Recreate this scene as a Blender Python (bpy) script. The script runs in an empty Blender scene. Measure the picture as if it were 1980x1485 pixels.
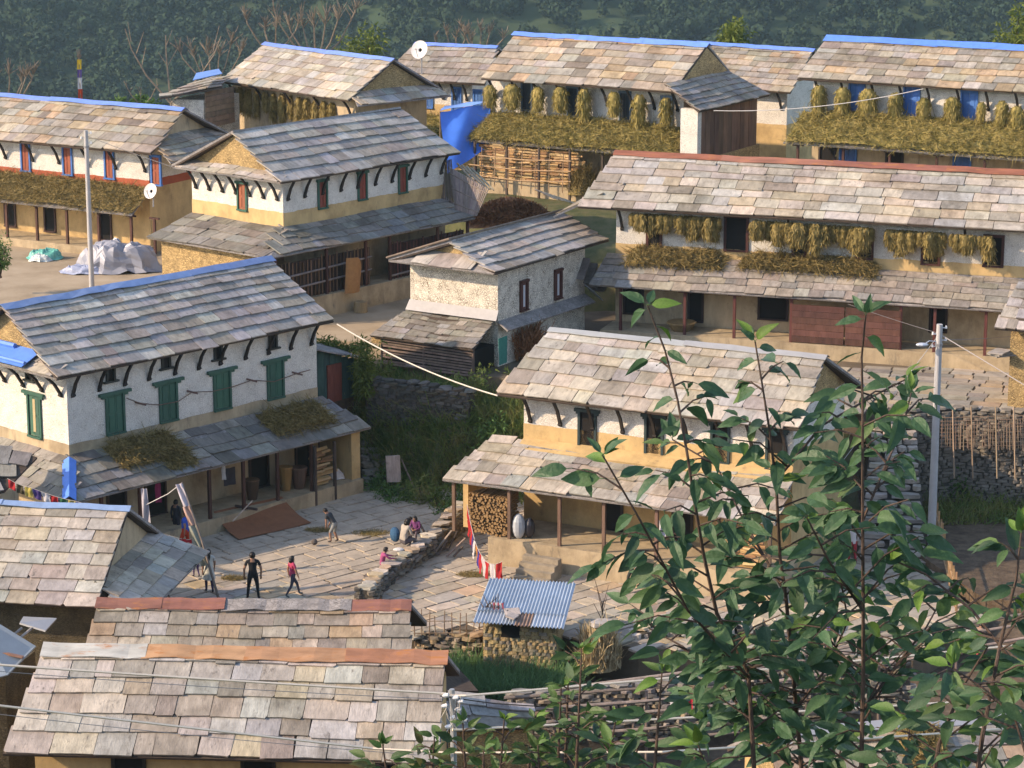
import bpy, math, random
import numpy as np
from mathutils import Matrix, Vector, noise
rnd = random.Random(7)
S = bpy.context.scene
COL = S.collection
R = math.radians
# ---------------------------------------------------------------- camera, sky, sun, exposure
CAMZ, FPX, CX, CY, HOR = 27.0, 5000.0, 990.0, 742.5, -450.0
PIT = math.atan((CY - HOR) / FPX)
cam = bpy.data.objects.new('camera', bpy.data.cameras.new('camera'))
COL.objects.link(cam)
cam.location = (0, 0, CAMZ)
cam.rotation_euler = (math.pi / 2 - PIT, 0, 0)
cam.data.sensor_width = 36
cam.data.lens = FPX / 1980 * 36
cam.data.clip_start = 0.5
cam.data.clip_end = 6000
S.camera = cam
SUN_EL, SUN_AZ = R(27), R(-102)          # azimuth measured from +Y towards +X
sun_to = Vector((math.sin(SUN_AZ) * math.cos(SUN_EL), math.cos(SUN_AZ) * math.cos(SUN_EL), math.sin(SUN_EL)))
world = bpy.data.worlds.new('World')
S.world = world
world.use_nodes = True
wn = world.node_tree
bg = wn.nodes['Background']
sky = wn.nodes.new('ShaderNodeTexSky')
sky.sky_type = 'NISHITA'
sky.sun_disc = False
sky.sun_elevation = SUN_EL
sky.sun_rotation = SUN_AZ
sky.altitude = 1900
sky.dust_density = 2.2
sky.ozone_density = 1.0
wn.links.new(sky.outputs[0], bg.inputs[0])
bg.inputs[1].default_value = 0.15
sl = bpy.data.lights.new('sun', 'SUN')
sl.energy = 2.3
sl.angle = R(1.0)
sl.color = (1.0, 0.84, 0.65)
so = bpy.data.objects.new('sun', sl)
COL.objects.link(so)
so.rotation_euler = sun_to.to_track_quat('Z', 'Y').to_euler()
S.view_settings.view_transform = 'Standard'
S.view_settings.look = 'None'
S.view_settings.exposure = 1.45
S.view_settings.gamma = 1.0
S.view_settings.use_curve_mapping = False
S.view_settings.use_white_balance = True
S.view_settings.white_balance_temperature = 7500
S.view_settings.white_balance_tint = 15
S.cycles.max_bounces = 6
S.cycles.diffuse_bounces = 3
S.cycles.transparent_max_bounces = 4

# ---------------------------------------------------------------- pixel of the photograph -> point in the place
def ray(px, py):
    a, b = (px - CX) / FPX, -(py - CY) / FPX
    c, s = math.cos(PIT), math.sin(PIT)
    return np.array([a, c + b * s, -s + b * c])
def at(px, py, z=0.0):
    d = ray(px, py); t = (z - CAMZ) / d[2]
    return Vector((d[0] * t, d[1] * t, z))
def atY(px, py, Y):
    d = ray(px, py); t = Y / d[1]
    return Vector((d[0] * t, Y, CAMZ + d[2] * t))

# ---------------------------------------------------------------- materials
def ramp(nt, fac, stops):
    r = nt.nodes.new('ShaderNodeValToRGB')
    e = r.color_ramp.elements
    while len(e) < len(stops): e.new(0.5)
    for el, (p, c) in zip(e, stops):
        el.position = p; el.color = (*c, 1) if len(c) == 3 else c
    nt.links.new(fac, r.inputs[0])
    return r.outputs[0]
def mixc(nt, mode, fac, a, b):
    m = nt.nodes.new('ShaderNodeMix'); m.data_type = 'RGBA'; m.blend_type = mode
    for v, i in ((fac, 0), (a, 6), (b, 7)):
        if hasattr(v, 'node'): nt.links.new(v, m.inputs[i])
        else: m.inputs[i].default_value = v if i == 0 else (*v, 1)
    return m.outputs[2]
def noise_tex(nt, vec, scale, detail=4, rough=.6, sv=None):
    n = nt.nodes.new('ShaderNodeTexNoise')
    n.inputs['Scale'].default_value = scale; n.inputs['Detail'].default_value = detail; n.inputs['Roughness'].default_value = rough
    if sv:
        mp = nt.nodes.new('ShaderNodeMapping'); mp.inputs['Scale'].default_value = sv
        nt.links.new(vec, mp.inputs[0]); vec = mp.outputs[0]
    nt.links.new(vec, n.inputs['Vector'])
    return n
MATS = {}
def mat(name, base=(.5, .5, .5), var=.35, scale=3.0, rough=.85, bump=.0, bscale=20.0, tint=False, dark=None, stretch=None, coord='obj',
        metal=0.0, stops=None, trans=0.0, cell=None, spec=.3, wide=None):
    """General procedural material. tint: the object's own colour times the noise. stops: a colour ramp over noise."""
    m = bpy.data.materials.new(name); m.use_nodes = True
    nt = m.node_tree; b = nt.nodes['Principled BSDF']
    b.inputs['Roughness'].default_value = rough; b.inputs['Metallic'].default_value = metal
    b.inputs['Specular IOR Level'].default_value = spec
    oi = nt.nodes.new('ShaderNodeObjectInfo')
    if coord == 'obj':
        tc = nt.nodes.new('ShaderNodeTexCoord')
        ad = nt.nodes.new('ShaderNodeVectorMath'); ad.operation = 'MULTIPLY_ADD'
        nt.links.new(oi.outputs['Random'], ad.inputs[0]); ad.inputs[1].default_value = (37, 53, 71)
        nt.links.new(tc.outputs['Object'], ad.inputs[2]); vec = ad.outputs[0]
    else:
        g = nt.nodes.new('ShaderNodeNewGeometry'); vec = g.outputs['Position']
    n1 = noise_tex(nt, vec, scale, 5, .65, stretch)
    if stops:
        col = ramp(nt, n1.outputs[0], stops)
    else:
        lo = 1 - var; hi = 1 + var
        f = ramp(nt, n1.outputs[0], [(.28, (lo,) * 3), (.72, (hi,) * 3)])
        src = oi.outputs['Color'] if tint else base
        col = mixc(nt, 'MULTIPLY', 1.0, src, f)
    if tint and stops:
        col = mixc(nt, 'MULTIPLY', 1.0, oi.outputs['Color'], col)
    if dark:                                   # stains: patches of another colour
        n2 = noise_tex(nt, vec, scale * dark[1], 6, .7, stretch)
        fac = ramp(nt, n2.outputs[0], [(dark[2], (0, 0, 0)), (dark[2] + .14, (1, 1, 1))])
        col = mixc(nt, 'MIX', fac, col, dark[0])
    if wide:                                   # weathering that runs over many pieces, in place coordinates
        gp = nt.nodes.new('ShaderNodeNewGeometry'); n5 = noise_tex(nt, gp.outputs['Position'], wide[0], 6, .7)
        col = mixc(nt, 'MULTIPLY', 1.0, col, ramp(nt, n5.outputs[0], [(.32, wide[1]), (.5, (1, 1, 1)), (.72, wide[2])]))
        n6 = noise_tex(nt, gp.outputs['Position'], wide[0] * 7, 5, .75)
        col = mixc(nt, 'MIX', ramp(nt, n6.outputs[0], [(.60, (0, 0, 0)), (.74, (.75, .75, .75))]), col, wide[3])
    hgt = None
    if cell:                                   # fine masonry joints too small to pick apart: (scale vector, joint colour, joint width, strength)
        v = nt.nodes.new('ShaderNodeTexVoronoi'); v.feature = 'DISTANCE_TO_EDGE'
        mp = nt.nodes.new('ShaderNodeMapping'); mp.inputs['Scale'].default_value = cell[0]
        nz = noise_tex(nt, vec, 3.0, 2)
        ds = mixc(nt, 'LINEAR_LIGHT', .06, vec, nz.outputs['Color'])
        nt.links.new(ds, mp.inputs[0]); nt.links.new(mp.outputs[0], v.inputs['Vector'])
        v2 = nt.nodes.new('ShaderNodeTexVoronoi'); nt.links.new(mp.outputs[0], v2.inputs['Vector'])
        jf = ramp(nt, v.outputs['Distance'], [(0.0, (1, 1, 1)), (cell[2], (0, 0, 0))])
        if len(cell) > 4:                      # each stone its own tone
            tone = ramp(nt, v2.outputs['Color'], [(0, (1 - cell[4],) * 3), (1, (1 + cell[4],) * 3)])
            col = mixc(nt, 'MULTIPLY', 1.0, col, tone)
        fm = nt.nodes.new('ShaderNodeMath'); fm.operation = 'MULTIPLY'; nt.links.new(jf, fm.inputs[0])
        n3 = noise_tex(nt, vec, 2.2, 3)
        sf = ramp(nt, n3.outputs[0], [(.35, (cell[3] * .35,) * 3), (.65, (cell[3],) * 3)]); nt.links.new(sf, fm.inputs[1])
        col = mixc(nt, 'MIX', fm.outputs[0], col, cell[1])
        hgt = v.outputs['Distance']
    nt.links.new(col, b.inputs['Base Color'])
    if bump:
        bp = nt.nodes.new('ShaderNodeBump'); bp.inputs['Strength'].default_value = bump; bp.inputs['Distance'].default_value = .05
        if hgt is None:
            n4 = noise_tex(nt, vec, bscale, 4, .6, stretch); hgt = n4.outputs[0]
        else:
            hh = nt.nodes.new('ShaderNodeMath'); hh.operation = 'MINIMUM'; nt.links.new(hgt, hh.inputs[0]); hh.inputs[1].default_value = .25; hgt = hh.outputs[0]
        nt.links.new(hgt, bp.inputs['Height']); nt.links.new(bp.outputs[0], b.inputs['Normal'])
    if trans:
        t = nt.nodes.new('ShaderNodeBsdfTranslucent'); nt.links.new(col, t.inputs[0])
        ms = nt.nodes.new('ShaderNodeMixShader'); ms.inputs[0].default_value = trans
        nt.links.new(b.outputs[0], ms.inputs[1]); nt.links.new(t.outputs[0], ms.inputs[2])
        nt.links.new(ms.outputs[0], nt.nodes['Material Output'].inputs[0])
    MATS[name] = m
    return m
mat('slate', tint=True, var=.30, scale=1.6, stretch=(2.6, .9, 1), rough=.75, bump=.35, bscale=7, dark=((.13, .115, .10), 1.3, .58), spec=.3, wide=(.55, (.62, .60, .57), (1.16, 1.13, 1.08), (.15, .135, .11)))
mat('slate_back', (.27, .25, .235), .3, 1.5, bump=.3, coord='pos', cell=((1.6, 2.4, 2.4), (.05, .045, .04), .06, .9, .2))
mat('deck', (.075, .055, .042), .4, 4, stretch=(1, 6, 1))
mat('white_wall', (.78, .74, .66), .12, 1.0, bump=.9, dark=((.48, .41, .31), 2.6, .70), cell=((2.3, 2.3, 5.2), (.25, .20, .14), .13, .75, .10))
mat('rough_white_wall', (.82, .76, .64), .12, 1.2, bump=1.0, cell=((1.9, 1.9, 4.4), (.12, .085, .045), .21, 1.0, .14))
mat('ochre_plaster', (.53, .37, .175), .2, 1.3, bump=.2, bscale=9, dark=((.30, .21, .115), 1.3, .60), stretch=(1.3, 1.3, .55), wide=(.7, (.75, .72, .68), (1.1, 1.1, 1.1), (.33, .25, .15)))
mat('dull_plaster', (.42, .33, .21), .22, 1.2, bump=.2, bscale=9, dark=((.20, .165, .12), 1.3, .57), stretch=(1.5, 1.5, .45), wide=(.8, (.68, .66, .64), (1.1, 1.1, 1.1), (.22, .18, .13)))
mat('red_plaster', (.38, .095, .045), .15, 2, bump=.1)
mat('gable_stone', (.50, .35, .16), .2, 1.2, bump=1.0, cell=((2.0, 2.0, 5.2), (.07, .048, .025), .2, 1.0, .38))
mat('stone_core', (.085, .075, .06), .3, 4, bump=.5)
mat('stone', tint=True, var=.30, scale=2.4, bump=.5, bscale=6, rough=.9, dark=((.16, .15, .10), 1.6, .64))
mat('paving', tint=True, var=.22, scale=1.8, bump=.3, bscale=7, rough=.9, dark=((.17, .145, .105), 1.1, .60), wide=(.4, (.70, .67, .62), (1.15, 1.12, 1.06), (.20, .16, .11)))
mat('paving_bed', (.135, .105, .07), .35, 1.1, coord='pos', bump=.4)
mat('wood', tint=True, var=.38, scale=3, stretch=(1, 1, .25), rough=.8, bump=.25, bscale=14)
mat('paint', tint=True, var=.14, scale=2.5, rough=.55, dark=((.10, .09, .08), 3, .72))
mat('rust', tint=True, var=.30, scale=1.6, rough=.7, dark=((.40, .165, .055), 1.6, .55), stretch=(.5, 2, 2))
mat('tin', tint=True, var=.12, scale=1.0, rough=.45, metal=.35, dark=((.26, .25, .25), 2.2, .66))
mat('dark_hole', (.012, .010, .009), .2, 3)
mat('glass', (.05, .06, .07), .2, 3, rough=.15)
mat('straw', stops=[(.25, (.060, .052, .018)), (.42, (.16, .125, .040)), (.56, (.30, .22, .085)), (.75, (.44, .335, .15))], scale=9, coord='pos', trans=.15)
mat('green_hay', stops=[(.25, (.09, .076, .022)), (.42, (.22, .185, .052)), (.56, (.36, .285, .095)), (.78, (.50, .39, .165))], scale=3.2, coord='pos', trans=.15)
mat('corn', stops=[(.25, (.07, .056, .018)), (.42, (.19, .145, .045)), (.58, (.31, .235, .085)), (.8, (.45, .35, .16))], scale=4.5, coord='pos', trans=.15)
mat('pale_corn', stops=[(.25, (.22, .16, .08)), (.45, (.42, .32, .17)), (.7, (.62, .51, .32))], scale=6, coord='pos', trans=.1)
mat('dirt', stops=[(.3, (.055, .038, .024)), (.5, (.11, .078, .05)), (.7, (.17, .125, .08))], scale=2.2, coord='pos', bump=.8, bscale=9)
mat('yard_dirt', stops=[(.3, (.27, .205, .13)), (.5, (.37, .29, .195)), (.7, (.43, .345, .24))], scale=.5, coord='pos', bump=.3, bscale=5)
mat('bank_soil', stops=[(.3, (.055, .07, .024)), (.5, (.10, .105, .042)), (.7, (.15, .125, .065))], scale=1.5, coord='pos', bump=.8)
mat('grass', stops=[(.28, (.07, .13, .033)), (.48, (.15, .21, .055)), (.62, (.26, .25, .085)), (.8, (.46, .38, .18))], scale=1.6, coord='pos', trans=.35)
mat('wheat', stops=[(.3, (.09, .19, .08)), (.55, (.15, .28, .11)), (.8, (.26, .38, .16))], scale=5, coord='pos', trans=.4)
mat('vine', stops=[(.3, (.05, .085, .015)), (.5, (.12, .16, .03)), (.75, (.23, .24, .06))], scale=4, coord='pos', trans=.25)
mat('shrub', stops=[(.3, (.04, .095, .026)), (.5, (.085, .165, .04)), (.75, (.17, .23, .06))], scale=2.5, coord='pos', trans=.2)
mat('dry_leaves', stops=[(.3, (.10, .045, .02)), (.5, (.24, .10, .04)), (.7, (.40, .20, .09))], scale=6, coord='pos')
mat('forest', stops=[(.30, (.016, .032, .018)), (.48, (.022, .043, .022)), (.62, (.030, .054, .026)), (.78, (.042, .068, .031))], scale=.04, coord='pos', rough=1)
mat('hill', stops=[(.3, (.022, .040, .018)), (.5, (.038, .062, .026)), (.7, (.065, .085, .04))], scale=.05, coord='pos', rough=1)
mat('terrace_grass', stops=[(.3, (.028, .05, .024)), (.5, (.04, .066, .03)), (.7, (.06, .085, .04))], scale=.06, coord='pos', rough=1)
mat('leaf', tint=True, stops=[(.3, (.75, .8, .7)), (.7, (1.25, 1.2, 1.2))], scale=14, rough=.5, trans=.28, bump=.2, bscale=24, spec=.35)
mat('bark', (.075, .05, .038), .35, 8, bump=.5, bscale=20, stretch=(1, 1, .3))
mat('pale_bark', (.20, .16, .12), .35, 5, bump=.4)
mat('cloth', tint=True, var=.16, scale=4, rough=.9)
mat('flag', tint=True, var=.10, scale=4, rough=.85, trans=.3)
mat('skin', (.33, .18, .115), .08, 6, rough=.6)
mat('hair', (.012, .010, .009), .3, 20, rough=.5)
mat('concrete', (.42, .41, .40), .1, 3, bump=.1)
mat('porcelain', (.75, .74, .72), .06, 4, rough=.3)
mat('cable', tint=True, var=.08, scale=3, rough=.6)
mat('tarp', tint=True, var=.10, scale=2.2, rough=.35, spec=.5)
mat('shaded_wall', (.13, .105, .06), .35, 1.2, bump=.8, cell=((2.0, 2.0, 5.2), (.04, .03, .018), .18, .9, .3))  # dark greenish brown: the shade lying on these walls is put into the colour
mat('log_end', stops=[(.3, (.10, .055, .025)), (.5, (.28, .17, .075)), (.7, (.46, .31, .15))], scale=5)

# ---------------------------------------------------------------- mesh and object helpers
class MB:
    """collects polygons; build() links them as ONE mesh object"""
    def __init__(s): s.v = []; s.f = []; s.m = []
    def add(s, verts, faces, mi=0):
        o = len(s.v); s.v += [tuple(p) for p in verts]
        s.f += [tuple(i + o for i in f) for f in faces]; s.m += [mi] * len(faces); return s
    def box(s, lo, hi, mi=0, M=None):
        x0, y0, z0 = lo; x1, y1, z1 = hi
        vs = [(x0, y0, z0), (x1, y0, z0), (x1, y1, z0), (x0, y1, z0), (x0, y0, z1), (x1, y0, z1), (x1, y1, z1), (x0, y1, z1)]
        if M is not None: vs = [M @ Vector(p) for p in vs]
        return s.add(vs, [(0, 3, 2, 1), (4, 5, 6, 7), (0, 1, 5, 4), (1, 2, 6, 5), (2, 3, 7, 6), (3, 0, 4, 7)], mi)
    def bar(s, p, q, w, h=None, mi=0, up=(0, 0, 1)):
        """box beam from p to q"""
        h = h or w; p, q = Vector(p), Vector(q); d = (q - p).normalized()
        u = Vector(up)
        if abs(d.dot(u)) > .95: u = Vector((0, 1, 0))
        a = d.cross(u).normalized() * (w / 2); b = a.normalized().cross(d) * (h / 2)
        vs = [p - a - b, p + a - b, p + a + b, p - a + b, q - a - b, q + a - b, q + a + b, q - a + b]
        return s.add(vs, [(0, 1, 2, 3), (7, 6, 5, 4), (0, 4, 5, 1), (1, 5, 6, 2), (2, 6, 7, 3), (3, 7, 4, 0)], mi)
    def tube(s, pts, r, n=6, mi=0, cap=True):
        pts = [Vector(p) for p in pts]; k = len(pts)
        rs = r if isinstance(r, (list, tuple)) else [r] * k
        base = len(s.v); ref = None
        for i, p in enumerate(pts):
            d = (pts[min(i + 1, k - 1)] - pts[max(i - 1, 0)]).normalized()
            if ref is None: ref = Vector((0, 0, 1)) if abs(d.z) < .9 else Vector((1, 0, 0))
            a = d.cross(ref).normalized(); b = a.cross(d); ref = b
            for j in range(n):
                t = 2 * math.pi * j / n
                s.v.append(tuple(p + (a * math.cos(t) + b * math.sin(t)) * rs[i]))
        for i in range(k - 1):
            for j in range(n):
                s.f.append((base + i * n + j, base + i * n + (j + 1) % n, base + (i + 1) * n + (j + 1) % n, base + (i + 1) * n + j)); s.m.append(mi)
        if cap:
            s.f.append(tuple(base + j for j in reversed(range(n)))); s.m.append(mi)
            s.f.append(tuple(base + (k - 1) * n + j for j in range(n))); s.m.append(mi)
        return s
    def prism(s, poly, z0, z1, mi=0):
        n = len(poly)
        vs = [(p[0], p[1], z0) for p in poly] + [(p[0], p[1], z1) for p in poly]
        return s.add(vs, [tuple(reversed(range(n))), tuple(range(n, 2 * n))] + [(i, (i + 1) % n, n + (i + 1) % n, n + i) for i in range(n)], mi)
    def sheet(s, A, B, C, D, t, mi=0):
        """slab between four corners, thickness t below them"""
        A, B, C, D = map(Vector, (A, B, C, D)); n = (B - A).cross(D - A).normalized() * t
        vs = [A, B, C, D, A - n, B - n, C - n, D - n]
        return s.add(vs, [(0, 1, 2, 3), (7, 6, 5, 4), (0, 4, 5, 1), (1, 5, 6, 2), (2, 6, 7, 3), (3, 7, 4, 0)], mi)
    def ball(s, c, r, n=8, m=6, mi=0):
        rx, ry, rz = r if hasattr(r, '__len__') else (r, r, r); b = len(s.v)
        for i in range(m + 1):
            t = math.pi * i / m
            for j in range(n):
                a = 2 * math.pi * j / n
                s.v.append((c[0] + rx * math.sin(t) * math.cos(a), c[1] + ry * math.sin(t) * math.sin(a), c[2] + rz * math.cos(t)))
        for i in range(m):
            for j in range(n):
                s.f.append((b + i * n + j, b + (i + 1) * n + j, b + (i + 1) * n + (j + 1) % n, b + i * n + (j + 1) % n)); s.m.append(mi)
        return s
    def mesh(s, name, mats):
        me = bpy.data.meshes.new(name); me.from_pydata(s.v, [], s.f)
        for m in (mats if isinstance(mats, (list, tuple)) else [mats]): me.materials.append(MATS[m])
        if any(s.m): me.polygons.foreach_set('material_index', s.m)
        me.update(); return me
    def build(s, name, mats, parent=None, color=None, loc=None, rotz=0, smooth=False):
        me = s.mesh(name, mats)
        if smooth: me.polygons.foreach_set('use_smooth', [True] * len(me.polygons))
        return link(name, me, parent, color, loc, rotz)
def link(name, me, parent=None, color=None, loc=None, rotz=0, M=None):
    o = bpy.data.objects.new(name, me); COL.objects.link(o)
    if parent: o.parent = parent
    if color: o.color = (*color, 1)
    if loc is not None: o.location = loc
    if rotz: o.rotation_euler = (0, 0, rotz)
    if M is not None: o.matrix_basis = M
    return o
def tag(o, label=None, cat=None, group=None, kind=None):
    if label: o['label'] = label
    if cat: o['category'] = cat
    if group: o['group'] = group
    if kind: o['kind'] = kind
    return o
def thing(name, label, cat, loc=(0, 0, 0), rotz=0, group=None):
    o = bpy.data.objects.new(name, None); COL.objects.link(o)
    o.empty_display_size = .3; o.location = loc; o.rotation_euler = (0, 0, rotz)
    return tag(o, label, cat, group)
def copy_tree(o, parent=None):
    c = o.copy(); COL.objects.link(c); c.parent = parent
    for ch in list(o.children): copy_tree(ch, c)
    return c
def lerp(a, b, t): return a + (b - a) * t
def jit(c, a=.1, r=rnd):
    k = 1 + r.uniform(-a, a)
    return tuple(max(.005, x * k * (1 + r.uniform(-.04, .04))) for x in c)

# unit pieces shared by hundreds of objects ------------------------------------
def unit_slab(r, clip=.16):
    """irregular slate: x -.5...5, y 0..1 (0 = lower edge), z 0..-1"""
    j = lambda a: r.uniform(-a, a)
    p = [(-.5 + j(.008), 0 + j(.018)), (-.17 + j(.1), j(.014)), (.17 + j(.1), j(.014)), (.5 + j(.008), 0 + j(.018)), (.5 + j(.015), 1), (-.5 + j(.015), 1)]
    if r.random() < clip: p[3:4] = [(.5 - r.uniform(.05, .11), p[3][1] - .01), (.5, r.uniform(.05, .13))]
    if r.random() < clip: p[0:1] = [(-.5, r.uniform(.05, .13)), (-.5 + r.uniform(.05, .11), p[0][1] - .01)]
    n = len(p); b = MB()
    b.add([(x, y, 0) for x, y in p] + [(x * .985, y + .012, -1) for x, y in p], [tuple(range(n)), tuple(reversed(range(n, 2 * n)))] + [(i, n + i, n + (i + 1) % n, (i + 1) % n) for i in range(n)])
    return b
SLABS = [unit_slab(rnd).mesh('slate', 'slate') for _ in range(18)]
def unit_rock(r):
    """flat irregular stone, -.5...5 in each axis, 10 corners"""
    b = MB(); n = 6; v = []
    for z, k in ((-.5, .92), (.5, .88)):
        for i in range(n):
            a = 2 * math.pi * (i + .5) / n + r.uniform(-.2, .2)
            x, y = math.cos(a), math.sin(a); q = max(abs(x), abs(y)); q = lerp(1, q, .75)
            k2 = k * r.uniform(.88, 1.04)
            v.append((.5 * x / q * k2, .5 * y / q * k2, z + r.uniform(-.12, .12)))
    b.add(v, [tuple(reversed(range(n))), tuple(range(n, 2 * n))] + [(i, (i + 1) % n, n + (i + 1) % n, n + i) for i in range(n)])
    return b
ROCKB = [unit_rock(rnd) for _ in range(12)]
ROCKS = [b.mesh('stone', 'stone') for b in ROCKB]
FLAGS = []
FLAGB = []
for _ in range(14):
    b = MB(); j = lambda a: rnd.uniform(-a, a)
    p = [(-.5, -.5), (j(.15), -.5 + j(.02)), (.5, -.5), (.5 + j(.02), j(.15)), (.5, .5), (j(.15), .5 + j(.02)), (-.5, .5), (-.5 + j(.02), j(.15))]
    p = [(x * .97 + j(.025), y * .96 + j(.03)) for x, y in p]; n = 8
    b.add([(x * .97, y * .97, 0) for x, y in p] + [(x, y, -1) for x, y in p], [tuple(range(n))] + [(i, n + i, n + (i + 1) % n, (i + 1) % n) for i in range(n)])
    FLAGB.append(b); FLAGS.append(b.mesh('paving_stone', 'paving'))

def blades(n, pos, direc, length, width, bend=.3, seed=0, segs=2):
    """numpy strips: pos(n,3), direc(n,3) unit, drooping; returns verts, quads"""
    g = np.random.RandomState(seed)
    L = length * g.uniform(.6, 1.3, n)[:, None]; W = width * g.uniform(.6, 1.3, n)[:, None]
    rv = g.normal(size=(n, 3)); sd = np.cross(direc, rv); sd /= np.linalg.norm(sd, axis=1)[:, None] + 1e-9
    bd = g.normal(size=(n, 3)) * bend; bd[:, 2] -= bend * .6
    V = np.zeros((n, segs + 1, 2, 3))
    for k in range(segs + 1):
        t = k / segs; c = pos + direc * L * t + bd * L * t * t; w = W * (1 - .75 * t)
        V[:, k, 0] = c - sd * w / 2; V[:, k, 1] = c + sd * w / 2
    base = (np.arange(n) * (segs + 1) * 2)[:, None]
    F = []
    for k in range(segs):
        F.append(np.concatenate([base + 2 * k, base + 2 * k + 1, base + 2 * k + 3, base + 2 * k + 2], 1))
    return V.reshape(-1, 3), np.concatenate(F)
def np_mesh(name, parts, mats):
    """mesh from a list of (verts, quads[, material index]); quick for tens of thousands of quads"""
    vs, fs, ms, o = [], [], [], 0
    for p in parts:
        v, f = np.asarray(p[0], float), np.asarray(p[1])
        vs.append(v); fs.append(f + o); ms.append(np.full(len(f), p[2] if len(p) > 2 else 0)); o += len(v)
    v = np.concatenate(vs); k = fs[0].shape[1]; f = np.concatenate(fs).astype(np.int32); ms = np.concatenate(ms).astype(np.int32)
    me = bpy.data.meshes.new(name)
    me.vertices.add(len(v)); me.vertices.foreach_set('co', v.astype(np.float32).ravel())
    me.loops.add(f.size); me.loops.foreach_set('vertex_index', f.ravel())
    me.polygons.add(len(f)); me.polygons.foreach_set('loop_start', np.arange(0, f.size, k, dtype=np.int32))
    try: me.polygons.foreach_set('loop_total', np.full(len(f), k, np.int32))
    except Exception: pass
    for m in (mats if isinstance(mats, (list, tuple)) else [mats]): me.materials.append(MATS[m])
    me.polygons.foreach_set('material_index', ms)
    me.update(calc_edges=True); return me
def grid_patch(fn, nu, nv):
    """vertices and quads of a grid over (s,t) in 0..1"""
    v = np.array([fn(i / nu, j / nv) for j in range(nv + 1) for i in range(nu + 1)])
    f = np.array([(j * (nu + 1) + i, j * (nu + 1) + i + 1, (j + 1) * (nu + 1) + i + 1, (j + 1) * (nu + 1) + i) for j in range(nv) for i in range(nu)])
    return v, f
# ---------------------------------------------------------------- the ground: one sheet from under the camera to the far valley side
CTRL = [(-40, -15, 27), (0, -15, 27), (40, -15, 27), (-30, 0, 24.6), (0, 0, 24.6), (30, 0, 24.6), (-30, 10, 20), (0, 10, 20), (30, 10, 20),
        (-30, 25, 10.5), (0, 25, 10.5), (30, 25, 10.5), (-30, 40, 2.5), (0, 40, 2.5), (30, 40, 2.5), (-30, 52, -3), (0, 52, -3), (30, 52, -3),
        (-25, 62, -4), (-8, 62, -4), (2, 62, -3.6), (12, 62, -4), (25, 62, -4), (-25, 72, -3.6), (-8, 70, -3.8), (-2, 70, -2.6), (5, 69, -2.6), (14, 69, -2.4), (25, 70, -2),
        (-25, 82, -1.5), (-12, 78, -2.4), (-3, 76, -1.0), (4, 73, -1.5), (-1, 74, -1.5), (12, 75, -1.0), (20, 78, -.5), (0, 82, -.6), (10, 82, -.6), (-8, 86, -.6), (-18, 90, -.4),
        (17, 86, .3), (21, 88, .7), (26, 89, .9), (20, 83, .1), (34, 88, 1.0), (-25, 95, 1.0), (-15, 100, 2.5), (-5.2, 97.2, .25), (-2.5, 95.3, .35), (1.5, 93.5, .3), (-4, 98.1, 2.3), (-2, 97.0, 2.2), (-5.6, 99.4, 2.3), (0, 95.9, 2.0), (3.5, 95, 1.9),
        (-6.5, 101.5, 2.9), (-4.6, 100.8, 2.6), (-2.8, 99.3, 2.6), (-.8, 98.2, 2.7), (2, 97.2, 3.0), (10, 97, 3.0), (20, 97, 3.0), (32, 97, 3.2),
        (-40, 105, 3.5), (-12, 106, 3.6), (0, 110, 3.6), (15, 112, 4.5), (32, 110, 5.5), (-40, 125, 3.8), (-20, 120, 3.8), (-6, 122, 4.6), (-1, 124.5, 6.5), (4, 121.5, 6.5), (9, 119, 6.6), (3, 117, 6.0), (12, 116, 6.2), (22, 118, 6.5), (-8, 128, 5.0), (0, 133, 6.0), (12, 130, 6.6), (30, 125, 7.2),
        (-45, 142, 3), (-20, 145, 4.5), (0, 150, 5), (20, 148, 5), (45, 145, 5), (-45, 165, -8), (0, 170, -8), (45, 165, -8)]
CT = np.array(CTRL, float)
LOWER_YARD = [(-1.3, 99.6), (.2, 98.6), (3.2, 96.3), (6, 95.6), (11.6, 94.0), (13.2, 93.6), (16.6, 94.2), (30, 90.6), (30, 104), (4.2, 112), (-4, 110), (-9, 104.6), (-7, 103.6), (-4.9, 102)]
UPPER_YARD = [(-44, 106), (-13.2, 103.2), (-9.6, 103.6), (-7.2, 102.6), (-5.3, 101.9), (-3.6, 104.2), (.4, 109.6), (1, 116), (-1, 121.5), (-14, 134), (-30, 140), (-44, 140)]
COURT = [(-18.5, 84.5), (-12.0, 79.4), (-2.8, 78.6), (-2.4, 79.3), (.0, 79.1), (2.6, 78.2), (4, 77.4), (12.6, 77.0), (15.5, 80), (14.2, 86.6), (12, 87.3), (9, 90), (3, 94.0), (-1.8, 95.9), (-4.9, 97.0), (-6.6, 98.5), (-9, 95), (-16, 87)]
FIELD = [(14.2, 86.6), (15.5, 82), (19, 79.5), (34, 79), (34, 91.2), (17, 93.9), (14.4, 93.2)]
GARDEN = [tuple(at(x, y, -.95)[:2]) for x, y in ((800, 1246), (1010, 1252), (1130, 1262), (1150, 1352), (1000, 1362), (858, 1356))]
YARDS = [('garden_plot', GARDEN, -.95, 2.0, 'dirt'), ('courtyard', COURT, 0.0, 2.6, 'paving_bed'), ('lower_yard', LOWER_YARD, 3.65, 1.2, 'paving_bed'), ('upper_yard', UPPER_YARD, 4.35, 1.0, 'yard_dirt')]
def inside(poly, x, y):
    n = len(poly); c = np.zeros(np.shape(x), bool); j = n - 1
    for i in range(n):
        xi, yi = poly[i]; xj, yj = poly[j]
        c ^= ((yi > y) != (yj > y)) & (x < (xj - xi) * (y - yi) / (yj - yi + 1e-12) + xi); j = i
    return c
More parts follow.
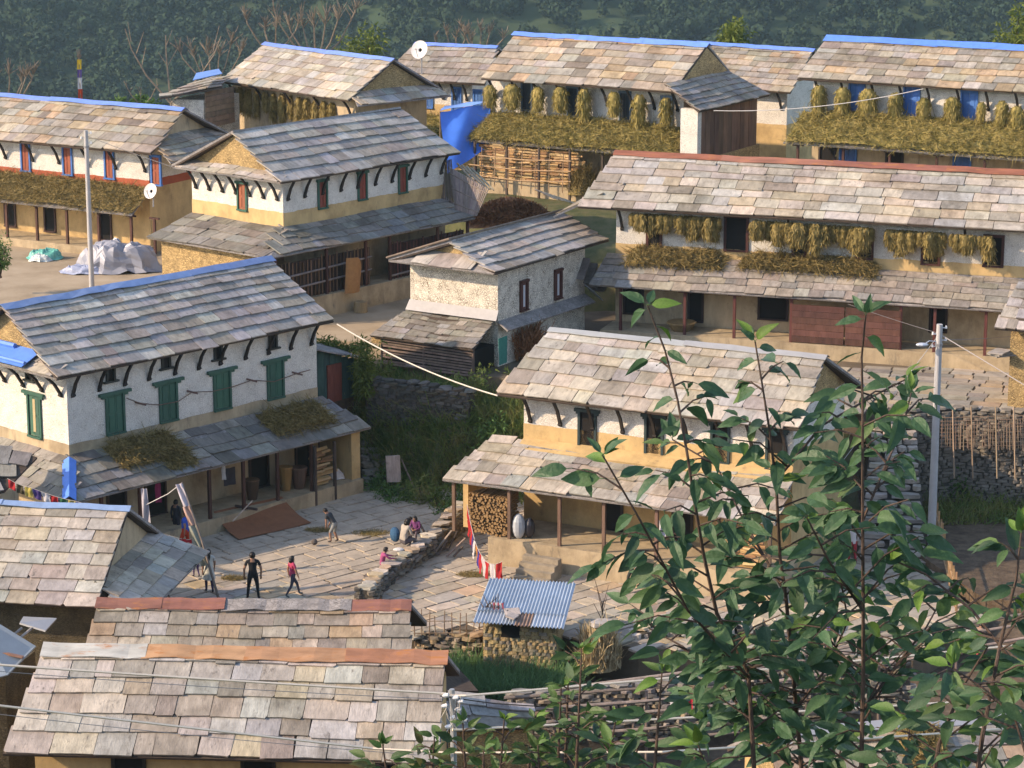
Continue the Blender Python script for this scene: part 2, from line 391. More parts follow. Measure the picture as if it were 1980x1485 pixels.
def edge_dist(poly, x, y):
    d = np.full(np.shape(x), 1e9); n = len(poly)
    for i in range(n):
        (x0, y0), (x1, y1) = poly[i], poly[(i + 1) % n]
        t = np.clip(((x - x0) * (x1 - x0) + (y - y0) * (y1 - y0)) / ((x1 - x0) ** 2 + (y1 - y0) ** 2), 0, 1)
        d = np.minimum(d, np.hypot(x - x0 - t * (x1 - x0), y - y0 - t * (y1 - y0)))
    return d
def wav(x, y, s, k):
    return np.sin(x / s + k) * np.cos(y / s * 1.13 + k * 2.1) + .5 * np.sin(x / s * 2.3 + y / s * 1.7 + k * 3)
def ground_z(x, y):
    x = np.asarray(x, float); y = np.asarray(y, float)
    xn, yn = np.clip(x, -45, 45), np.clip(y, -15, 170)
    d2 = (xn[..., None] - CT[:, 0]) ** 2 + 1.4 * (yn[..., None] - CT[:, 1]) ** 2 + .6
    w = d2 ** -2.2
    near = (w * CT[:, 2]).sum(-1) / w.sum(-1)
    near = near + .06 * wav(x, y, 1.7, .3)
    far = np.interp(y, [160, 170, 230, 330, 450, 560, 600, 900, 1500, 2600, 3500], [-6, -10, -55, -105, -140, -150, -125, -35, 145, 420, 520])
    far = far + np.clip((y - 170) / 300, 0, 1) * (7 * wav(x, y, 60, 1) + 2.4 * wav(x, y, 21, 2) + .03 * x)
    # old terraces on the far side
    tm = (x > -14) & (x < 46) & (y > 770) & (y < 905)
    q = np.floor(far / 2.2) * 2.2 + np.clip((far / 2.2 - np.floor(far / 2.2)) * 4 - 3, 0, 1) * 2.2
    far = np.where(tm, q, far)
    k = np.clip((y - 160) / 20, 0, 1)
    z = near * (1 - k) + far * k
    for _, poly, zy, _, _ in YARDS + [('', FIELD, .3, 0, 0)]:
        m = inside(poly, x, y) | (edge_dist(poly, x, y) < (1.2 if poly is FIELD else .5))
        z = np.where(m, np.minimum(z, zy - .35), z)
    return z
xs = np.concatenate([[-1500, -1000, -700, -450, -330], np.arange(-240, -46, 5.0), np.arange(-45, 45.1, .9), np.arange(50, 241, 5.0), [330, 450, 700, 1000, 1500]])
ys = np.concatenate([[-300, -150, -60, -30], np.arange(-15, 56, 2.5), np.arange(56, 150, .8), np.arange(150, 240, 8), np.arange(240, 640, 30), np.arange(640, 980, 3.0), np.arange(1000, 1500, 60), [1500]])
GX, GY = np.meshgrid(xs, ys)
GZ = ground_z(GX, GY)
nx, ny = len(xs), len(ys)
def mesh_z(x, y):
    """height of the ground sheet as meshed"""
    x, y = np.asarray(x, float), np.asarray(y, float)
    i = np.clip(np.searchsorted(xs, x) - 1, 0, nx - 2); j = np.clip(np.searchsorted(ys, y) - 1, 0, ny - 2)
    s_, t_ = (x - xs[i]) / (xs[i + 1] - xs[i]), (y - ys[j]) / (ys[j + 1] - ys[j])
    return (GZ[j, i] * (1 - s_) + GZ[j, i + 1] * s_) * (1 - t_) + (GZ[j + 1, i] * (1 - s_) + GZ[j + 1, i + 1] * s_) * t_
ii = np.arange(nx - 1)[None] + nx * np.arange(ny - 1)[:, None]
F = np.stack([ii, ii + 1, ii + 1 + nx, ii + nx], -1).reshape(-1, 4)
fy = ((GY[:-1, :-1] + GY[1:, 1:]) / 2).reshape(-1); fx = ((GX[:-1, :-1] + GX[1:, 1:]) / 2).reshape(-1)
dz = np.abs(GZ[:-1, :-1] - GZ[1:, :-1]).reshape(-1)
mi = np.where(fy > 155, 1, 0)
mi = np.where(((fx > 12.8) & (fy < 96) | (fy < 78)) & (fy > 40), 3, mi)
mi = np.where((fx > -14) & (fx < 46) & (fy > 770) & (fy < 905) & (dz < .5), 2, mi)
me = np_mesh('ground', [(np.stack([GX, GY, GZ], -1).reshape(-1, 3), F)], ['bank_soil', 'hill', 'terrace_grass', 'dirt'])
me.polygons.foreach_set('material_index', mi.astype(np.int32))
me.polygons.foreach_set('use_smooth', np.ones(len(F), bool))
ground = tag(link('ground', me), kind='structure')
YOBJ = {}
for nm, poly, z, dep, m in YARDS:
    YOBJ[nm] = tag(MB().prism(poly, z - dep, z - (.03 if m == 'paving_bed' else 0)).build(nm, m), kind='structure')
fv, ff = grid_patch(lambda s, t: (0, 0, 0), 1, 1)
fld = MB(); fld.prism(FIELD, -1.0, .25)
field = tag(fld.build('field', 'dirt'), kind='structure')

# flagstones of the yards ------------------------------------------------------
def flagstones(owner, poly, z, ang, rowh, w, limit, keep=None, seed=3, tone=(.40, .34, .265), cand_sort=True):
    r = random.Random(seed); ca, sa = math.cos(ang), math.sin(ang)
    P = np.array(poly); loc = np.stack([P[:, 0] * ca + P[:, 1] * sa, -P[:, 0] * sa + P[:, 1] * ca], 1)
    lo, hi = loc.min(0), loc.max(0); out = []; v = lo[1]
    while v < hi[1]:
        h = rowh * r.uniform(.65, 1.35); u = lo[0] + r.uniform(0, w)
        while u < hi[0]:
            ww = w * r.uniform(.5, 1.55)
            cu, cv = u + ww / 2, v + h / 2; x, y = cu * ca - cv * sa, cu * sa + cv * ca
            if inside(poly, np.array(x), np.array(y)) and (keep is None or keep(x, y)): out.append((x, y, ww, h))
            u += ww
        v += h
    out.sort(key=lambda q: q[1])
    rest = MB()
    for i, (x, y, ww, h) in enumerate(out):
        k = r.randrange(len(FLAGS)); a = ang + (math.pi if r.random() < .5 else 0) + r.uniform(-.03, .03)
        M = Matrix.Translation((x, y, z + r.uniform(-.012, .018))) @ Matrix.Rotation(a, 4, 'Z') @ Matrix.Rotation(r.uniform(-.012, .012), 4, 'X') @ Matrix.Diagonal((ww * .985, h * .975, .06, 1))
        c = jit(r.choice([tone, tone, tuple(t * 1.12 for t in tone), (tone[0] * 1.1, tone[1] * .98, tone[2] * .82), (tone[0] * .85, tone[1] * .9, tone[2] * .98)]), .16, r)
        if i < limit:
            link('paving_stone', FLAGS[k], owner, c, M=M)
        else:
            rest.add([M @ Vector(p) for p in FLAGB[k].v], FLAGB[k].f)
    if rest.v: tag(rest.build('paving', 'paving', owner, tone), kind='stuff')
    return len(out)
def in_view(x, y, z=0):
    c, s = math.cos(PIT), math.sin(PIT); d = y * c - (z - CAMZ) * s; up = y * s + (z - CAMZ) * c
    px, py = CX + FPX * x / d, CY - FPX * up / d
    return -30 < px < 2010 and -30 < py < 1520
nf = flagstones(YOBJ['courtyard'], COURT, 0.0, R(42), .62, .95, 300, lambda x, y: in_view(x, y) and not (-20 < x < -12.3 and y > 84.5), 3)
nf2 = flagstones(YOBJ['lower_yard'], LOWER_YARD, 3.65, R(-17), .62, .95, 200, lambda x, y: in_view(x, y, 3.6) and (x > 9 and y < 101 or x < -2.5 and y < 109), 5, (.33, .29, .235))

# ---------------------------------------------------------------- the wood on the far valley side
def forest():
    g = np.random.RandomState(5); parts = []
    n = 6200
    y = g.uniform(700, 935, n); x = g.uniform(-1, 1, n) * (y * .31)
    keep = ~((x > -10) & (x < 42) & (y > 780) & (y < 895) & (g.rand(n) < .45)); x, y = x[keep], y[keep]; n = len(x)
    z = ground_z(x, y)
    h = g.uniform(3.2, 7.5, n) * np.where(g.rand(n) < .3, .6, 1); rx = h * g.uniform(.34, .58, n)
    K = 110; V = np.zeros((n, K, 3, 3))
    # leaf clumps spread through an uneven crown
    d = g.normal(size=(n, K, 3)); d /= np.linalg.norm(d, axis=2)[..., None]
    lob = 1 + .30 * np.sin(d[..., 0] * 4 + g.rand(n, 1) * 6) * np.cos(d[..., 2] * 5 + g.rand(n, 1) * 6) + .16 * g.normal(size=(n, K))
    rad = lob * g.uniform(.70, 1.02, (n, K))
    c = np.stack([x[:, None] + d[..., 0] * rx[:, None] * rad, y[:, None] + d[..., 1] * rx[:, None] * rad, (z + h * .52)[:, None] + d[..., 2] * (h * .5)[:, None] * rad], -1)
    sz = (h * .10)[:, None, None] * g.uniform(.7, 1.4, (n, K, 1))
    nrm = d + g.normal(size=d.shape) * .45
    a = np.cross(nrm, g.normal(size=d.shape)); a /= np.linalg.norm(a, axis=2)[..., None]
    b = np.cross(nrm, a); b /= np.linalg.norm(b, axis=2)[..., None]
    V[:, :, 0] = c + a * sz * 1.2; V[:, :, 1] = c - a * sz * .6 + b * sz; V[:, :, 2] = c - a * sz * .6 - b * sz
    Fc = np.arange(n * K * 3).reshape(-1, 3)
    return np_mesh('forest', [(V.reshape(-1, 3), Fc)], 'forest')
tag(link('forest', forest()), kind='stuff')

# ---------------------------------------------------------------- houses
HP = {
'A': dict(x=-31.08,y=129.89,z=4.73,th=-0.521,L=15.92,W=5.13,ze=4.55,zr=6.24,zb=2.76,ov=0.761,og=0.218,fl=0.35,dv=1.94,zve=1.78,dvl=1.5,dvr=0.4,fr=0.514),
'B': dict(x=-9.63,y=107.51,z=5.28,th=0.863,L=10.17,W=5.61,ze=4.89,zr=6.63,zb=2.86,ov=0.572,og=0.134,fl=0.517,dv=1.6,zve=2.07,dvl=2.37,dvr=0.25,fr=0.268),
'F': dict(x=-0.563,y=101.00,z=2.56,th=1.0,L=6.7,W=4.25,ze=5.05,zr=5.93,zb=2.7,ov=0.44,og=0.14,fl=0.783,dv=1.72,zve=1.97,dvl=1.5,dvr=0.4,fr=-0.474,ogr=1.7),
'C': dict(x=-15.52,y=87.61,z=0.541,th=0.823,L=11.85,W=6,ze=5.98,zr=7.94,zb=2.95,ov=0.605,og=0.381,fl=0.468,dv=2.08,zve=1.97,dvl=1.66,dvr=0.841,fr=-0.0163),
'D': dict(x=0.423,y=88.56,z=0.959,th=-0.458,L=10.08,W=5.14,ze=4.63,zr=6.35,zb=2.88,ov=0.792,og=0.127,fl=0.618,dv=2.76,zve=1.89,dvl=1.82,dvr=0.433,fr=0.35),
'E': dict(x=4.37,y=106.99,z=4.23,th=-0.32,L=22.00,W=5.04,ze=4.93,zr=6.75,zb=2.9,ov=0.876,og=0.719,fl=0.704,dv=2.03,zve=1.9,dvl=0.568,dvr=0.4,fr=0.35),
'K': dict(x=-1.02,y=129.00,z=7.16,th=-0.537,L=10.75,W=4.81,ze=4.81,zr=6.75,zb=2.93,ov=0.895,og=0.02,fl=0.05,dv=1.92,zve=1.85,dvl=0.622,dvr=0.4,fr=-0.137),
'O': dict(x=14.35,y=123.00,z=7.9,th=-0.501,L=16.00,W=5.01,ze=4.73,zr=6.43,zb=3.05,ov=0.751,og=0.316,fl=0.224,dv=2.14,zve=1.85,dvl=0.6,dvr=0.4,fr=0.35),
'L': dict(x=-14.64,y=136.01,z=6.13,th=-0.831,L=10.16,W=4.65,ze=4.81,zr=6.56,zb=2.7,ov=0.755,og=0.198,fl=0.0959,dv=1.72,zve=1.97,dvl=1.5,dvr=0.4,fr=0.187),
'M': dict(x=-6.08,y=143.01,z=5.65,th=-0.435,L=4.3,W=4.93,ze=4.61,zr=6.27,zb=2.75,ov=0.738,og=0.33,fl=0.645,dv=1.74,zve=1.99,dvl=1.5,dvr=0.4,fr=0.797),
'N': dict(x=5.82,y=138.00,z=6.13,th=-0.55,L=9.79,W=5.23,ze=4.69,zr=6.52,zb=2.7,ov=0.816,og=0.198,fl=0.35,dv=1.72,zve=1.97,dvl=1.5,dvr=0.4,fr=0.35),
'H': dict(x=-20.63,y=76.99,z=-2.34,th=-0.171,L=8.01,W=5.41,ze=4.55,zr=6.61,zb=2.7,ov=0.915,og=0.202,fl=0.35,dv=1.72,zve=1.97,dvl=1.5,dvr=0.4,fr=0.1),
'I': dict(x=-12.15,y=71.00,z=-3.7,th=-0.0216,L=8.82,W=5.19,ze=4.68,zr=6.47,zb=2.7,ov=0.798,og=0.197,fl=0.35,dv=1.72,zve=1.97,dvl=1.5,dvr=0.4,fr=0.35),
'J': dict(x=-12.28,y=62.51,z=-2.17,th=-0.0617,L=10.18,W=5.14,ze=4.76,zr=6.49,zb=2.7,ov=0.765,og=0.199,fl=0.428,dv=1.72,zve=1.97,dvl=1.5,dvr=0.4,fr=0.123),
'Q': dict(x=7.2,y=61.3,z=-4.0,th=0.16,L=9.0,W=5.2,ze=4.6,zr=6.4,zb=2.7,ov=0.8,og=0.1,fl=0.2,dv=1.7,zve=1.97,dvl=.6,dvr=0.4,fr=0.3),
}
PAL = {'tan': [(0.357, 0.298, 0.226), (0.327, 0.287, 0.233), (0.402, 0.339, 0.259), (0.288, 0.265, 0.230), (0.390, 0.289, 0.189), (0.344, 0.321, 0.284), (0.238, 0.205, 0.166), (0.317, 0.277, 0.217)],  # one kind of slate: warm tints for sunlit roofs, grey for dim ones
       'grey': [(0.360, 0.325, 0.286), (0.334, 0.316, 0.294), (0.387, 0.344, 0.287), (0.302, 0.260, 0.218), (0.416, 0.385, 0.347), (0.342, 0.295, 0.243), (0.301, 0.281, 0.259)],
       'pale': [(0.408, 0.362, 0.298), (0.387, 0.353, 0.306), (0.444, 0.390, 0.319), (0.351, 0.321, 0.282), (0.409, 0.342, 0.254), (0.384, 0.371, 0.339), (0.300, 0.260, 0.213)],
       'moss': [(0.226, 0.208, 0.176), (0.261, 0.243, 0.211), (0.204, 0.194, 0.172), (0.288, 0.263, 0.224), (0.247, 0.240, 0.229), (0.182, 0.164, 0.139)],
       'brown': [(0.311, 0.264, 0.210), (0.286, 0.250, 0.210), (0.342, 0.299, 0.249), (0.259, 0.230, 0.201), (0.311, 0.289, 0.260)]}
V3 = lambda p: np.array(p, float)
def slates(parent, A, B, C, D, rows, w, pal, th=.05, seed=0, sag=.04, limit=None, drop=0, rag=1.0, trim=False):
    """courses of overlapping stone slates on the slope A-B (eave) C-D (ridge); each an object under PARENT"""
    r = random.Random(seed); A, B, C, D = map(V3, (A, B, C, D)); pal = PAL[pal]; cnt = 0
    ph = r.uniform(0, 6)
    def P(s, t):
        p = lerp(lerp(A, B, s), lerp(D, C, s), t)
        p = p.copy(); p[2] += sag * .6 * math.sin(s * 7 + ph + t * 2); return p
    ts = [0.0]
    for k in range(rows): ts.append(ts[-1] + r.uniform(.88, 1.12) * (1.12 - .24 * k / rows))
    ts = [t / ts[-1] for t in ts]
    for k in range(rows):
        t0, t1 = ts[k], ts[k + 1]
        L0, R0, L1, R1 = P(0, t0), P(1, t0), P(0, t1), P(1, t1); xr = (R0 - L0) / np.linalg.norm(R0 - L0); tl, tr = np.dot(L1 - L0, xr), np.dot(R1 - L0, xr)
        Lr = np.linalg.norm(lerp(B, C, t0) - lerp(A, D, t0)); n = max(2, int(round(Lr / w)))
        cut = [0.0]
        for i in range(n): cut.append(cut[-1] + r.choice([.62, .8, .9, 1, 1, 1.15, 1.35]) * r.uniform(.9, 1.1))
        cut = [c / cut[-1] for c in cut]
        for i in range(n):
            s0, s1 = cut[i], cut[i + 1]; sm = (s0 + s1) / 2
            p0, p1, q = P(s0, t0), P(s1, t0), P(sm, t1)
            mid = (p0 + p1) / 2; up = q - mid; ul = np.linalg.norm(up); x = p1 - p0; wl = np.linalg.norm(x); x = x / wl
            y = up - x * np.dot(up, x); y /= np.linalg.norm(y); z = np.cross(x, y)
            yaw = r.uniform(-.014, .014) * rag; x, y = x + y * yaw, y - x * yaw
            ln = ul * r.uniform(1.28, 1.42); tk = th * r.uniform(.8, 1.2)
            tilt = min(.25, (th * 1.15) / ul); y = y - z * tilt; y /= np.linalg.norm(y); z = np.cross(x, y); z /= np.linalg.norm(z)
            c0 = np.dot(p0 - L0, xr); c1 = np.dot(p1 - L0, xr)
            if trim:
                c0, c1 = max(c0, tl - .10), min(c1, tr + .10)
                if c1 - c0 < .12: continue
                mid = mid + xr * ((c0 + c1) / 2 - np.dot(mid - L0, xr)); wl = c1 - c0
            wl *= .978; ln *= (.78 if k == rows - 1 else 1)
            if r.random() < .05 * rag: mid = mid - y * ul * r.uniform(.06, .2)
            if r.random() < .04: yaw2 = r.uniform(-.07, .07); x, y = x + y * yaw2, y - x * yaw2
            loc = mid + z * (th * 1.55 + r.uniform(0, .018) * rag) + y * r.uniform(-.045, .03) * rag
            M = Matrix(((x[0] * wl * 1.0, y[0] * ln, z[0] * tk, loc[0]), (x[1] * wl * 1.0, y[1] * ln, z[1] * tk, loc[1]), (x[2] * wl * 1.0, y[2] * ln, z[2] * tk, loc[2]), (0, 0, 0, 1)))
            link('slate', SLABS[r.randrange(len(SLABS))], parent, jit(r.choice(pal), .2, r), M=M); cnt += 1
    return cnt
def wall_frame(p, plane, u, w):
    """matrix of a wall opening: x to the right seen from outside, y outward, z up"""
    if plane == 'f': return Matrix(((1, 0, 0, u), (0, -1, 0, 0), (0, 0, 1, w), (0, 0, 0, 1)))
    if plane == 'l': return Matrix(((0, -1, 0, 0), (-1, 0, 0, u), (0, 0, 1, w), (0, 0, 0, 1)))
    return Matrix(((0, 1, 0, p['L']), (1, 0, 0, u), (0, 0, 1, w), (0, 0, 0, 1)))
def on_wall(p, plane, px, py, off=0.0):
    """where the pixel's ray meets a wall plane of a house: (along, height)"""
    c, s = math.cos(p['th']), math.sin(p['th']); d = ray(px, py)
    o = np.array([-p['x'], -p['y'], CAMZ - p['z']])
    ou, ov = o[0] * c + o[1] * s, -o[0] * s + o[1] * c; du, dv = d[0] * c + d[1] * s, -d[0] * s + d[1] * c
    if plane == 'f': t = (off - ov) / dv; return ou + du * t, o[2] + d[2] * t
    x = 0 if plane == 'l' else p['L']
    t = (x + off - ou) / du; return ov + dv * t, o[2] + d[2] * t
WOOD = (.10, .065, .045); GREEN = (.035, .105, .075); BLUE = (.055, .16, .42); DKRED = (.075, .028, .022); RED = (.30, .085, .045); GREY = (.17, .16, .15)
def opening(root, p, plane, u, w, ww, hh, frame=WOOD, panel=None, lintel=.0, sill=.0, name='window', fw=.09, depth=.07, leaves=2, light=None):
    """window or door: frame proud of the wall, panel recessed in it, lintel and sill; w = middle height"""
    M = wall_frame(p, plane, u, w); b = MB(); x, h = ww / 2, hh / 2
    b.box((-x, -.05, -h), (-x + fw, depth, h), 0, M); b.box((x - fw, -.05, -h), (x, depth, h), 0, M)
    b.box((-x - lintel, -.05, h), (x + lintel, depth + .05, h + .11), 0, M)
    b.box((-x - sill, -.05, -h - .07), (x + sill, depth + .04, -h), 0, M)
    if lintel > .1: b.box((-x - lintel * .55, -.05, h - .09), (-x - .002, depth, h - .002), 0, M); b.box((x + .002, -.05, h - .09), (x + lintel * .55, depth, h - .002), 0, M)
    o = b.build(name, 'paint', root, frame)
    if panel is None:
        MB().box((-x + fw, -.04, -h), (x - fw, .012, h), 0, M).build('pane', 'dark_hole', o)
    else:
        gap = .012; wi = (2 * x - 2 * fw)
        for k in range(leaves):
            a = -x + fw + wi * k / leaves + gap / 2; c = -x + fw + wi * (k + 1) / leaves - gap / 2; q = MB()
            q.box((a, -.04, -h + .01), (c, .018, h - .01), 0, M)
            if leaves == 1 or ww > .5:
                m = (c - a) * .2
                q.box((a + m, .018, -h + .09), (c - m, .034, -.04), 0, M); q.box((a + m, .018, .05), (c - m, .034, h - .09), 0, M)
            q.build('shutter' if name == 'window' else 'door_leaf', 'paint', o, jit(panel, .1))
    if light: MB().box((-.07, .036, -h * .8), (.07, .045, h * .8), 0, M).build('pane', 'paint', o, light)
    return o
def strut(root, p, plane, u, top_out, top_z, bot_z, col=(.03, .024, .02)):
    M = wall_frame(p, plane, u, 0); b = MB(); n = 3
    pts = [M @ Vector((0, .03, bot_z)), M @ Vector((0, top_out * .42, lerp(bot_z, top_z, .52))), M @ Vector((0, top_out, top_z))]
    b.bar(pts[0], pts[1], .09, .10, up=M.to_3x3() @ Vector((1, 0, 0))); b.bar(pts[1], pts[2], .085, .09, up=M.to_3x3() @ Vector((1, 0, 0)))
    b.bar(M @ Vector((0, -.02, bot_z - .05)), M @ Vector((0, .10, bot_z + .03)), .12, .13, up=M.to_3x3() @ Vector((1, 0, 0)))
    return b.build('eave_strut', 'wood', root, col)
def ridge_cap(root, a, b, w, drop, col, m='paint', pieces=2, seed=1, lift=.10):
    """folded metal sheets along the ridge, each piece its own part"""
    r = random.Random(seed); a, b = V3(a), V3(b)
    d = (b - a) / np.linalg.norm(b - a); side = np.array([-d[1], d[0], 0])
    cols = col if isinstance(col, list) else [col]
    for k in range(pieces):
        q = MB(); n = 6
        s0, s1 = k / pieces, (k + 1) / pieces + (.01 if k < pieces - 1 else 0)
        vs = []
        for i in range(n + 1):
            c = lerp(a, b, lerp(s0, s1, i / n)) + np.array([0, 0, lift + .006 * (k % 2) + r.uniform(-.025, .02)]); w1 = w * r.uniform(.93, 1.07)
            for sd, dz in ((-1, -drop), (0, 0), (1, -drop)): vs.append(c + side * sd * w1 + np.array([0, 0, dz + (r.uniform(-.03, .02) if sd else 0)]))
        f = []
        for i in range(n):
            for j in range(2): f.append((3 * i + j, 3 * i + j + 1, 3 * i + j + 4, 3 * i + j + 3))
        m0 = len(vs); vs2 = [v - np.array([0, 0, .02]) for v in vs]
        q.add(vs + vs2, f + [tuple(m0 + i for i in reversed(ff)) for ff in f] + [(3 * i + e, 3 * i + e + 3, m0 + 3 * i + e + 3, m0 + 3 * i + e) for i in range(n) for e in (0, 2)] + [(0, m0, m0 + 1, 1), (1, m0 + 1, m0 + 2, 2)])
        q.build('ridge_cap', m if not isinstance(m, list) else m[k % len(m)], root, jit(cols[k % len(cols)], .04, r))
HROOT = {}
def house(key, label, pal='tan', rows=8, sw=.72, low='ochre_plaster', band='ochre_plaster', bh=.4, upper='white_wall', gable='gable_stone',
          pentL=0, pentR=0, ver=None, vrows=4, vsw=.6, vpal=None, wrapL=False, posts=0, plinth=.5, struts=0, strutsL=0, base=2.5, name='village_house',
          cap=None, capm='paint', capw=.28, capn=2, vposts=None, strut_len=.95, seed=1, postcol=(.085, .04, .03), vslates=True, prow=2):
    p = HP[key]; L, W, ze, zr, zb, ov, og = (p[k] for k in ('L', 'W', 'ze', 'zr', 'zb', 'ov', 'og'))
    fl, fr = p['fl'], p['fr']; ogr = p.get('ogr', og)
    root = thing(name, label, 'house', (p['x'], p['y'], p['z']), p['th']); HROOT[key] = root
    sl_ = (zr - ze) / (W / 2 + ov); zt = ze + ov * sl_ - .10
    MB().box((0, 0, -base), (L, W, zb)).build('lower_wall', low, root)
    if bh:                                                     # hand-smeared band: its upper edge wavers
        q = MB(); e = .012; cs_ = [(-e, -e), (L + e, -e), (L + e, W + e), (-e, W + e)]
        for a, b in zip(cs_, cs_[1:] + cs_[:1]):
            n = max(6, int(math.hypot(b[0] - a[0], b[1] - a[1]) / .22)); vs = []
            for k in range(n + 1):
                x, y = lerp(a[0], b[0], k / n), lerp(a[1], b[1], k / n); dz = .045 * noise.noise(Vector((x * 1.1, y * 1.1, seed))) + .03 * noise.noise(Vector((x * 4, y * 4, seed + 3)))
                vs += [(x, y, zb), (x, y, zb + bh + (dz if 0 < k < n else 0))]
            q.add(vs, [(2 * k, 2 * k + 2, 2 * k + 3, 2 * k + 1) for k in range(n)])
        q.build('wall_band', band, root)
    MB().box((0, 0, zb + .001), (L, W, zt)).build('wall', upper, root)
    g = MB(); zg = zr - .12
    tri = [(0, zt), (W, zt), (W / 2, zg)]
    g.add([(0, v, z) for v, z in tri] + [(L, v, z) for v, z in tri], [(0, 2, 1), (3, 4, 5), (0, 1, 4, 3), (1, 2, 5, 4), (2, 0, 3, 5)])
    g.build('gable_wall', gable, root)
    A, B, C, D = (-og - fl, -ov, ze), (L + ogr + fr, -ov, ze), (L + ogr, W / 2, zr), (-og, W / 2, zr)
    A2, B2 = (-og - fl, W + ov, ze), (L + ogr + fr, W + ov, ze)
    rf = MB(); rf.sheet(A, B, C, D, .07, 0); rf.sheet(B2, A2, D, C, .07, 0)
    dd = lambda q, k: (q[0], q[1], q[2] + k)
    rf.sheet(dd(B2, .10), dd(A2, .10), dd(D, .10), dd(C, .10), .09, 1)
    roof = rf.build('roof', ['deck', 'slate_back'], root)
    n = slates(roof, A, B, C, D, rows, sw, pal, seed=seed)
    if cap is not None:
        ridge_cap(root, (-og - .1, W / 2, zr + .03), (L + ogr + .1, W / 2, zr + .03), capw, capw * sl_ * .92, cap, capm, capn, seed)
    for k in range(struts):
        strut(root, p, 'f', lerp(.25, L - .25, k / max(1, struts - 1)) + rnd.uniform(-.06, .06), ov * .82, ze + .0, ze - strut_len)
    for side, dpt in (('l', pentL), ('r', pentR)):
        if not dpt: continue
        x0, x1 = (0, -og - fl) if side == 'l' else (L, L + ogr + fr)
        if dpt > 1: x1 = L + dpt if side == 'r' else -dpt
        rise = abs(x1 - x0) * (.45 if dpt <= 1 else .3); v0, v1 = -ov + rise / sl_, W + ov - rise / sl_
        zo = ze - (.18 * dpt if dpt > 1 else 0); E1, E2, E3, E4 = (x1, W + ov, zo), (x1, -ov, zo), (x0, v0, ze + rise), (x0, v1, ze + rise)
        if side == 'r': E1, E2, E3, E4 = E2, E1, E4, E3
        pr = MB().sheet(E1, E2, E3, E4, .06).build('gable_roof', 'slate_back', root)
        slates(pr, E1, E2, E3, E4, prow, sw, pal, seed=seed + 5, th=.045, trim=True)
        if side == 'l':
            for k in range(strutsL): strut(root, p, 'l', lerp(.3, W - .3, k / max(1, strutsL - 1)), abs(x1) * .85, ze - .02, ze - strut_len)
    if ver:
        dv, zve, dvl, dvr = p['dv'], p['zve'], p['dvl'], p['dvr']; vpal = vpal or pal
        A, B, C, D = (-dvl, -dv, zve), (L + dvr, -dv, zve), (L + dvr * .2, -.01, zb - .03), (0 if wrapL else -dvl * .6, -.01, zb - .03)
        vr = MB().sheet(A, B, C, D, .06).build('veranda_roof', 'slate_back', root)
        if vslates: slates(vr, A, B, C, D, vrows, vsw, vpal, seed=seed + 9, th=.045, sag=.07, rag=1.6, trim=wrapL)
        if wrapL:
            A, B, C, D = (-dvl, W + .3, zve), (-dvl, -dv, zve), (-.01, 0, zb - .03), (-.01, W, zb - .03)
            vl = MB().sheet(A, B, C, D, .06).build('veranda_roof', 'slate_back', root)
            slates(vl, A, B, C, D, vrows, vsw, vpal, seed=seed + 12, th=.045, sag=.05, rag=1.6, trim=True)
        lo = -dvl * .8 if wrapL else -.1
        pb = MB(); pb.box((lo, -dv + .12, -plinth - 1.0), (L + dvr * .6, -.004, 0))
        if wrapL: pb.box((lo, -.003, -plinth - 1.0), (-.004, W, 0))
        pb.build('plinth', 'dull_plaster', root)
        beam = MB().bar((lo - .15, -dv + .28, zve + .02), (L + dvr * .8, -dv + .28, zve + .02), .12, .14).build('veranda_beam', 'wood', root, postcol)
        us = vposts if vposts else [lerp(lo + .15, L + dvr * .5 - .1, k / max(1, posts - 1)) for k in range(posts)]
        for u in us:
            q = MB(); q.bar((u, -dv + .28, 0), (u, -dv + .28, zve - .05), .11, .11); q.bar((u - .28, -dv + .28, zve - .09), (u + .28, -dv + .28, zve - .09), .10, .08)
            q.build('post', 'wood', root, jit(postcol, .15))
    return root
def loc_px(key, axis, off, px, py):
    """local point of a house where the pixel's ray meets the plane u=off or v=off"""
    p = HP[key]
    if axis == 'v': u, w = on_wall(p, 'f', px, py, off); return (u, off, w)
    v, w = on_wall(p, 'l', px, py, off); return (off, v, w)
def wld(key, q):
    p = HP[key]; c, s = math.cos(p['th']), math.sin(p['th'])
    return Vector((p['x'] + q[0] * c - q[1] * s, p['y'] + q[0] * s + q[1] * c, p['z'] + q[2]))
def front(key, items, ww, hh, plane='f', **kw):
    p = HP[key]
    for px, py in items:
        u, w = on_wall(p, plane, px, py); opening(HROOT[key], p, plane, u, w, ww, hh, **kw)
BLUE_CAP = (.10, .22, .66)
# A: white house with blue windows above a red band
house('A', 'long white stone house with blue window frames above a red wall band', rows=6, sw=.85, band='red_plaster', bh=.38, pentR=1.9, ver=True, vslates=False, struts=10,
      base=1.6, cap=(.16, .27, .72), capw=.30, plinth=.42, seed=11, prow=5, vposts=[on_wall(HP['A'], 'f', x, 440, -1.66)[0] for x in (14, 72, 130, 191, 254, 299)], gable='dull_plaster')
front('A', [(50, 304), (131, 311), (212, 318), (302, 330)], .62, 1.3, frame=BLUE, panel=RED, sill=.04)
front('A', [(20, 410), (97, 420), (205, 436)], .75, 1.35, frame=(.06, .03, .025), name='door')
front('A', [(-45, 297)], .62, 1.3, frame=BLUE, panel=RED)
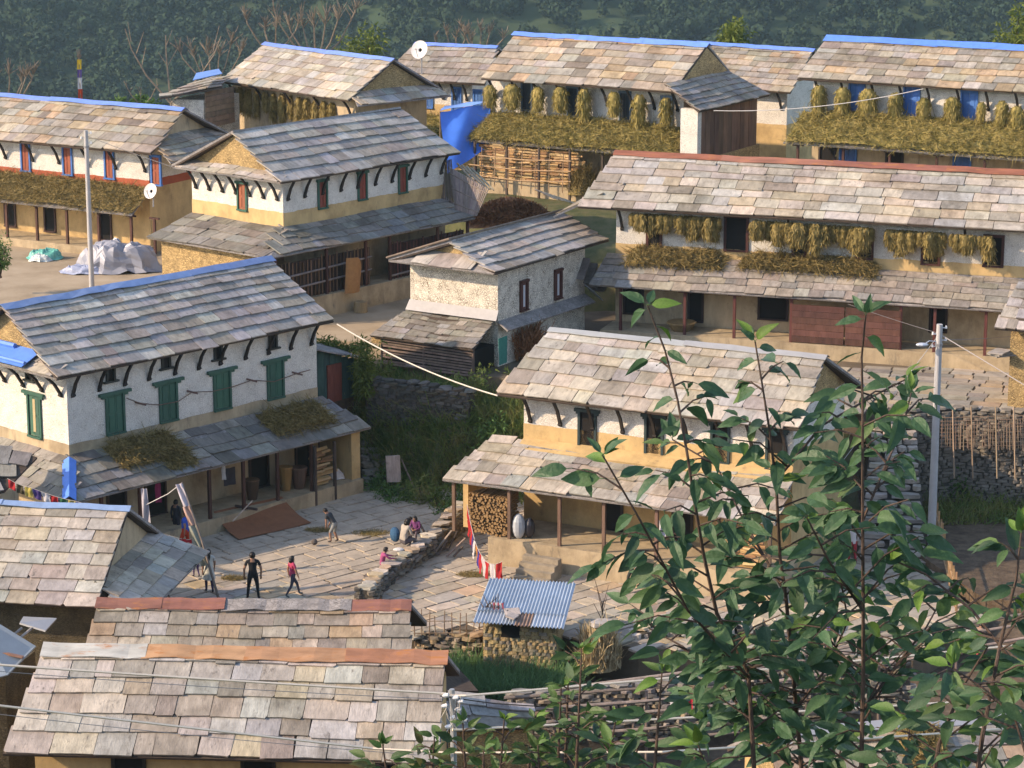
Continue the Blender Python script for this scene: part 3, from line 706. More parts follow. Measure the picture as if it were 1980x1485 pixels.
# B
house('B', 'white and ochre house with green window frames, its ochre gable end in the sun', pal='grey', rows=6, sw=.85, bh=.62, pentL=.65, ver=True, vrows=4, vsw=.8, vpal='moss', wrapL=True,
      struts=10, strutsL=7, base=1.4, plinth=.95, seed=12, vposts=[-1.8, 1.2, 3.6, 5.1, 8.2, 10.2], prow=2, upper='white_wall', strut_len=.85, low='dull_plaster')
front('B', [(623, 376), (700, 360), (778, 347)], .60, 1.12, frame=GREEN, panel=(.24, .055, .035), lintel=.06)
front('B', [(469, 380)], .62, 1.1, plane='l', frame=GREEN, panel=(.30, .10, .05), lintel=.06)
rb = HROOT['B']
MB().box((-1.86, -.9, -.95), (-1.80, HP['B']['W'], 1.9)).build('side_wall', 'gable_stone', rb)
def lattice(root, u0, u1, v, z0, z1, n, key='lattice_slat', col=(.10, .06, .04)):
    for k in range(n):
        u = lerp(u0, u1, (k + .5) / n); MB().bar((u, v, z0), (u + rnd.uniform(-.03, .03), v, z1 - rnd.uniform(0, .25)), .055, .03).build(key, 'wood', root, jit(col, .5))
MB().box((-1.7, -1.18, 0), (4.0, -1.15, 1.6)).build('railing_board', 'wood', rb, (.045, .028, .022))
MB().box((5.2, -1.18, 0), (10.1, -1.15, 1.55)).build('railing_board', 'wood', rb, (.045, .028, .022))
lattice(rb, -1.7, 4.0, -1.22, .0, 1.75, 26, col=(.14, .085, .05)); lattice(rb, 5.2, 10.1, -1.22, .0, 1.7, 24, col=(.085, .035, .03))
for u0, u1, z in ((-1.7, 4.0, .55), (5.2, 10.1, .9), (5.2, 10.1, .25), (-1.7, 4.0, 1.1)):
    MB().tube([(u0, -1.28, z - .08), (u1, -1.28, z + .1)], .045).build('rail', 'wood', rb, (.21, .175, .16))
# C: large house of the courtyard
house('C', 'large white house with green shuttered windows beside the paved courtyard', pal='grey', rows=8, sw=.82, bh=.42, band='dull_plaster', pentL=.85, ver=True, vrows=4, vsw=.85, vpal='moss', wrapL=True, struts=11, strutsL=6,
      base=1.2, cap=(.18, .27, .46), capw=.30, capn=3, plinth=.56, seed=13, strut_len=.85, prow=2, low='dull_plaster',
      vposts=[on_wall(HP['C'], 'f', x, 950, -1.8)[0] for x in (195, 270, 405, 471, 537, 603)])
front('C', [(222, 799), (325, 776), (429, 754), (532, 733)], .86, 1.40, frame=GREEN, panel=(.035, .115, .08), lintel=.28)
front('C', [(213, 723), (320, 698), (421, 681), (527, 660)], .42, .48, frame=(.025, .03, .027), sill=.12)
front('C', [(68, 803)], .80, 1.5, plane='l', frame=GREEN, panel=(.05, .12, .085), lintel=.22, light=(.45, .36, .2))
front('C', [(58, 722)], .42, .45, plane='l', frame=(.025, .03, .027), sill=.12)
rc = HROOT['C']; pc = HP['C']
for x, y, w, h in ((300, 960, 1.0, 1.75), (500, 920, 1.0, 1.7), (585, 905, .8, 1.6), (225, 975, .9, 1.2)):
    u, _ = on_wall(pc, 'f', x, y); opening(rc, pc, 'f', u, h / 2 + .05, w, h, frame=(.05, .03, .025), name='door')
uR = pc['L'] + .55
MB().box((uR - .45, -1.75, -1.2), (uR, -.003, 1.92)).build('end_wall', 'ochre_plaster', rc)
# blue folded sheet over the veranda hip, blue sheet on the gable roof
def hip_cap(root, a, b, w, col, lift=.12, name='hip_cap'):
    a, b = V3(a), V3(b); d = (b - a) / np.linalg.norm(b - a); side = np.cross(d, (0, 0, 1)); side /= np.linalg.norm(side); q = MB(); up = np.array([0, 0, lift])
    vs = []
    for t in (0, .5, 1):
        c = lerp(a, b, t) + up; vs += [c + side * w - np.array([0, 0, .11]), c + np.array([0, 0, .05]), c - side * w - np.array([0, 0, .11])]
    vs2 = [v - np.array([0, 0, .02]) for v in vs]; m = len(vs)
    f = [(0, 1, 4, 3), (1, 2, 5, 4), (3, 4, 7, 6), (4, 5, 8, 7)]
    q.add(vs + vs2, f + [tuple(m + i for i in reversed(x)) for x in f] + [(0, m, m + 1, 1), (1, m + 1, m + 2, 2), (6, 7, m + 7, m + 6), (7, 8, m + 8, m + 7)] + [(0, 3, m + 3, m), (3, 6, m + 6, m + 3), (2, m + 2, m + 5, 5), (5, m + 5, m + 8, 8)])
    return q.build(name, 'paint', root, col)
hip_cap(rc, (-.2, -.25, 2.83), (-1.58, -1.98, 2.02), .24, (.10, .26, .72), .16)
q = MB(); q.sheet((-1.0, 6.3, 6.16), (-1.0, 1.2, 6.16), (-.05, 1.3, 6.55), (-.05, 6.2, 6.55), .03); q.tube([(-.85, 6.3, 6.26), (-.85, 1.2, 6.26)], .07); q.tube([(-.2, 6.3, 6.56), (-.2, 2.6, 6.56)], .1)
q.build('gable_flashing', 'paint', rc, (.10, .25, .70))
# D: house behind the young tree
house('D', 'white and ochre house half hidden behind the leafy young tree', pal='pale', rows=6, sw=.9, bh=.62, ver=True, vrows=5, vsw=.75, vpal='pale', struts=9, base=1.3, cap=(.44, .43, .43), capw=.24, capm='tin',
      plinth=.95, seed=14, strut_len=1.0, vposts=[on_wall(HP['D'], 'f', x, 1000, -2.48)[0] for x in (878, 985, 1082, 1168, 1270, 1390, 1490)], postcol=(.16, .10, .07), low='ochre_plaster')
front('D', [(1136, 832), (1265, 843), (1393, 856), (1500, 870)], .72, 1.32, frame=(.03, .05, .05), panel=None, lintel=.12)
front('D', [(1185, 1005), (1320, 1020)], .8, 1.4, frame=(.04, .03, .025), name='door')
rd = HROOT['D']
MB().box((-1.45, -1.9, 0), (-1.25, -.2, 1.75)).build('side_wall', 'ochre_plaster', rd)
q = MB(); q.sheet((.0, -.62, 2.72), (HP['D']['L'], -.62, 2.72), (HP['D']['L'], -.02, 2.98), (0, -.02, 2.98), .1); q.build('ledge', 'ochre_plaster', rd)
for k in range(5): MB().box((1.55 + k * .012, -3.3 - .28 * k, -.95), (2.9, -3.02 - .28 * k + .001, -.25 - .17 * k)).build('step', 'stone', rd, (.30, .25, .18)) if k < 4 else None
# E: long house
house('E', 'long stone roofed house with dark red windows and golden sheaves under its eave', pal='pale', rows=7, sw=1.12, bh=.45, pentL=2.5, ver=True, vrows=5, vsw=.72, vpal='brown', struts=4, base=1.2,
      cap=[(.27, .105, .065), (.30, .13, .09), (.25, .10, .07)], capm='rust', capw=.34, capn=5, plinth=.62, seed=15, prow=2, postcol=(.10, .035, .03), low='dull_plaster',
      vposts=[on_wall(HP['E'], 'f', x, 610, -1.75)[0] for x in (1200, 1324, 1420, 1530, 1742, 1808, 1907)])
for x, y, w, h in ((1265, 462, .7, .95), (1424, 452, 1.05, 1.35), (1546, 474, .65, .8), (1672, 476, .75, .95), (1800, 487, .8, .95), (1921, 486, .85, 1.15)):
    front('E', [(x, y)], w, h, frame=DKRED, panel=None, fw=.11)
for x, w, h in ((1225, .9, 1.2), (1345, .7, 1.5), (1495, 1.3, .9), (1815, .75, 1.0)):
    u, _ = on_wall(HP['E'], 'f', x, 600); opening(HROOT['E'], HP['E'], 'f', u, 1.0, w, h, frame=(.035, .02, .018), name='door')
re = HROOT['E']
ue0, ue1, ue2 = (on_wall(HP['E'], 'f', x, 610, -1.78)[0] for x in (1532, 1634, 1742))
for a, b in ((ue0, ue1 - .03), (ue1 + .03, ue2)):
    for k in range(6): MB().box((a, -1.83, .04 + k * .26), (b, -1.79 + .006 * (k % 2), .04 + k * .26 + .25)).build('wall_plank', 'wood', re, jit((.11, .05, .038), .25))
# F: small rough white house
house('F', 'small house of rough whitewashed stone with a slatted shed under its gable', pal='grey', rows=5, sw=.85, low='rough_white_wall', bh=0, upper='rough_white_wall', pentL=.9, base=2.2, seed=16, prow=1, gable='gable_stone')
front('F', [(1012, 572), (1078, 550)], .62, 1.12, frame=DKRED, panel=(.12, .045, .035), fw=.12, light=(.5, .52, .55))
rf_ = HROOT['F']; pf = HP['F']
q = MB(); q.tube([(-.95, pf['W'] + .5, pf['ze'] + .12), (-.2, pf['W'] / 2 + .1, pf['zr'] + .14), (3.5, pf['W'] / 2, pf['zr'] + .15), (8.4, pf['W'] / 2, pf['zr'] + .12)], .055); q.build('ridge_pole', 'wood', rf_, (.20, .15, .11))
a0 = loc_px('F', 'u', 0, 788, 594)[2]; zt_ = loc_px('F', 'u', 0, 962, 640)[2]
e0, e1 = loc_px('F', 'u', -1.9, 716, 646), loc_px('F', 'u', -1.9, 914, 681)
zE = (e0[2] + e1[2]) / 2; zT = zE + .85
q = MB().sheet((-1.9, e0[1], zE), (-1.9, e1[1], zE), (-.02, .12, zT), (-.02, pf['W'] - .02, zT), .06).build('shed_roof', 'deck', rf_)
slates(q, (-1.9, e0[1], zE), (-1.9, e1[1], zE), (-.02, .12, zT - .03), (-.02, pf['W'], zT - .03), 6, .5, 'moss', seed=31, th=.035, rag=1.6)
fl_ = MB()
for k in range(3): fl_.sheet((-.30, pf['W'] * (1 - k / 3) + .05, zT + .03 + .01 * k), (-.30, pf['W'] * (1 - (k + 1) / 3) - .1, zT + .03 + .01 * k), (-.03, pf['W'] * (1 - (k + 1) / 3) - .05, zT + .42), (-.03, pf['W'] * (1 - k / 3) + .02, zT + .42), .03)
fl_.build('flashing', 'concrete', rf_)
g0 = .95                                               # floor of the shed above the house datum
for k in range(9):
    z = g0 + (zE - .1 - g0) * (k + .5) / 9
    MB().bar((-1.72, e1[1] + .15, z), (-1.72, e0[1] - .45, z + rnd.uniform(-.03, .03)), .05, .055 + rnd.uniform(0, .02)).build('slat', 'wood', rf_, jit((.16, .12, .10), .3))
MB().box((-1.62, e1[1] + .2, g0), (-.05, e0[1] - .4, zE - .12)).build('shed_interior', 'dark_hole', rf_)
for v in (e1[1] + .12, e0[1] - .42, (e0[1] + e1[1]) / 2): MB().bar((-1.69, v, g0 - .3), (-1.69, v, zE - .02), .09, .09).build('post', 'wood', rf_, (.11, .08, .065))
MB().box((-1.75, e0[1] - .42, g0 - .9), (-.2, e0[1] + .05, zE - .08)).build('side_wall', 'gable_stone', rf_)
q = MB().sheet((-.1, -.55, zT - .32), (pf['L'], -.55, zT - .32), (pf['L'], -.01, zT - .02), (-.02, -.01, zT - .02), .07).build('skirt_roof', 'slate_back', rf_)
MB().sheet((-.9, -.62, zE + .35), (-.8, -.60, zE - .75), (-.2, -.56, zE - .75), (-.2, -.58, zE + .35), .02).build('curtain', 'cloth', rf_, (.04, .20, .16))
# heavy slate skirt between F and E
for k in range(4):
    o = loc_px('F', 'v', -.35, 1135 + 14 * k, 520 + 9 * k)
    M = Matrix.Translation((o[0], o[1], o[2])) @ Matrix.Rotation(R(-55 + 6 * k), 4, 'Y') @ Matrix.Diagonal((1.0, .75, .06, 1))
    link('skirt_slate', SLABS[k], rf_, jit((.17, .15, .13), .2), M=M)
o = loc_px('F', 'v', -.9, 1158, 572)
link('loose_sheet', SLABS[5], rf_, (.30, .34, .36), M=Matrix.Translation(o) @ Matrix.Rotation(R(35), 4, 'Y') @ Matrix.Rotation(R(25), 4, 'X') @ Matrix.Diagonal((.95, .62, .03, 1)))
# K
house('K', 'stone house with green corn bundles hung before its white wall and a haystrewn lower roof', pal='tan', rows=7, sw=.95, bh=.12, low='dull_plaster', pentR=0, ver=True, vslates=False, struts=9, base=2.6,
      cap=(.13, .27, .78), capw=.30, capn=3, plinth=.5, seed=17, prow=5, posts=7, gable='gable_stone', postcol=(.06, .045, .035))
front('K', [(1019, 186), (1108, 197), (1209, 207), (1290, 216)], .66, 1.35, frame=(.10, .16, .22), panel=(.035, .045, .055))
rk = HROOT['K']; pk = HP['K']; Lk, Wk = pk['L'], pk['W']
zl = pk['z'] + 4.15
def kl(v): c, s_ = math.cos(pk['th']), math.sin(pk['th']); x, y = v.x - pk['x'], v.y - pk['y']; return (x * c + y * s_, -x * s_ + y * c, v.z - pk['z'])
k1, k2 = kl(at(1352, 216, zl)), kl(at(1488, 184, zl)); k0, k3 = (Lk - .1, -pk['ov'] + .15, pk['ze'] + .02), (Lk - .1, k2[1] - .5, pk['ze'] + .75)
k0b = (Lk - .1, k1[1] + .3, pk['ze'] + .5); k3 = (Lk - .1, k2[1] - .6, pk['ze'] + .5)
lr = MB().sheet(k1, k2, k3, k0b, .07).build('lean_to_roof', 'deck', rk); slates(lr, k1, k2, k3, k0b, 6, .62, 'brown', seed=71, th=.045)
MB().box((k1[0] - 1.15, k1[1] + .35, 1.75), (k1[0] - .25, k1[1] + .75, pk['ze'] - .62)).build('lean_to_wall', 'white_wall', rk)
MB().box((Lk + .004, k1[1] + .35, -2.4), (k1[0] - .2, k2[1] - .3, 1.746)).build('lean_to_base', 'gable_stone', rk)
nk = 13
for k in range(nk):
    a, b = lerp(k1[1] + .8, k2[1] - .5, k / nk), lerp(k1[1] + .8, k2[1] - .5, (k + 1) / nk) - .015
    MB().box((k1[0] - .34, a, 1.75), (k1[0] - .28 + .012 * (k % 2), b, pk['ze'] - .68)).build('wall_plank', 'wood', rk, jit((.15, .085, .055), .22))
# O
house('O', 'stone house with bright blue doors and hanging bundles at the upper edge of the village', pal='tan', rows=7, sw=.85, bh=.1, low='dull_plaster', ver=True, vslates=False, struts=12, base=2.6,
      cap=(.10, .25, .76), capw=.46, capn=3, plinth=.5, seed=18, posts=8)
front('O', [(1657, 186), (1763, 196), (1874, 207)], .84, 1.35, frame=BLUE, panel=(.06, .17, .44))
front('O', [(1640, 300), (1860, 325)], .9, 1.5, frame=BLUE, panel=(.055, .12, .3), name='door')
for x in (1600, 1730): front('O', [(x, 305)], .9, 1.5, frame=(.03, .02, .02), name='door')
# N, L, M behind
house('N', 'slate roofed house tucked behind the corn bundle house, with a blue ridge', pal='tan', rows=8, sw=.62, bh=.2, struts=5, base=3, cap=(.13, .25, .70), capw=.26, capn=3, seed=19)
house('L', 'house with a golden straw curtain under its eave at the back of the village', pal='pale', rows=6, sw=.72, low='dull_plaster', upper='dull_plaster', bh=0, pentR=1.1, pentL=0, base=3, cap=(.16, .27, .70), capw=.26, seed=20, prow=2, struts=5, gable='gable_stone', ver=None)
house('M', 'small white house with blue shutters under the large satellite dish', pal='brown', rows=6, sw=.6, bh=.55, struts=6, base=2.5, cap=(.16, .28, .74), capw=.28, seed=21, ver=None)
front('M', [(828, 187), (883, 192), (925, 197)], .62, 1.15, frame=BLUE, panel=(.07, .17, .40))
# H, I, J, Q: roofs in front
house('H', 'slate roof with a dull blue ridge left of the courtyard players', pal='pale', rows=8, sw=.9, bh=.0, low='shaded_wall', upper='shaded_wall', pentR=1.75, base=2.2, cap=(.22, .33, .50), capw=.20, capn=2, seed=22, prow=4, gable='dull_plaster', struts=0)
house('I', 'low house whose ragged slates hang under brown sheet metal ridge plates', pal='tan', rows=7, sw=.72, bh=0, low='dull_plaster', upper='dull_plaster', base=1.5,
      cap=[(.25, .115, .085), (.25, .11, .08), (.36, .29, .22), (.36, .28, .21), (.26, .12, .09)], capm=['rust', 'rust', 'slate_back', 'slate_back', 'rust'], capw=.42, capn=5, seed=23)
house('J', 'nearest house, its broad slates below a rust streaked metal ridge', pal='pale', rows=6, sw=.84, bh=0, low='ochre_plaster', upper='ochre_plaster', base=2.5,
      cap=[(.46, .44, .40), (.44, .25, .14), (.40, .22, .12), (.36, .17, .10)], capm='rust', capw=.44, capn=4, seed=24)
house('Q', 'slate roof behind the young tree with a patch of yellow straw', pal='tan', rows=7, sw=.7, bh=0, low='ochre_plaster', upper='ochre_plaster', base=2.0, cap=(.42, .42, .44), capm='tin', capw=.3, seed=25)
front('J', [(250, 1500), (500, 1505), (760, 1510)], .9, 1.3, frame=(.03, .025, .02))
# lean-to shed left of L
pl = HP['L']
q = thing('lean_to_shed', 'little white stone shed under a lean-to slate roof with a blue sheet', 'shed', (0, 0, 0))
a, b, c, d = atY(308, 190, 131), atY(430, 168, 131.5), atY(432, 148, 135), atY(375, 158, 136.5)
sr = MB().sheet(a, b, c, d, .08).build('roof', 'deck', q)
slates(sr, a, b, c, d, 4, .6, 'brown', seed=41)
e0_, e1_ = atY(333, 190, 132), atY(393, 172, 131.6)
MB().prism([(e0_.x, e0_.y), (e1_.x, e1_.y), (e1_.x + 1.5, e1_.y + 3), (e0_.x + 1.5, e0_.y + 3)], 3.5, e0_.z - .05).build('wall', 'rough_white_wall', q)
w0 = atY(396, 172, 131.6); w1 = atY(452, 168, 134)
for k in range(7):
    z = w0.z - 1.9 + k * .27
    MB().bar((w0.x, w0.y, z), (w1.x, w1.y, z), .04, .25).build('wall_plank', 'wood', q, jit((.22, .15, .10), .2))
c0 = [atY(373, 168, 131.2), atY(430, 155, 131.6), atY(423, 146, 133.4), atY(380, 154, 133.6)]
MB().sheet(*[v + Vector((0, 0, .35)) for v in c0], .03).build('roof_sheet', 'paint', q, (.12, .24, .55))
# small wooden shed beside C
ds = HP['C']
def c_at(px, py, off): return loc_px('C', 'v', off, px, py)
g1, g2 = c_at(612, 662, 1.0), c_at(688, 690, 1.0)
zb_ = c_at(650, 775, 1.0)[2]
q = thing('wooden_shed', 'dark green plank shed with a red door at the end of the large house', 'shed', wld('C', (0, 0, 0)), ds['th'])
uu0, uu1 = ds['L'] + .02, g2[0] - .1
n = 9
for k in range(n):
    a = lerp(uu0, uu1, k / n); b = lerp(uu0, uu1, (k + 1) / n) - .012
    MB().box((a, 1.0, zb_), (b, 1.04 + .006 * (k % 2), lerp(g1[2], g2[2], (k + .5) / n) - .05)).build('wall_plank', 'wood', q, jit((.04, .085, .075), .2))
MB().box((uu0, 1.045, zb_ - 2.0), (uu1, 3.0, g2[2] - .1)).build('body', 'deck', q)
ud = lerp(uu0, uu1, .62); MB().box((ud - .38, .95, zb_), (ud + .38, .998, zb_ + 1.5)).build('door', 'wood', q, (.17, .05, .035))
MB().sheet((uu0, .7, g1[2] + .02), (uu1 + .25, .7, g2[2] - .02), (uu1 + .25, 3.2, g2[2] + .25), (uu0, 3.2, g1[2] + .3), .06).build('roof', 'slate_back', q)
# right edge: tall stone store and its roof
q = thing('stone_store', 'tall dry stone store at the edge of the upper yard', 'shed')
a, b = at(1948, 785, 3.65), at(2100, 800, 3.65)
ztop = atY(1950, 625, a.y).z
MB().prism([(a.x, a.y), (b.x, b.y), (b.x + 1, b.y + 3), (a.x + 1, a.y + 3)], 2.2, ztop).build('wall', 'gable_stone', q)
A_, B_, C_, D_ = Vector((a.x - .75, a.y - .7, ztop - .05)), Vector((b.x, b.y - .7, ztop - .05)), Vector((b.x + .8, b.y + 1.8, ztop + 1.2)), Vector((a.x + .6, a.y + 1.9, ztop + 1.2))
sr = MB().sheet(A_, B_, C_, D_, .07).build('roof', 'deck', q); slates(sr, A_, B_, C_, D_, 5, .6, 'grey', seed=44)
for k in range(3): link('loose_slate', SLABS[k], q, jit((.33, .30, .27), .1), M=Matrix.Translation((a.x - .15, a.y - .25, 3.65 + 2.0 + k * .07)) @ Matrix.Rotation(.4 + k * .3, 4, 'Z') @ Matrix.Diagonal((.9, .6, .05, 1)))
# left edge: corner of another roof, and the tin lean-to
q = thing('neighbour_house', 'dark slate roof corner of a house at the edge of the big house', 'house')
A_, B_, C_, D_ = atY(-160, 985, 83.0), atY(8, 950, 84.2), atY(72, 884, 86.0), atY(-40, 850, 86.6)
sr = MB().sheet(A_, B_, C_, D_, .08).build('roof', 'deck', q); slates(sr, A_, B_, C_, D_, 3, .8, 'moss', seed=45)
MB().prism([(A_.x, A_.y + .6), (B_.x - .6, B_.y + .4), (C_.x - .7, C_.y), (D_.x, D_.y)], -1.5, min(A_.z, B_.z) - .1).build('wall', 'dull_plaster', q)
q = thing('tin_lean_to', 'grey sheet metal lean-to roof at the corner of the nearest houses', 'shed')
A_, B_, C_, D_ = atY(-120, 1340, 70.2), atY(14, 1305, 70.2), atY(69, 1249, 71.6), atY(-60, 1170, 72.6)
MB().sheet(A_, B_, C_, D_, .05).build('roof', 'tin', q, (.22, .27, .31))
A2, B2 = lerp(A_, D_, .45), lerp(B_, C_, .45)
MB().bar(lerp(A_, D_, .55) + Vector((0, 0, .05)), lerp(B_, C_, .55) + Vector((0, 0, .05)), .12, .05).build('roof_batten', 'rust', q, (.25, .14, .10))
A_, B_, C_, D_ = atY(38, 1204, 73.0), atY(88, 1219, 72.6), atY(110, 1195, 73.6), atY(45, 1192, 74.0)
MB().sheet(A_, B_, C_, D_, .05).build('loose_sheet', 'tin', q, (.36, .37, .38))
MB().prism([(A_.x - 4, A_.y - 2), (A_.x - .2, A_.y - 1.5), (A_.x + .3, A_.y + .6), (A_.x - 4, A_.y + 1)], -4, A_.z - 1.1).build('wall', 'shaded_wall', q)
for k in range(2): MB().tube([A_ + Vector((.1 + .3 * k, -.2, -.1)), A_ + Vector((-.6 + .3 * k, -1.2, -.5))], .04).build('rafter', 'wood', q, (.3, .27, .24))
# ---------------------------------------------------------------- straw and hay
def hay_layer(name, label, m, key, A, B, C, D, thick, n, blen, seed, cat='hay', lump=.75, edge=.12):
    """hay strewn over a sloping patch A-B (low edge) C-D of a house: a lumpy body and thousands of stalks"""
    g = np.random.RandomState(seed); A, B, C, D = [np.array(wld(key, q)) for q in (A, B, C, D)]
    nrm = np.cross(B - A, D - A); nrm /= np.linalg.norm(nrm)
    if nrm[2] < 0: nrm = -nrm
    def hfun(s, t):
        e = min(1, min(s, 1 - s) / edge) * min(1, (1 - t) / .1 + .3) * min(1, t / .06 + .45)
        k = noise.noise(Vector((s * 11 + seed, t * 5, .3))) * lump + noise.noise(Vector((s * 31, t * 13 + seed, 4))) * lump * .6
        return thick * max(.05, e) * (1 + k)
    def P(s, t): return lerp(lerp(A, B, s), lerp(D, C, s), t) + nrm * hfun(s, t)
    nu = max(12, int(np.linalg.norm(B - A) / .22)); nv = 10
    v, f = grid_patch(P, nu, nv)
    st = g.rand(n, 2); st[:, 1] = np.clip(st[:, 1] * 1.06 - .04, -.03, 1.02)
    pos = np.array([P(a, b) for a, b in st]) + nrm * g.uniform(-.02, .07, (n, 1))
    e1 = (B - A) / np.linalg.norm(B - A); e2 = np.cross(nrm, e1); an = g.uniform(0, 2 * np.pi, n)
    an = np.where(g.rand(n) < .6, an, -np.pi / 2 + g.normal(size=n) * .6)
    d = np.cos(an)[:, None] * e1 + np.sin(an)[:, None] * e2 + nrm * g.uniform(.05, .75, (n, 1)); d /= np.linalg.norm(d, axis=1)[:, None]
    bv, bf = blades(n, pos, d, blen, .036, .35, seed)
    return tag(link(name, np_mesh(name, [(v, f), (bv, bf)], m)), label, cat, kind='stuff')
def lp(key, *pts): return [loc_px(key, *q) for q in pts]
def ver_patch(key, u0, u1, t0, t1, lift=.07):
    """corners on the veranda roof of a house, t from its eave (0) to the wall (1)"""
    p = HP[key]; f = lambda u, t: (u, lerp(-p['dv'], -.02, t), lerp(p['zve'], p['zb'] - .03, t) + lift)
    return f(u0, t0), f(u1, t0), f(u1, t1), f(u0, t1)
UA = lambda key, px, py: on_wall(HP[key], 'f', px, py, -HP[key]['dv'] * .5)[0]
hay_layer('hay_layer', 'thick layer of brown gold hay covering the lower roof of the blue windowed house', 'straw', 'A', *ver_patch('A', -1.2, 16.3, .02, .98), .24, 9000, .34, 1)
hay_layer('hay_layer', 'green hay heaped over the lower roof beneath the corn bundles', 'green_hay', 'K', *ver_patch('K', -.5, pk['L'] + .4, .0, 1.0), .30, 9000, .36, 2)
hay_layer('hay_layer', 'hay drying on the lower roof below the bright blue doors', 'green_hay', 'O', *ver_patch('O', -.5, 16.2, .0, 1.0), .32, 11000, .36, 3)
hay_layer('hay_layer', 'golden straw strip along the top of the long lower roof', 'straw', 'E', *ver_patch('E', UA('E', 1205, 490), UA('E', 1395, 500), .62, 1.12, .08), .26, 3200, .34, 4)
hay_layer('hay_layer', 'golden straw ridge next to the gap on the long lower roof', 'straw', 'E', *ver_patch('E', UA('E', 1425, 500), UA('E', 1690, 520), .70, 1.12, .08), .26, 4200, .34, 5)
hay_layer('hay_layer', 'brown straw heap on the mossy veranda roof above the prayer flag pole', 'straw', 'C', *ver_patch('C', on_wall(pc, 'f', 222, 850, -.8)[0], on_wall(pc, 'f', 345, 835, -.8)[0], .42, .98), .26, 3000, .34, 6)
hay_layer('hay_layer', 'straw heap on the mossy veranda roof near the stone stairs', 'straw', 'C', *ver_patch('C', on_wall(pc, 'f', 520, 830, -1)[0], on_wall(pc, 'f', 632, 805, -1)[0], .30, .88), .22, 2400, .30, 7)
hay_layer('hay_layer', 'thin scatter of straw sliding down the middle of the mossy veranda roof', 'straw', 'C', *ver_patch('C', on_wall(pc, 'f', 315, 890, -1.4)[0], on_wall(pc, 'f', 372, 880, -1.4)[0], .12, .55), .08, 700, .26, 8)
hay_layer('hay_layer', 'green hay below the little white house with blue shutters', 'green_hay', 'M', (-.5, -2.2, 1.6), (4.8, -2.2, 1.6), (4.8, -.1, 2.6), (-.5, -.1, 2.6), .28, 2600, .34, 9)
def bundle(seed, length, width, m, n=320):
    """a sheaf hanging from its tied top: core and drooping stalks"""
    g = np.random.RandomState(seed); pr = [(0, .45), (.07, .85), (.2, 1.0), (.55, .95), (.88, .78), (1, .5)]
    prof = lambda t: np.interp(t, [a for a, _ in pr], [b for _, b in pr])
    v, f = grid_patch(lambda s, t: (math.cos(s * 6.283) * prof(t) * width * .42, math.sin(s * 6.283) * prof(t) * width * .34, -t * length), 9, 7)
    t = g.uniform(-.04, .86, n); a = g.uniform(0, 6.283, n); rr = prof(np.clip(t, 0, 1)) * g.uniform(.75, 1.12, n)
    pos = np.stack([np.cos(a) * rr * width * .45, np.sin(a) * rr * width * .38, -t * length], 1)
    d = np.stack([np.cos(a) * .2, np.sin(a) * .2, -np.ones(n)], 1) + g.normal(size=(n, 3)) * .3; d /= np.linalg.norm(d, axis=1)[:, None]
    bv, bf = blades(n, pos, d, length * .2, .05, .15, seed)
    return np_mesh('sheaf', [(v, f), (bv, bf)], m)
GB = [bundle(50 + k, 1.5, .92, 'green_hay', 420) for k in range(3)]
YB = [bundle(60 + k, 1.0, .52, 'corn', 260) for k in range(4)]
SB = [bundle(70 + k, 1.25, .46, 'corn', 240) for k in range(3)]
def hang(meshes, key, px, py, v, label, group, sc=1.0, i=0, top=None):
    u, w = on_wall(HP[key], 'f', px, py, v)
    q = wld(key, (u, v, w if top is None else top))
    o = link('sheaf', meshes[i % len(meshes)], loc=q, rotz=rnd.uniform(0, 6))
    o.scale = (sc * rnd.uniform(.9, 1.12), sc * rnd.uniform(.9, 1.12), sc * rnd.uniform(.88, 1.15))
    return tag(o, label, 'sheaf', group)
KB = ['green corn bundle at the end nearest the blue tarpaulin', 'green corn bundle just left of the first dark window', 'green corn bundle just right of the first dark window', 'green corn bundle just left of the second dark window', 'green corn bundle just right of the second dark window', 'green corn bundle just left of the third dark window', 'green corn bundle just right of the third dark window', 'green corn bundle at the end nearest the plank lean-to']
OB = ['hay bundle at the end next to the plank lean-to', 'hay bundle just left of the first blue door', 'hay bundle just right of the first blue door', 'hay bundle just left of the middle blue door', 'hay bundle just right of the middle blue door', 'hay bundle just left of the last blue door', 'short hay bundle just right of the last blue door', 'hay bundle second from the picture edge past the last blue door', 'hay bundle nearest the picture edge past the last blue door']
for i, (x, y) in enumerate([(947, 165), (990, 163), (1040, 168), (1084, 168), (1130, 172), (1187, 178), (1236, 184), (1288, 190)]):
    hang(GB, 'K', x, y, -.62, KB[i], 'corn bundles on the haystrewn house', (.8, .95, .8, .88, 1.0, .82, .98, .85)[i], i)
for i, (x, y, s) in enumerate([(1584, 166, .85), (1630, 170, .8), (1679, 172, .95), (1732, 180, .85), (1787, 190, .75), (1842, 188, .8), (1898, 198, .55), (1938, 196, .8), (1967, 206, .85)]):
    hang(GB, 'O', x, y, -.55, OB[i], 'hay bundles beside the blue doors', s, i + 1)
for x0, x1, y0, y1, n in ((1218, 1395, 412, 422, 19), (1455, 1690, 426, 441, 26), (1712, 1830, 444, 451, 13), (1836, 1918, 452, 458, 9)):
    for k in range(n):
        t = (k + .5) / n; hang(YB, 'E', lerp(x0, x1, t), lerp(y0, y1, t), -.5 + rnd.uniform(-.2, .2), 'golden millet sheaf hanging in the row under the long eave', 'millet sheaves under the long eave', rnd.choice([.42, .55, .65, .8, .95, 1.1]), k)
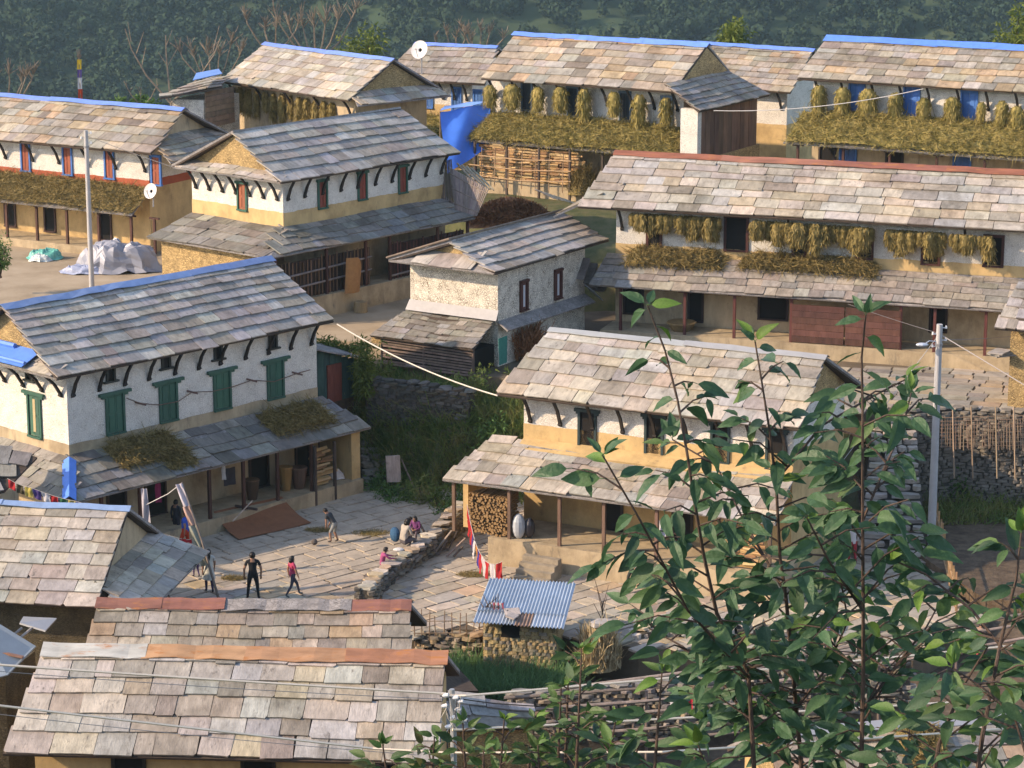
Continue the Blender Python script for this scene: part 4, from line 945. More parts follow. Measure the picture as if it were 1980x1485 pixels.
for k in range(13):
    t = (k + .5) / 13; hang(SB, 'L', lerp(440, 650, t), lerp(166, 200, t), -.15 + rnd.uniform(-.1, .1), 'straw sheaf in the golden curtain at the back of the village', 'straw sheaves of the golden curtain', rnd.uniform(.95, 1.2), k)

# ---------------------------------------------------------------- walls of dry stone
def stone_wall(name, label, path, z0, z1, thick, sw=.34, sh=.12, tone=(.30, .27, .22), limit=300, seed=1, core='stone_core', cat='wall', cap=None, rough=1.0):
    """courses of flat stones along a path of (x, y); z0, z1: numbers or lists per path point"""
    r = random.Random(seed); root = thing(name, label, cat)
    P = [np.array((q[0], q[1])) for q in path]; k = len(P)
    Z0 = z0 if isinstance(z0, list) else [z0] * k; Z1 = z1 if isinstance(z1, list) else [z1] * k
    cb = MB(); seg = []; acc = 0
    for i in range(k - 1):
        d = P[i + 1] - P[i]; l = np.linalg.norm(d); n = np.array((-d[1], d[0])) / l; seg.append((acc, l, i, d / l, n)); acc += l
    for _, l, i, d, n in seg:
        h = thick / 2 - .04; a, b = P[i], P[i + 1]
        cb.add([(*(a - n * h), Z0[i] - .4), (*(b - n * h), Z0[i + 1] - .4), (*(b + n * h), Z0[i + 1] - .4), (*(a + n * h), Z0[i] - .4), (*(a - n * h), Z1[i] - .05), (*(b - n * h), Z1[i + 1] - .05), (*(b + n * h), Z1[i + 1] - .05), (*(a + n * h), Z1[i] - .05)],
               [(0, 3, 2, 1), (4, 5, 6, 7), (0, 1, 5, 4), (1, 2, 6, 5), (2, 3, 7, 6), (3, 0, 4, 7)])
    cb.build('core', core, root)
    out = []
    hm = max(b - a for a, b in zip(Z0, Z1)); rows = int(hm / sh) + 1
    for row in range(rows):
        for side in (-1, 1):
            s = r.uniform(-sw, 0)
            while s < acc:
                w = sw * r.choice([.5, .7, .9, 1, 1.2, 1.6]); c = s + w / 2; s += w
                if not 0 <= c <= acc: continue
                g = [q for q in seg if q[0] <= c <= q[0] + q[1] + 1e-6][-1]; t = (c - g[0]) / g[1]; i = g[2]
                zb, zt = lerp(Z0[i], Z0[i + 1], t), lerp(Z1[i], Z1[i + 1], t)
                z = zb + (row + .5) * sh + r.uniform(-.015, .015)
                if z > zt: continue
                p = P[i] + g[3] * t * g[1] + g[4] * side * (thick / 2 - .10 + r.uniform(-.03, .05) * rough)
                out.append((p, z, w, math.atan2(g[3][1], g[3][0]), sh * r.uniform(.7, 1.0), .3))
    s = 0
    while s < acc:                                            # cap stones
        w = sw * r.uniform(1.0, 1.9); c = min(acc, s + w / 2); s += w
        g = [q for q in seg if q[0] <= c <= q[0] + q[1] + 1e-6][-1]; t = (c - g[0]) / g[1]; i = g[2]
        p = P[i] + g[3] * t * g[1]
        out.append((p, lerp(Z1[i], Z1[i + 1], t) + .03 + r.uniform(-.02, .05), w, math.atan2(g[3][1], g[3][0]), sh * r.uniform(.6, 1), thick * r.uniform(.85, 1.2)))
    out.sort(key=lambda q: q[0][1]); rest = MB()
    for j, (p, z, w, a, h, dp) in enumerate(out):
        tn = cap if cap and dp != .3 else tone
        M = Matrix.Translation((p[0], p[1], z)) @ Matrix.Rotation(a + r.uniform(-.18, .18) * rough + (math.pi if r.random() < .5 else 0), 4, 'Z') @ Matrix.Rotation(r.uniform(-.09, .09) * rough, 4, 'Y') @ Matrix.Diagonal((w * 1.02, dp * r.uniform(.9, 1.2), h, 1))
        kk = r.randrange(len(ROCKS))
        if j < limit: link('stone', ROCKS[kk], root, jit(r.choice([tn, tn, tuple(x * 1.25 for x in tn), tuple(x * .75 for x in tn), (tn[0] * 1.15, tn[1], tn[2] * .8)]), .2, r), M=M)
        else: rest.add([M @ Vector(q) for q in ROCKB[kk].v], ROCKB[kk].f)
    if rest.v: tag(rest.build('stonework', 'stone', root, tone), kind='stuff')
    return root
wp = [at(x, y, .5) for x, y in ((706, 1146), (722, 1118), (752, 1092), (800, 1062), (838, 1038), (872, 1012), (893, 990))]
stone_wall('courtyard_wall', 'low curving dry stone wall across the courtyard where children sit', [(v.x, v.y) for v in wp], 0, [.62, .5, .46, .48, .62, .85, .8], .62, .40, .11, seed=3, tone=(.17, .15, .12), cap=(.37, .325, .26))  # courses toned darker than the cap, partly for the shade on their face
f0 = [at(x, y, 3.62) for x, y in ((716, 733), (800, 741), (912, 752))]
stone_wall('retaining_wall', 'dark weathered retaining wall under the slatted shed', [(f0[0].x, f0[0].y), (f0[1].x, f0[1].y), (f0[2].x, f0[2].y)], [1.9, 1.8, 1.7], [3.66, 3.6, 3.5], .7, .36, .12, seed=4, tone=(.105, .098, .085))
stone_wall('retaining_wall', 'dark retaining wall of thin stones under the upper yard beside the pole', [(14.6, 93.35), (16.6, 93.85), (18.4, 93.4), (22, 92.35), (26, 91.25)], .2, 3.68, .6, .42, .115, seed=5, tone=(.21, .185, .15))
t1 = [at(x, y, .7) for x, y in ((930, 1268), (1110, 1272))]
s0 = [at(x, y, -.2) for x, y in ((812, 1236), (930, 1243))]
stone_wall('garden_wall', 'broken stone edging behind the stick fence', [(v.x, v.y) for v in s0], -.9, [.02, .06], .5, .36, .13, seed=6, tone=(.30, .25, .19), rough=2)
s1 = [at(x, y, .1) for x, y in ((1225, 1222), (1300, 1215), (1420, 1222), (1600, 1212))]
stone_wall('rubble_wall', 'pale rubble heap of a wall behind the corn stack', [(v.x, v.y) for v in s1], -.9, [.15, .45, .35, .3], .9, .30, .15, seed=7, tone=(.46, .42, .36), rough=3)
s2 = [atY(x, y, 71.5) for x, y in ((985, 1330), (1250, 1325), (1520, 1300), (1760, 1262))]
stone_wall('field_wall', 'long grey dry stone wall behind the wooden rails', [(v.x, v.y) for v in s2], [s2[0].z - 1.6, s2[1].z - 1.6, s2[2].z - 1.7, s2[3].z - 1.5], [s2[0].z - .2, s2[1].z, s2[2].z + .15, s2[3].z + .2], .5, .42, .12, seed=8, tone=(.23, .215, .19))
# ---------------------------------------------------------------- stairs
def stairs(name, label, pts0, pts1, n, w, tone, seed, under=.8):
    """flight of stone steps from the low edge pts0 (left, right) to the high edge pts1"""
    r = random.Random(seed); root = thing(name, label, 'stairs')
    a0, b0, a1, b1 = [Vector(v) for v in (*pts0, *pts1)]
    cb = MB(); cb.add([a0 - Vector((0, 0, 1)), b0 - Vector((0, 0, 1)), b1 - Vector((0, 0, 1.4)), a1 - Vector((0, 0, 1.4)), a0 - Vector((0, 0, .2)), b0 - Vector((0, 0, .2)), b1 - Vector((0, 0, .25)), a1 - Vector((0, 0, .25))],
                      [(0, 3, 2, 1), (4, 5, 6, 7), (0, 1, 5, 4), (1, 2, 6, 5), (2, 3, 7, 6), (3, 0, 4, 7)]); cb.build('core', 'stone_core', root)
    for k in range(n):
        t = (k + .5) / n; L, Rr = a0.lerp(a1, t), b0.lerp(b1, t); d = (Rr - L); wd = d.length; ang = math.atan2(d.y, d.x)
        rise = (a1.z - a0.z) / n; run = ((a1 - a0).to_2d().length) / n
        cut = sorted([0, 1] + [q + r.uniform(-.08, .08) for q in (r.choice([(.33, .66), (.5,), (.3, .55, .8)]))])
        for s0_, s1_ in zip(cut, cut[1:]):
            c = L.lerp(Rr, (s0_ + s1_) / 2)
            M = Matrix.Translation((c.x, c.y, c.z - rise * .15 + r.uniform(-.02, .02))) @ Matrix.Rotation(ang + r.uniform(-.04, .04), 4, 'Z') @ Matrix.Rotation(r.uniform(-.03, .03), 4, 'Y') @ Matrix.Diagonal((wd * (s1_ - s0_) * .99, run * 1.5, rise * .85, 1))
            link('step', ROCKS[r.randrange(len(ROCKS))], root, jit(tone, .2, r), M=M)
    return root
stairs('stone_stairs', 'broad flight of stone stairs climbing behind the leaves to the upper yard', (at(1650, 1085, 0), at(1795, 1095, 0)), (at(1690, 805, 3.6), at(1770, 800, 3.6)), 19, 2, (.34, .30, .25), 1)
stairs('stone_stairs', 'short overgrown stone steps at the end of the mossy veranda', (at(702, 948, 0), at(775, 940, 0)), (at(694, 850, 1.25), at(750, 842, 1.25)), 7, 1, (.20, .185, .15), 2)
link('upright_slab', SLABS[2], None)
o = bpy.data.objects['upright_slab']; q = at(762, 905, 1.0); o.matrix_basis = Matrix.Translation((q.x, q.y, .45)) @ Matrix.Rotation(R(15), 4, 'Z') @ Matrix.Rotation(R(78), 4, 'X') @ Matrix.Diagonal((.55, 1.0, .1, 1)); o.color = (.36, .29, .25, 1)
tag(o, 'pinkish upright stone slab beside the overgrown steps', 'stone slab')

# ---------------------------------------------------------------- green bank, grass, vines, shrubs
def scatter_blades(name, label, m, poly, n, blen, bw, seed, cat='grass', zfun=None, lean=.35, kind='stuff', patch=None, tall=None, segs=2):
    g = np.random.RandomState(seed); P = np.array(poly); lo, hi = P.min(0), P.max(0); xy = []
    while len(xy) < n:
        q = g.uniform(lo, hi, (n, 2)); q = q[inside(poly, q[:, 0], q[:, 1])]
        if patch: q = q[np.array([noise.noise(Vector((a * patch, b * patch, seed))) for a, b in q]) > g.uniform(-.5, .25, len(q))]
        xy += list(q)
    xy = np.array(xy[:n]); z = (zfun or mesh_z)(xy[:, 0], xy[:, 1]); pos = np.stack([xy[:, 0], xy[:, 1], z - .03], 1)
    d = g.normal(size=(n, 3)) * lean; d[:, 2] = 1; d /= np.linalg.norm(d, axis=1)[:, None]
    bv, bf = blades(n, pos, d, blen, bw, .35, seed, segs)
    o = link(name, np_mesh(name, [(bv, bf)], m))
    return tag(o, label, cat, kind=kind)
BANK = [(-7.4, 99.5), (-5.5, 96.9), (-4.4, 96.0), (-3.0, 95.2), (-1.0, 94.3), (2.4, 92.9), (4.5, 95.0), (1.2, 98.4), (-1.2, 99.6), (-4.8, 102), (-7.2, 103.2), (-8.2, 101)]
scatter_blades('bank_grass', 'tangled green and straw coloured grass on the bank between the houses', 'grass', BANK, 26000, .75, .05, 21, lean=.5, patch=.7)
scatter_blades('bank_grass', 'short undergrowth covering the bank', 'shrub', BANK, 12000, .30, .06, 22, lean=.9)
GROUNDS = [(-3.2, 78.2), (-2.6, 72.2), (3.5, 72), (8, 72.4), (14, 73), (16, 79), (12.9, 76.6), (4, 76.9)]
WH = [at(x, y, -.92) for x, y in ((862, 1264), (935, 1284), (1040, 1290), (1100, 1285), (1128, 1345), (960, 1356), (866, 1350))]
scatter_blades('wheat_plot', 'plot of young bluish green wheat in front of the tin roofed hut', 'wheat', [(v.x, v.y) for v in WH], 8000, .55, .045, 23, 'crop', lean=.22, zfun=lambda x, y: np.full(np.shape(x), -.95))
scatter_blades('field_weeds', 'dry weeds and green tufts at the foot of the lattice', 'grass', [(14.6, 92.6), (15.2, 90), (18.5, 90.2), (24, 90), (24, 91.6), (17, 93)], 2500, .55, .05, 24, lean=.5, zfun=lambda x, y: np.full(np.shape(x), .25))
def shrub(name, label, m, c, rx, ry, rz, n, leaf, seed, cat='shrub', stems=5, tall=0, group=None, bare=0):
    """shrub of leaf-sized faces spread through an uneven volume, on stems"""
    g = np.random.RandomState(seed); root = thing(name, label, cat, c, 0, group); K = 9
    cc = g.normal(size=(K, 3)) * .45; cc[:, 2] = np.abs(cc[:, 2]) * .9 + .1
    i = g.randint(0, K, n); d = g.normal(size=(n, 3)); d /= np.linalg.norm(d, axis=1)[:, None]
    p = (cc[i] + d * g.uniform(.15, .55, (n, 1)) * g.uniform(.7, 1.2, K)[i][:, None]) * np.array([rx, ry, rz])
    p[:, 2] = np.abs(p[:, 2]) + .05
    dd = d + g.normal(size=(n, 3)) * .6; dd[:, 2] -= .2; dd /= np.linalg.norm(dd, axis=1)[:, None]
    bv, bf = blades(n, p, dd, leaf, leaf * .42, .2, seed)
    o = link('foliage', np_mesh('foliage', [(bv, bf)], m), root)
    b = MB()
    for k in range(stems):
        q = cc[k % K] * np.array([rx, ry, rz]); b.tube([(g.normal() * .1 * rx, g.normal() * .1 * ry, -.4), (q[0] * .5, q[1] * .5, q[2] * .5), (q[0], q[1], q[2])], [.05 * rz ** .5, .035 * rz ** .5, .012], 5)
    b.build('stem', 'bark', root)
    return root
q = wld('C', (pc['L'] + 2.5, 2.2, 0)); v0 = at(715, 760, 2.9)
shrub('climbing_vine', 'yellow green vine hanging behind the dark green plank shed', 'vine', at(712, 765, 3.0), .75, .6, 2.3, 1500, .20, 31, 'vine')
shrub('climbing_vine', 'green vine spilling over the roof of the dark green plank shed', 'vine', (v0.x - 1.6, v0.y + .6, 4.35), 1.5, .6, .55, 1100, .20, 32, 'vine')
for i, (x, y, s, h, lab) in enumerate([(735, 858, .9, 1.1, 'dark bush beside the overgrown stone steps'), (905, 800, .8, 1.5, 'tall bush growing in front of the retaining wall'), (960, 830, 1.0, 1.3, 'dense bush close to the corner of the white and ochre house'),
                                       (880, 915, .7, .8, 'low bush at the lowest edge of the green bank'), (945, 905, .8, .75, 'bright green bush near the eave of the lower slate roof'), (815, 880, .8, .8, 'bush in the middle of the green bank'), (850, 835, .7, 1.0, 'bush against the foot of the dark retaining wall'), (1000, 870, .6, 1.0, 'bush squeezed against the wall of the white and ochre house'), (770, 900, .6, .6, 'small bush above the upright pinkish slab'),
                                       (755, 838, .7, .7, 'leafy clump at the left foot of the dark retaining wall'), (800, 850, .7, .9, 'straggly shrub centred under the dark retaining wall'), (890, 860, .8, 1.0, 'bushy growth halfway down the green bank'), (925, 870, .7, 1.2, 'taller shrub right of the bushy growth on the bank'), (850, 905, .8, .6, 'low spreading shrub over the lower bank')]):
    z = 1.2
    for _ in range(6): q = at(x, y, z); z = lerp(z, float(mesh_z(q.x, q.y)), .6)
    q = at(x, y, z); z = float(mesh_z(q.x, q.y))
    shrub('bush', lab, ('shrub', 'grass', 'shrub', 'shrub', 'vine', 'grass', 'shrub', 'grass')[i % 8], (q.x, q.y, z), s, s, h, 900, .17, 40 + i, 'bush')
shrub('bush', 'dark green bush below the bamboo panel at the gable of the sheaf house', 'shrub', at(905, 432, 4.3), 1.1, .8, .9, 900, .18, 51, 'bush')
shrub('bush', 'small leafy shrub at the left edge of the dirt yard', 'shrub', atY(-2, 520, 112), .5, .5, 1.3, 700, .16, 52, 'bush')
shrub('bush', 'leafy clump in the dark field beside the grey pole', 'shrub', at(1862, 962, .3), .8, .6, .9, 700, .16, 53, 'bush')
for px, py, Y, rx, h, lab, m in ((705, 120, 160, 1.4, 2.6, 'bright green tree top behind the roofs left of the dish', 'vine'), (1412, 88, 165, 1.4, 1.6, 'pale green tree top rising behind the middle blue ridges', 'vine'), (1962, 90, 150, .9, 2.0, 'green tree top at the corner beyond the blue doors house', 'vine'),
                                 (265, 205, 150, 1.0, .8, 'low green shrub beside the lean-to shed', 'shrub')):
    q = atY(px, py, Y)
    r_ = shrub('background_tree', lab, m, (q.x, q.y, q.z - .4), rx, 1.2, h, 1000, .30, 60 + int(px), 'tree')
    MB().tube([(0, 0, -q.z - 8), (0, 0, .6)], [.16, .07]).build('trunk', 'bark', r_)
def pollard(label, px, py, Y, sc, nb, seed, tuft=True, thick=1.0):
    """lopped bare tree: a few upright limbs, each ending in a tuft of brown twigs"""
    r = random.Random(seed); q = atY(px, py, Y); root = thing('bare_tree', label, 'tree', q)
    MB().tube([(0, 0, -8), (0, 0, -.4 * sc), (.05, 0, 0)], [.18, .13, .10]).build('trunk', 'pale_bark', root)
    b = MB(); t = MB()
    for k in range(nb):
        a = lerp(-1.0, 1.0, k / max(1, nb - 1)) + r.uniform(-.15, .15); h = sc * r.uniform(.75, 1.15); x = a * sc * .75; y = r.uniform(-.3, .3) * sc
        p = [Vector((0, 0, 0)), Vector((x * .55, y * .5, h * .42)), Vector((x * .85 + r.uniform(-.1, .1), y, h * .8)), Vector((x, y, h * 1.1))]
        b.tube(p, [.075 * thick, .055 * thick, .045 * thick, .03], 5)
        if tuft:
            for m in range(16):
                d = Vector((r.gauss(0, .34), r.gauss(0, .34), r.uniform(.35, 1))) * sc * .30; o = p[2].lerp(p[3], r.random())
                t.tube([o, o + d * .6, o + d + Vector((r.uniform(-.05, .05), 0, .03))], [.028, .024, .014], 3)
        else:
            for m in range(3):
                o = p[1].lerp(p[3], r.uniform(.2, .9)); t.tube([o, o + Vector((r.uniform(-.5, .5), r.uniform(-.2, .2), r.uniform(.3, .8))) * sc * .5], [.03, .012], 4)
    b.build('limb', 'pale_bark', root); t.build('twigs', 'pale_bark', root)['kind'] = 'stuff'
for a in (('lopped tree with brown twig tufts at the far left above the blue ridge', 15, 215, 150, 2.4, 7, 1), ('lopped tree with tufts at the top of the straw curtain roof', 525, 110, 150, 2.2, 4, 2), ('broad lopped tree with tall tufts behind the straw curtain roof', 612, 125, 152, 3.0, 7, 3),
          ('small lopped tree peeping over the dish roof', 880, 115, 165, 1.6, 5, 4), ('lopped tree with a round twig crown near the corn bundle roof', 930, 112, 165, 1.9, 5, 5)):
    pollard(*a)
pollard('bare forked tree beside the lean-to shed', 330, 200, 148, 3.6, 3, 6, False, .9)
pollard('bare branching tree between the lean-to shed and the straw curtain roof', 415, 170, 150, 2.6, 6, 7, True, .8)
pollard('leafless sapling near the flag pole with the yellow banner', 275, 205, 150, 1.2, 3, 8, False, .6)

q = at(1022, 700, 3.65)
g = np.random.RandomState(91); n = 1500; pos = np.stack([q.x + g.normal(size=n) * .35, q.y + g.uniform(0, 1.6, n), 3.6 + g.uniform(0, 1.0, n)], 1); d = g.normal(size=(n, 3)) * .45; d[:, 2] = np.abs(d[:, 2]) + .5; d /= np.linalg.norm(d, axis=1)[:, None]
bv, bf = blades(n, pos, d, .6, .045, .2, 91)
tag(link('brush_heap', np_mesh('brush_heap', [(bv, bf)], 'dry_leaves')), 'heap of dry brown brush stacked against the small rough white house', 'brush', kind='stuff')
pq_ = HP['Q']
hay_layer('hay_layer', 'yellow straw patch sliding down the slate roof behind the sapling', 'straw', 'Q', *[(u, v, w) for u, v, w in ((3.2, -.75, 4.75), (4.7, -.75, 4.75), (4.4, 2.3, 6.35), (3.3, 2.3, 6.35))], .2, 1800, .3, 92)
# ---------------------------------------------------------------- poles, dishes, tarpaulins
def pole(label, px, ptop, Y, zb, r0, r1, insul=3):
    q = atY(px, ptop, Y); root = thing('utility_pole', label, 'pole', (q.x, q.y, zb)); h = q.z - zb
    MB().tube([(0, 0, -1), (0, 0, h * .5), (0, 0, h)], [r0, lerp(r0, r1, .5), r1], 14).build('shaft', 'concrete', root)
    for k in range(insul):
        z = h - .12 - .22 * k; b = MB(); sx = -1 if k % 2 else 1
        b.tube([(0, 0, z), (sx * (r1 + .12), -.02, z)], .02, 6); b.tube([(sx * (r1 + .12), -.02, z - .02), (sx * (r1 + .12), -.02, z + .07)], [.045, .03], 7)
        b.build('insulator', 'porcelain', root)
    MB().tube([(0, 0, h - .75), (0, 0, h - .68)], r1 + .03, 10).build('band', 'tin', root, (.3, .3, .3))
    return root, q
pole('slim grey pole rising before the blue windowed house', 166, 252, 112, 4.35, .12, .09)
prt, pq = pole('tall grey pole beside the stone stairs', 1817, 627, 87.6, .2, .155, .105, 4)
b = MB(); b.tube([(0, 0, 0), (-.35, -.1, .05), (-.5, -.2, -.02)], .02, 5); b.ball((-.62, -.25, -.05), (.22, .12, .07)); o = b.build('street_lamp', 'tin', prt, (.55, .6, .65), loc=(0, 0, pq.z - .2 - .62))
def dish(label, px, py, Y, r, yaw, tilt, base_dz):
    q = atY(px, py, Y); root = thing('satellite_dish', label, 'satellite dish', q, yaw)
    M = Matrix.Rotation(tilt, 4, 'X'); v = []; n, m = 20, 5; b = MB()
    for s_, off in ((1, 0), (-1, .02)):
        v = [(M @ Vector((r * k / m * math.cos(2 * math.pi * j / n), -.28 * r + .28 * r * (k / m) ** 2 * -1 + .28 * r * 1.0 - off * -1, r * k / m * math.sin(2 * math.pi * j / n)))) for k in range(1, m + 1) for j in range(n)]
        f = [(k * n + j, k * n + (j + 1) % n, (k + 1) * n + (j + 1) % n, (k + 1) * n + j) for k in range(m - 1) for j in range(n)] + [tuple(range(n))]
        b.add(v, f if s_ > 0 else [tuple(reversed(x)) for x in f])
    b.build('reflector', 'paint', root, (.72, .70, .66), smooth=True)
    b = MB(); b.tube([M @ Vector((0, -.1 * r, -r * .95)), M @ Vector((0, -r * .95, -r * .15))], .02, 5); b.box((-.05, -r * 1.02, -r * .2), (.05, -r * .9, -r * .08), 0, M); b.build('feed_arm', 'paint', root, (.3, .3, .3))
    MB().tube([(0, .06, -.05), (0, .12, -r * .8), (0, .1, base_dz)], .035, 6).build('mast', 'tin', root, (.35, .35, .36))
dish('large white satellite dish standing over the small blue shuttered house', 813, 97, 138.6, .50, R(-30), R(-20), -1.3)
dish('smaller white satellite dish on the hay of the blue windowed house', 293, 370, 119.6, .37, R(-32), R(-20), -.75)
def cloth_heap(name, label, px, py, z, rx, ry, h, m, col, seed, cat='tarpaulin', fold=.28, yaw=0):
    q = at(px, py, z); n, k = 34, 12; v = []; f = []
    for j in range(k + 1):
        t = j / k
        for i in range(n):
            a = 2 * math.pi * i / n; w = noise.noise(Vector((math.cos(a) * 2.6, math.sin(a) * 2.6, seed + t))) * fold + abs(noise.noise(Vector((math.cos(a) * 7, math.sin(a) * 7, seed * 2)))) * fold * .8
            rr = math.sin(min(1, t * 1.02) * math.pi / 2) ** .8 * (1 + w * t) + (.18 if j == k else 0)
            zz = h * max(0, (1 - t ** 2.2)) * (1 + .25 * noise.noise(Vector((math.cos(a) * t * 3, math.sin(a) * t * 3, seed + 9)))) + abs(noise.noise(Vector((a * 2, t * 5, seed)))) * .14 + .02
            v.append((rx * rr * math.cos(a), ry * rr * math.sin(a), zz if j < k else .03))
    f = [(j * n + i, (j + 1) * n + i, (j + 1) * n + (i + 1) % n, j * n + (i + 1) % n) for j in range(k) for i in range(n)]
    v = [(a + .09 * noise.noise(Vector((a * 3.1, b * 3.1, c * 3 + seed))), b + .09 * noise.noise(Vector((b * 3.3, c * 3, a * 3 + seed))), max(.02, c + .22 * h * noise.noise(Vector((a * 2.4, b * 2.4, seed * 3))) + .10 * h * noise.noise(Vector((a * 6, b * 6, seed))))) for a, b, c in v]
    o = MB().add(v, f).build(name, m, None, col, q, yaw)
    return tag(o, label, cat)
cloth_heap('tarpaulin_heap', 'big heap covered with a crumpled silver grey tarpaulin on the dirt yard', 232, 522, 4.35, 1.75, 1.0, 1.25, 'tarp', (.27, .28, .32), 3)
cloth_heap('tarpaulin_heap', 'flat blue edged fold of tarpaulin spread next to the big silver heap', 165, 527, 4.35, .95, .6, .30, 'tarp', (.36, .40, .52), 5)
cloth_heap('covered_pile', 'small pile under a green and white sheet on the dirt yard', 88, 500, 4.35, .72, .45, .40, 'tarp', (.12, .42, .34), 8)
cloth_heap('covered_pile', 'white corner of sheet lying against the small green pile', 78, 505, 4.35, .42, .28, .26, 'tarp', (.62, .66, .62), 9)
def cloth_quad(name, label, cat, pts, col, m='flag', wave=.05, nu=10, nv=8, parent=None, seed=0, group=None, th=None):
    A, B, C, D = [np.array(p) for p in pts]; n = np.cross(B - A, D - A); n /= np.linalg.norm(n) + 1e-9
    v, f = grid_patch(lambda s, t: lerp(lerp(A, B, s), lerp(D, C, s), t) + n * wave * (math.sin(s * 9 + seed + t * 3) + math.sin(t * 7 + seed * 2 + s * 4) * .6), nu, nv)
    w = v - n * .006; k = len(v)
    o = link(name, np_mesh(name, [(v, f), (w, f[:, ::-1])], m), parent, col)
    return tag(o, label, cat, group) if parent is None else o
tq = thing('blue_tarpaulin', 'bright blue tarpaulin shelter strung between two upper houses', 'tarpaulin')
P4 = [atY(851, 216, 127.6), atY(948, 199, 129), atY(948, 225, 128), atY(852, 240, 127)]
cloth_quad('side', None, None, [P4[0], P4[1], atY(944, 285, 127.6), atY(866, 335, 125.5)], (.06, .21, .72), 'tarp', .08, 18, 12, tq)
cloth_quad('top', None, None, [P4[0] + Vector((0, -.05, .05)), P4[1] + Vector((0, -.05, .05)), atY(946, 193, 131), atY(860, 205, 130.5)], (.12, .30, .80), 'tarp', .03, 10, 4, tq)
for a, b in ((P4[0], -4), (P4[1], -4)): MB().tube([a, a + Vector((0, 0, b))], .04).build('post', 'wood', tq, (.2, .15, .1))
# flag pole
q = atY(156, 190, 133); fp = thing('flag_pole', 'tall prayer flag pole with yellow white and red cloth above the blue ridge', 'flag pole', (q.x, q.y, 4))
top = atY(157, 112, 133); hz = top.z - 4
MB().tube([(0, 0, -1), (0, 0, hz)], [.05, .035]).build('shaft', 'wood', fp, (.25, .17, .1))
zz = [atY(156, y, 133).z - 4 for y in (192, 172, 150, 134, 115)]
for (a, b), c in zip(((0, 1), (1, 2), (2, 3), (3, 4)), ((.50, .07, .03), (.62, .60, .58), (.16, .10, .30), (.72, .50, .05))):
    cloth_quad('banner', None, None, [(-.12, -.04, zz[a]), (.10, -.04, zz[a]), (.12, -.04, zz[b]), (-.10, -.04, zz[b])], c, 'flag', .03, 4, 5, fp)
b = MB()
for k in range(24): b.tube([(0, 0, hz - .1), (rnd.uniform(-.14, .14), rnd.uniform(-.1, .1), hz + rnd.uniform(.1, .5))], [.02, .012], 3)
tag(b.build('leaf_tuft', 'pale_bark', fp), kind='stuff')

# ---------------------------------------------------------------- firewood and other stacks
def log_stack(name, label, key, u0, u1, v, z0, z1, axis, seed, length=.55, rad=.075, posts=(), limit=300, cols=((.46, .30, .14), (.38, .23, .10), (.52, .36, .18), (.28, .16, .08)), root=None):
    """stack of split logs in house coordinates; axis 'v' shows the ends, 'u' shows their sides"""
    r = random.Random(seed); p = HP[key]
    root = root or thing(name, label, 'firewood', (p['x'], p['y'], p['z']), p['th']); z = z0 + rad; k = 0
    ms = []
    for _ in range(6):
        b = MB(); n = r.choice((4, 5, 6)); b.tube([(0, 0, -.5), (0, 0, .5)], [1, .93], n); ms.append(b.mesh('log', 'log_end' if axis == 'v' else 'wood'))
    while z < z1:
        u = u0 + r.uniform(0, rad)
        while u < u1:
            rr = rad * r.uniform(.6, 1.25); c = jit(r.choice(cols), .2, r)
            if axis == 'v': M = Matrix.Translation((u + rr, v + r.uniform(-.05, .05), z)) @ Matrix.Rotation(R(90) + r.uniform(-.1, .1), 4, 'X') @ Matrix.Rotation(r.uniform(0, 6), 4, 'Z') @ Matrix.Diagonal((rr, rr * .9, length, 1)); st = rr * 1.95
            else:
                l = length * r.uniform(.6, 1.4); M = Matrix.Translation((u + l / 2, v + r.uniform(-.05, .05), z)) @ Matrix.Rotation(R(90) + r.uniform(-.09, .09), 4, 'Y') @ Matrix.Rotation(r.uniform(0, 6), 4, 'Z') @ Matrix.Diagonal((rr * .9, rr * .9, l, 1)); st = l * .97
            if k < limit: link('log', ms[r.randrange(6)], root, c, M=M); k += 1
            u += st
        z += rad * 1.62
    for u in posts: MB().bar((u, v - .38, z0 - .7), (u, v - .38, z1 + .25), .1, .1).build('post', 'wood', root, (.075, .055, .045))
    return root
uk = lambda px, py: on_wall(pk, 'f', px, py, -1.75)
ua, ub = uk(925, 330)[0], uk(1108, 350)[0]; zk0, zk1 = .02, 1.62
fs = log_stack('firewood_stack', 'long firewood stack behind stick rails below the haystrewn roof', 'K', ua, ub, -1.7, zk0, zk1, 'u', 3, .62, .085, [lerp(ua, ub, t) for t in (.0, .34, .68, 1.0)])
for k in range(3): MB().tube([(ua - .3, -2.15, .2 + .5 * k), (lerp(ua, ub, .5), -2.18, .12 + .52 * k), (ub + .1, -2.15, .3 + .5 * k)], .03, 5).build('rail', 'wood', fs, (.42, .28, .16))
for k in range(7): MB().tube([(lerp(ua, ub, (k + .5) / 7), -2.12, -.3), (lerp(ua, ub, (k + .5) / 7) + .05, -2.12, 1.6)], .026, 5).build('stake', 'wood', fs, (.3, .2, .12))
pd = HP['D']; ud0, ud1 = on_wall(pd, 'f', 908, 1000, -2.3)[0], on_wall(pd, 'f', 981, 1000, -2.3)[0]
log_stack('firewood_stack', 'neat firewood stack filling the veranda corner with its cut ends showing', 'D', ud0, ud1, -2.0, .02, 1.42, 'v', 4, .9, .058)
ud2 = on_wall(pd, 'f', 1395, 1040, -2.3)[0]
log_stack('firewood_stack', 'split wood stacked at the far end of the veranda behind the leaves', 'D', ud2, ud2 + 1.1, -2.1, .02, 1.2, 'u', 5, .5, .075)
uc = on_wall(pc, 'f', 605, 900, -1.7)[0]
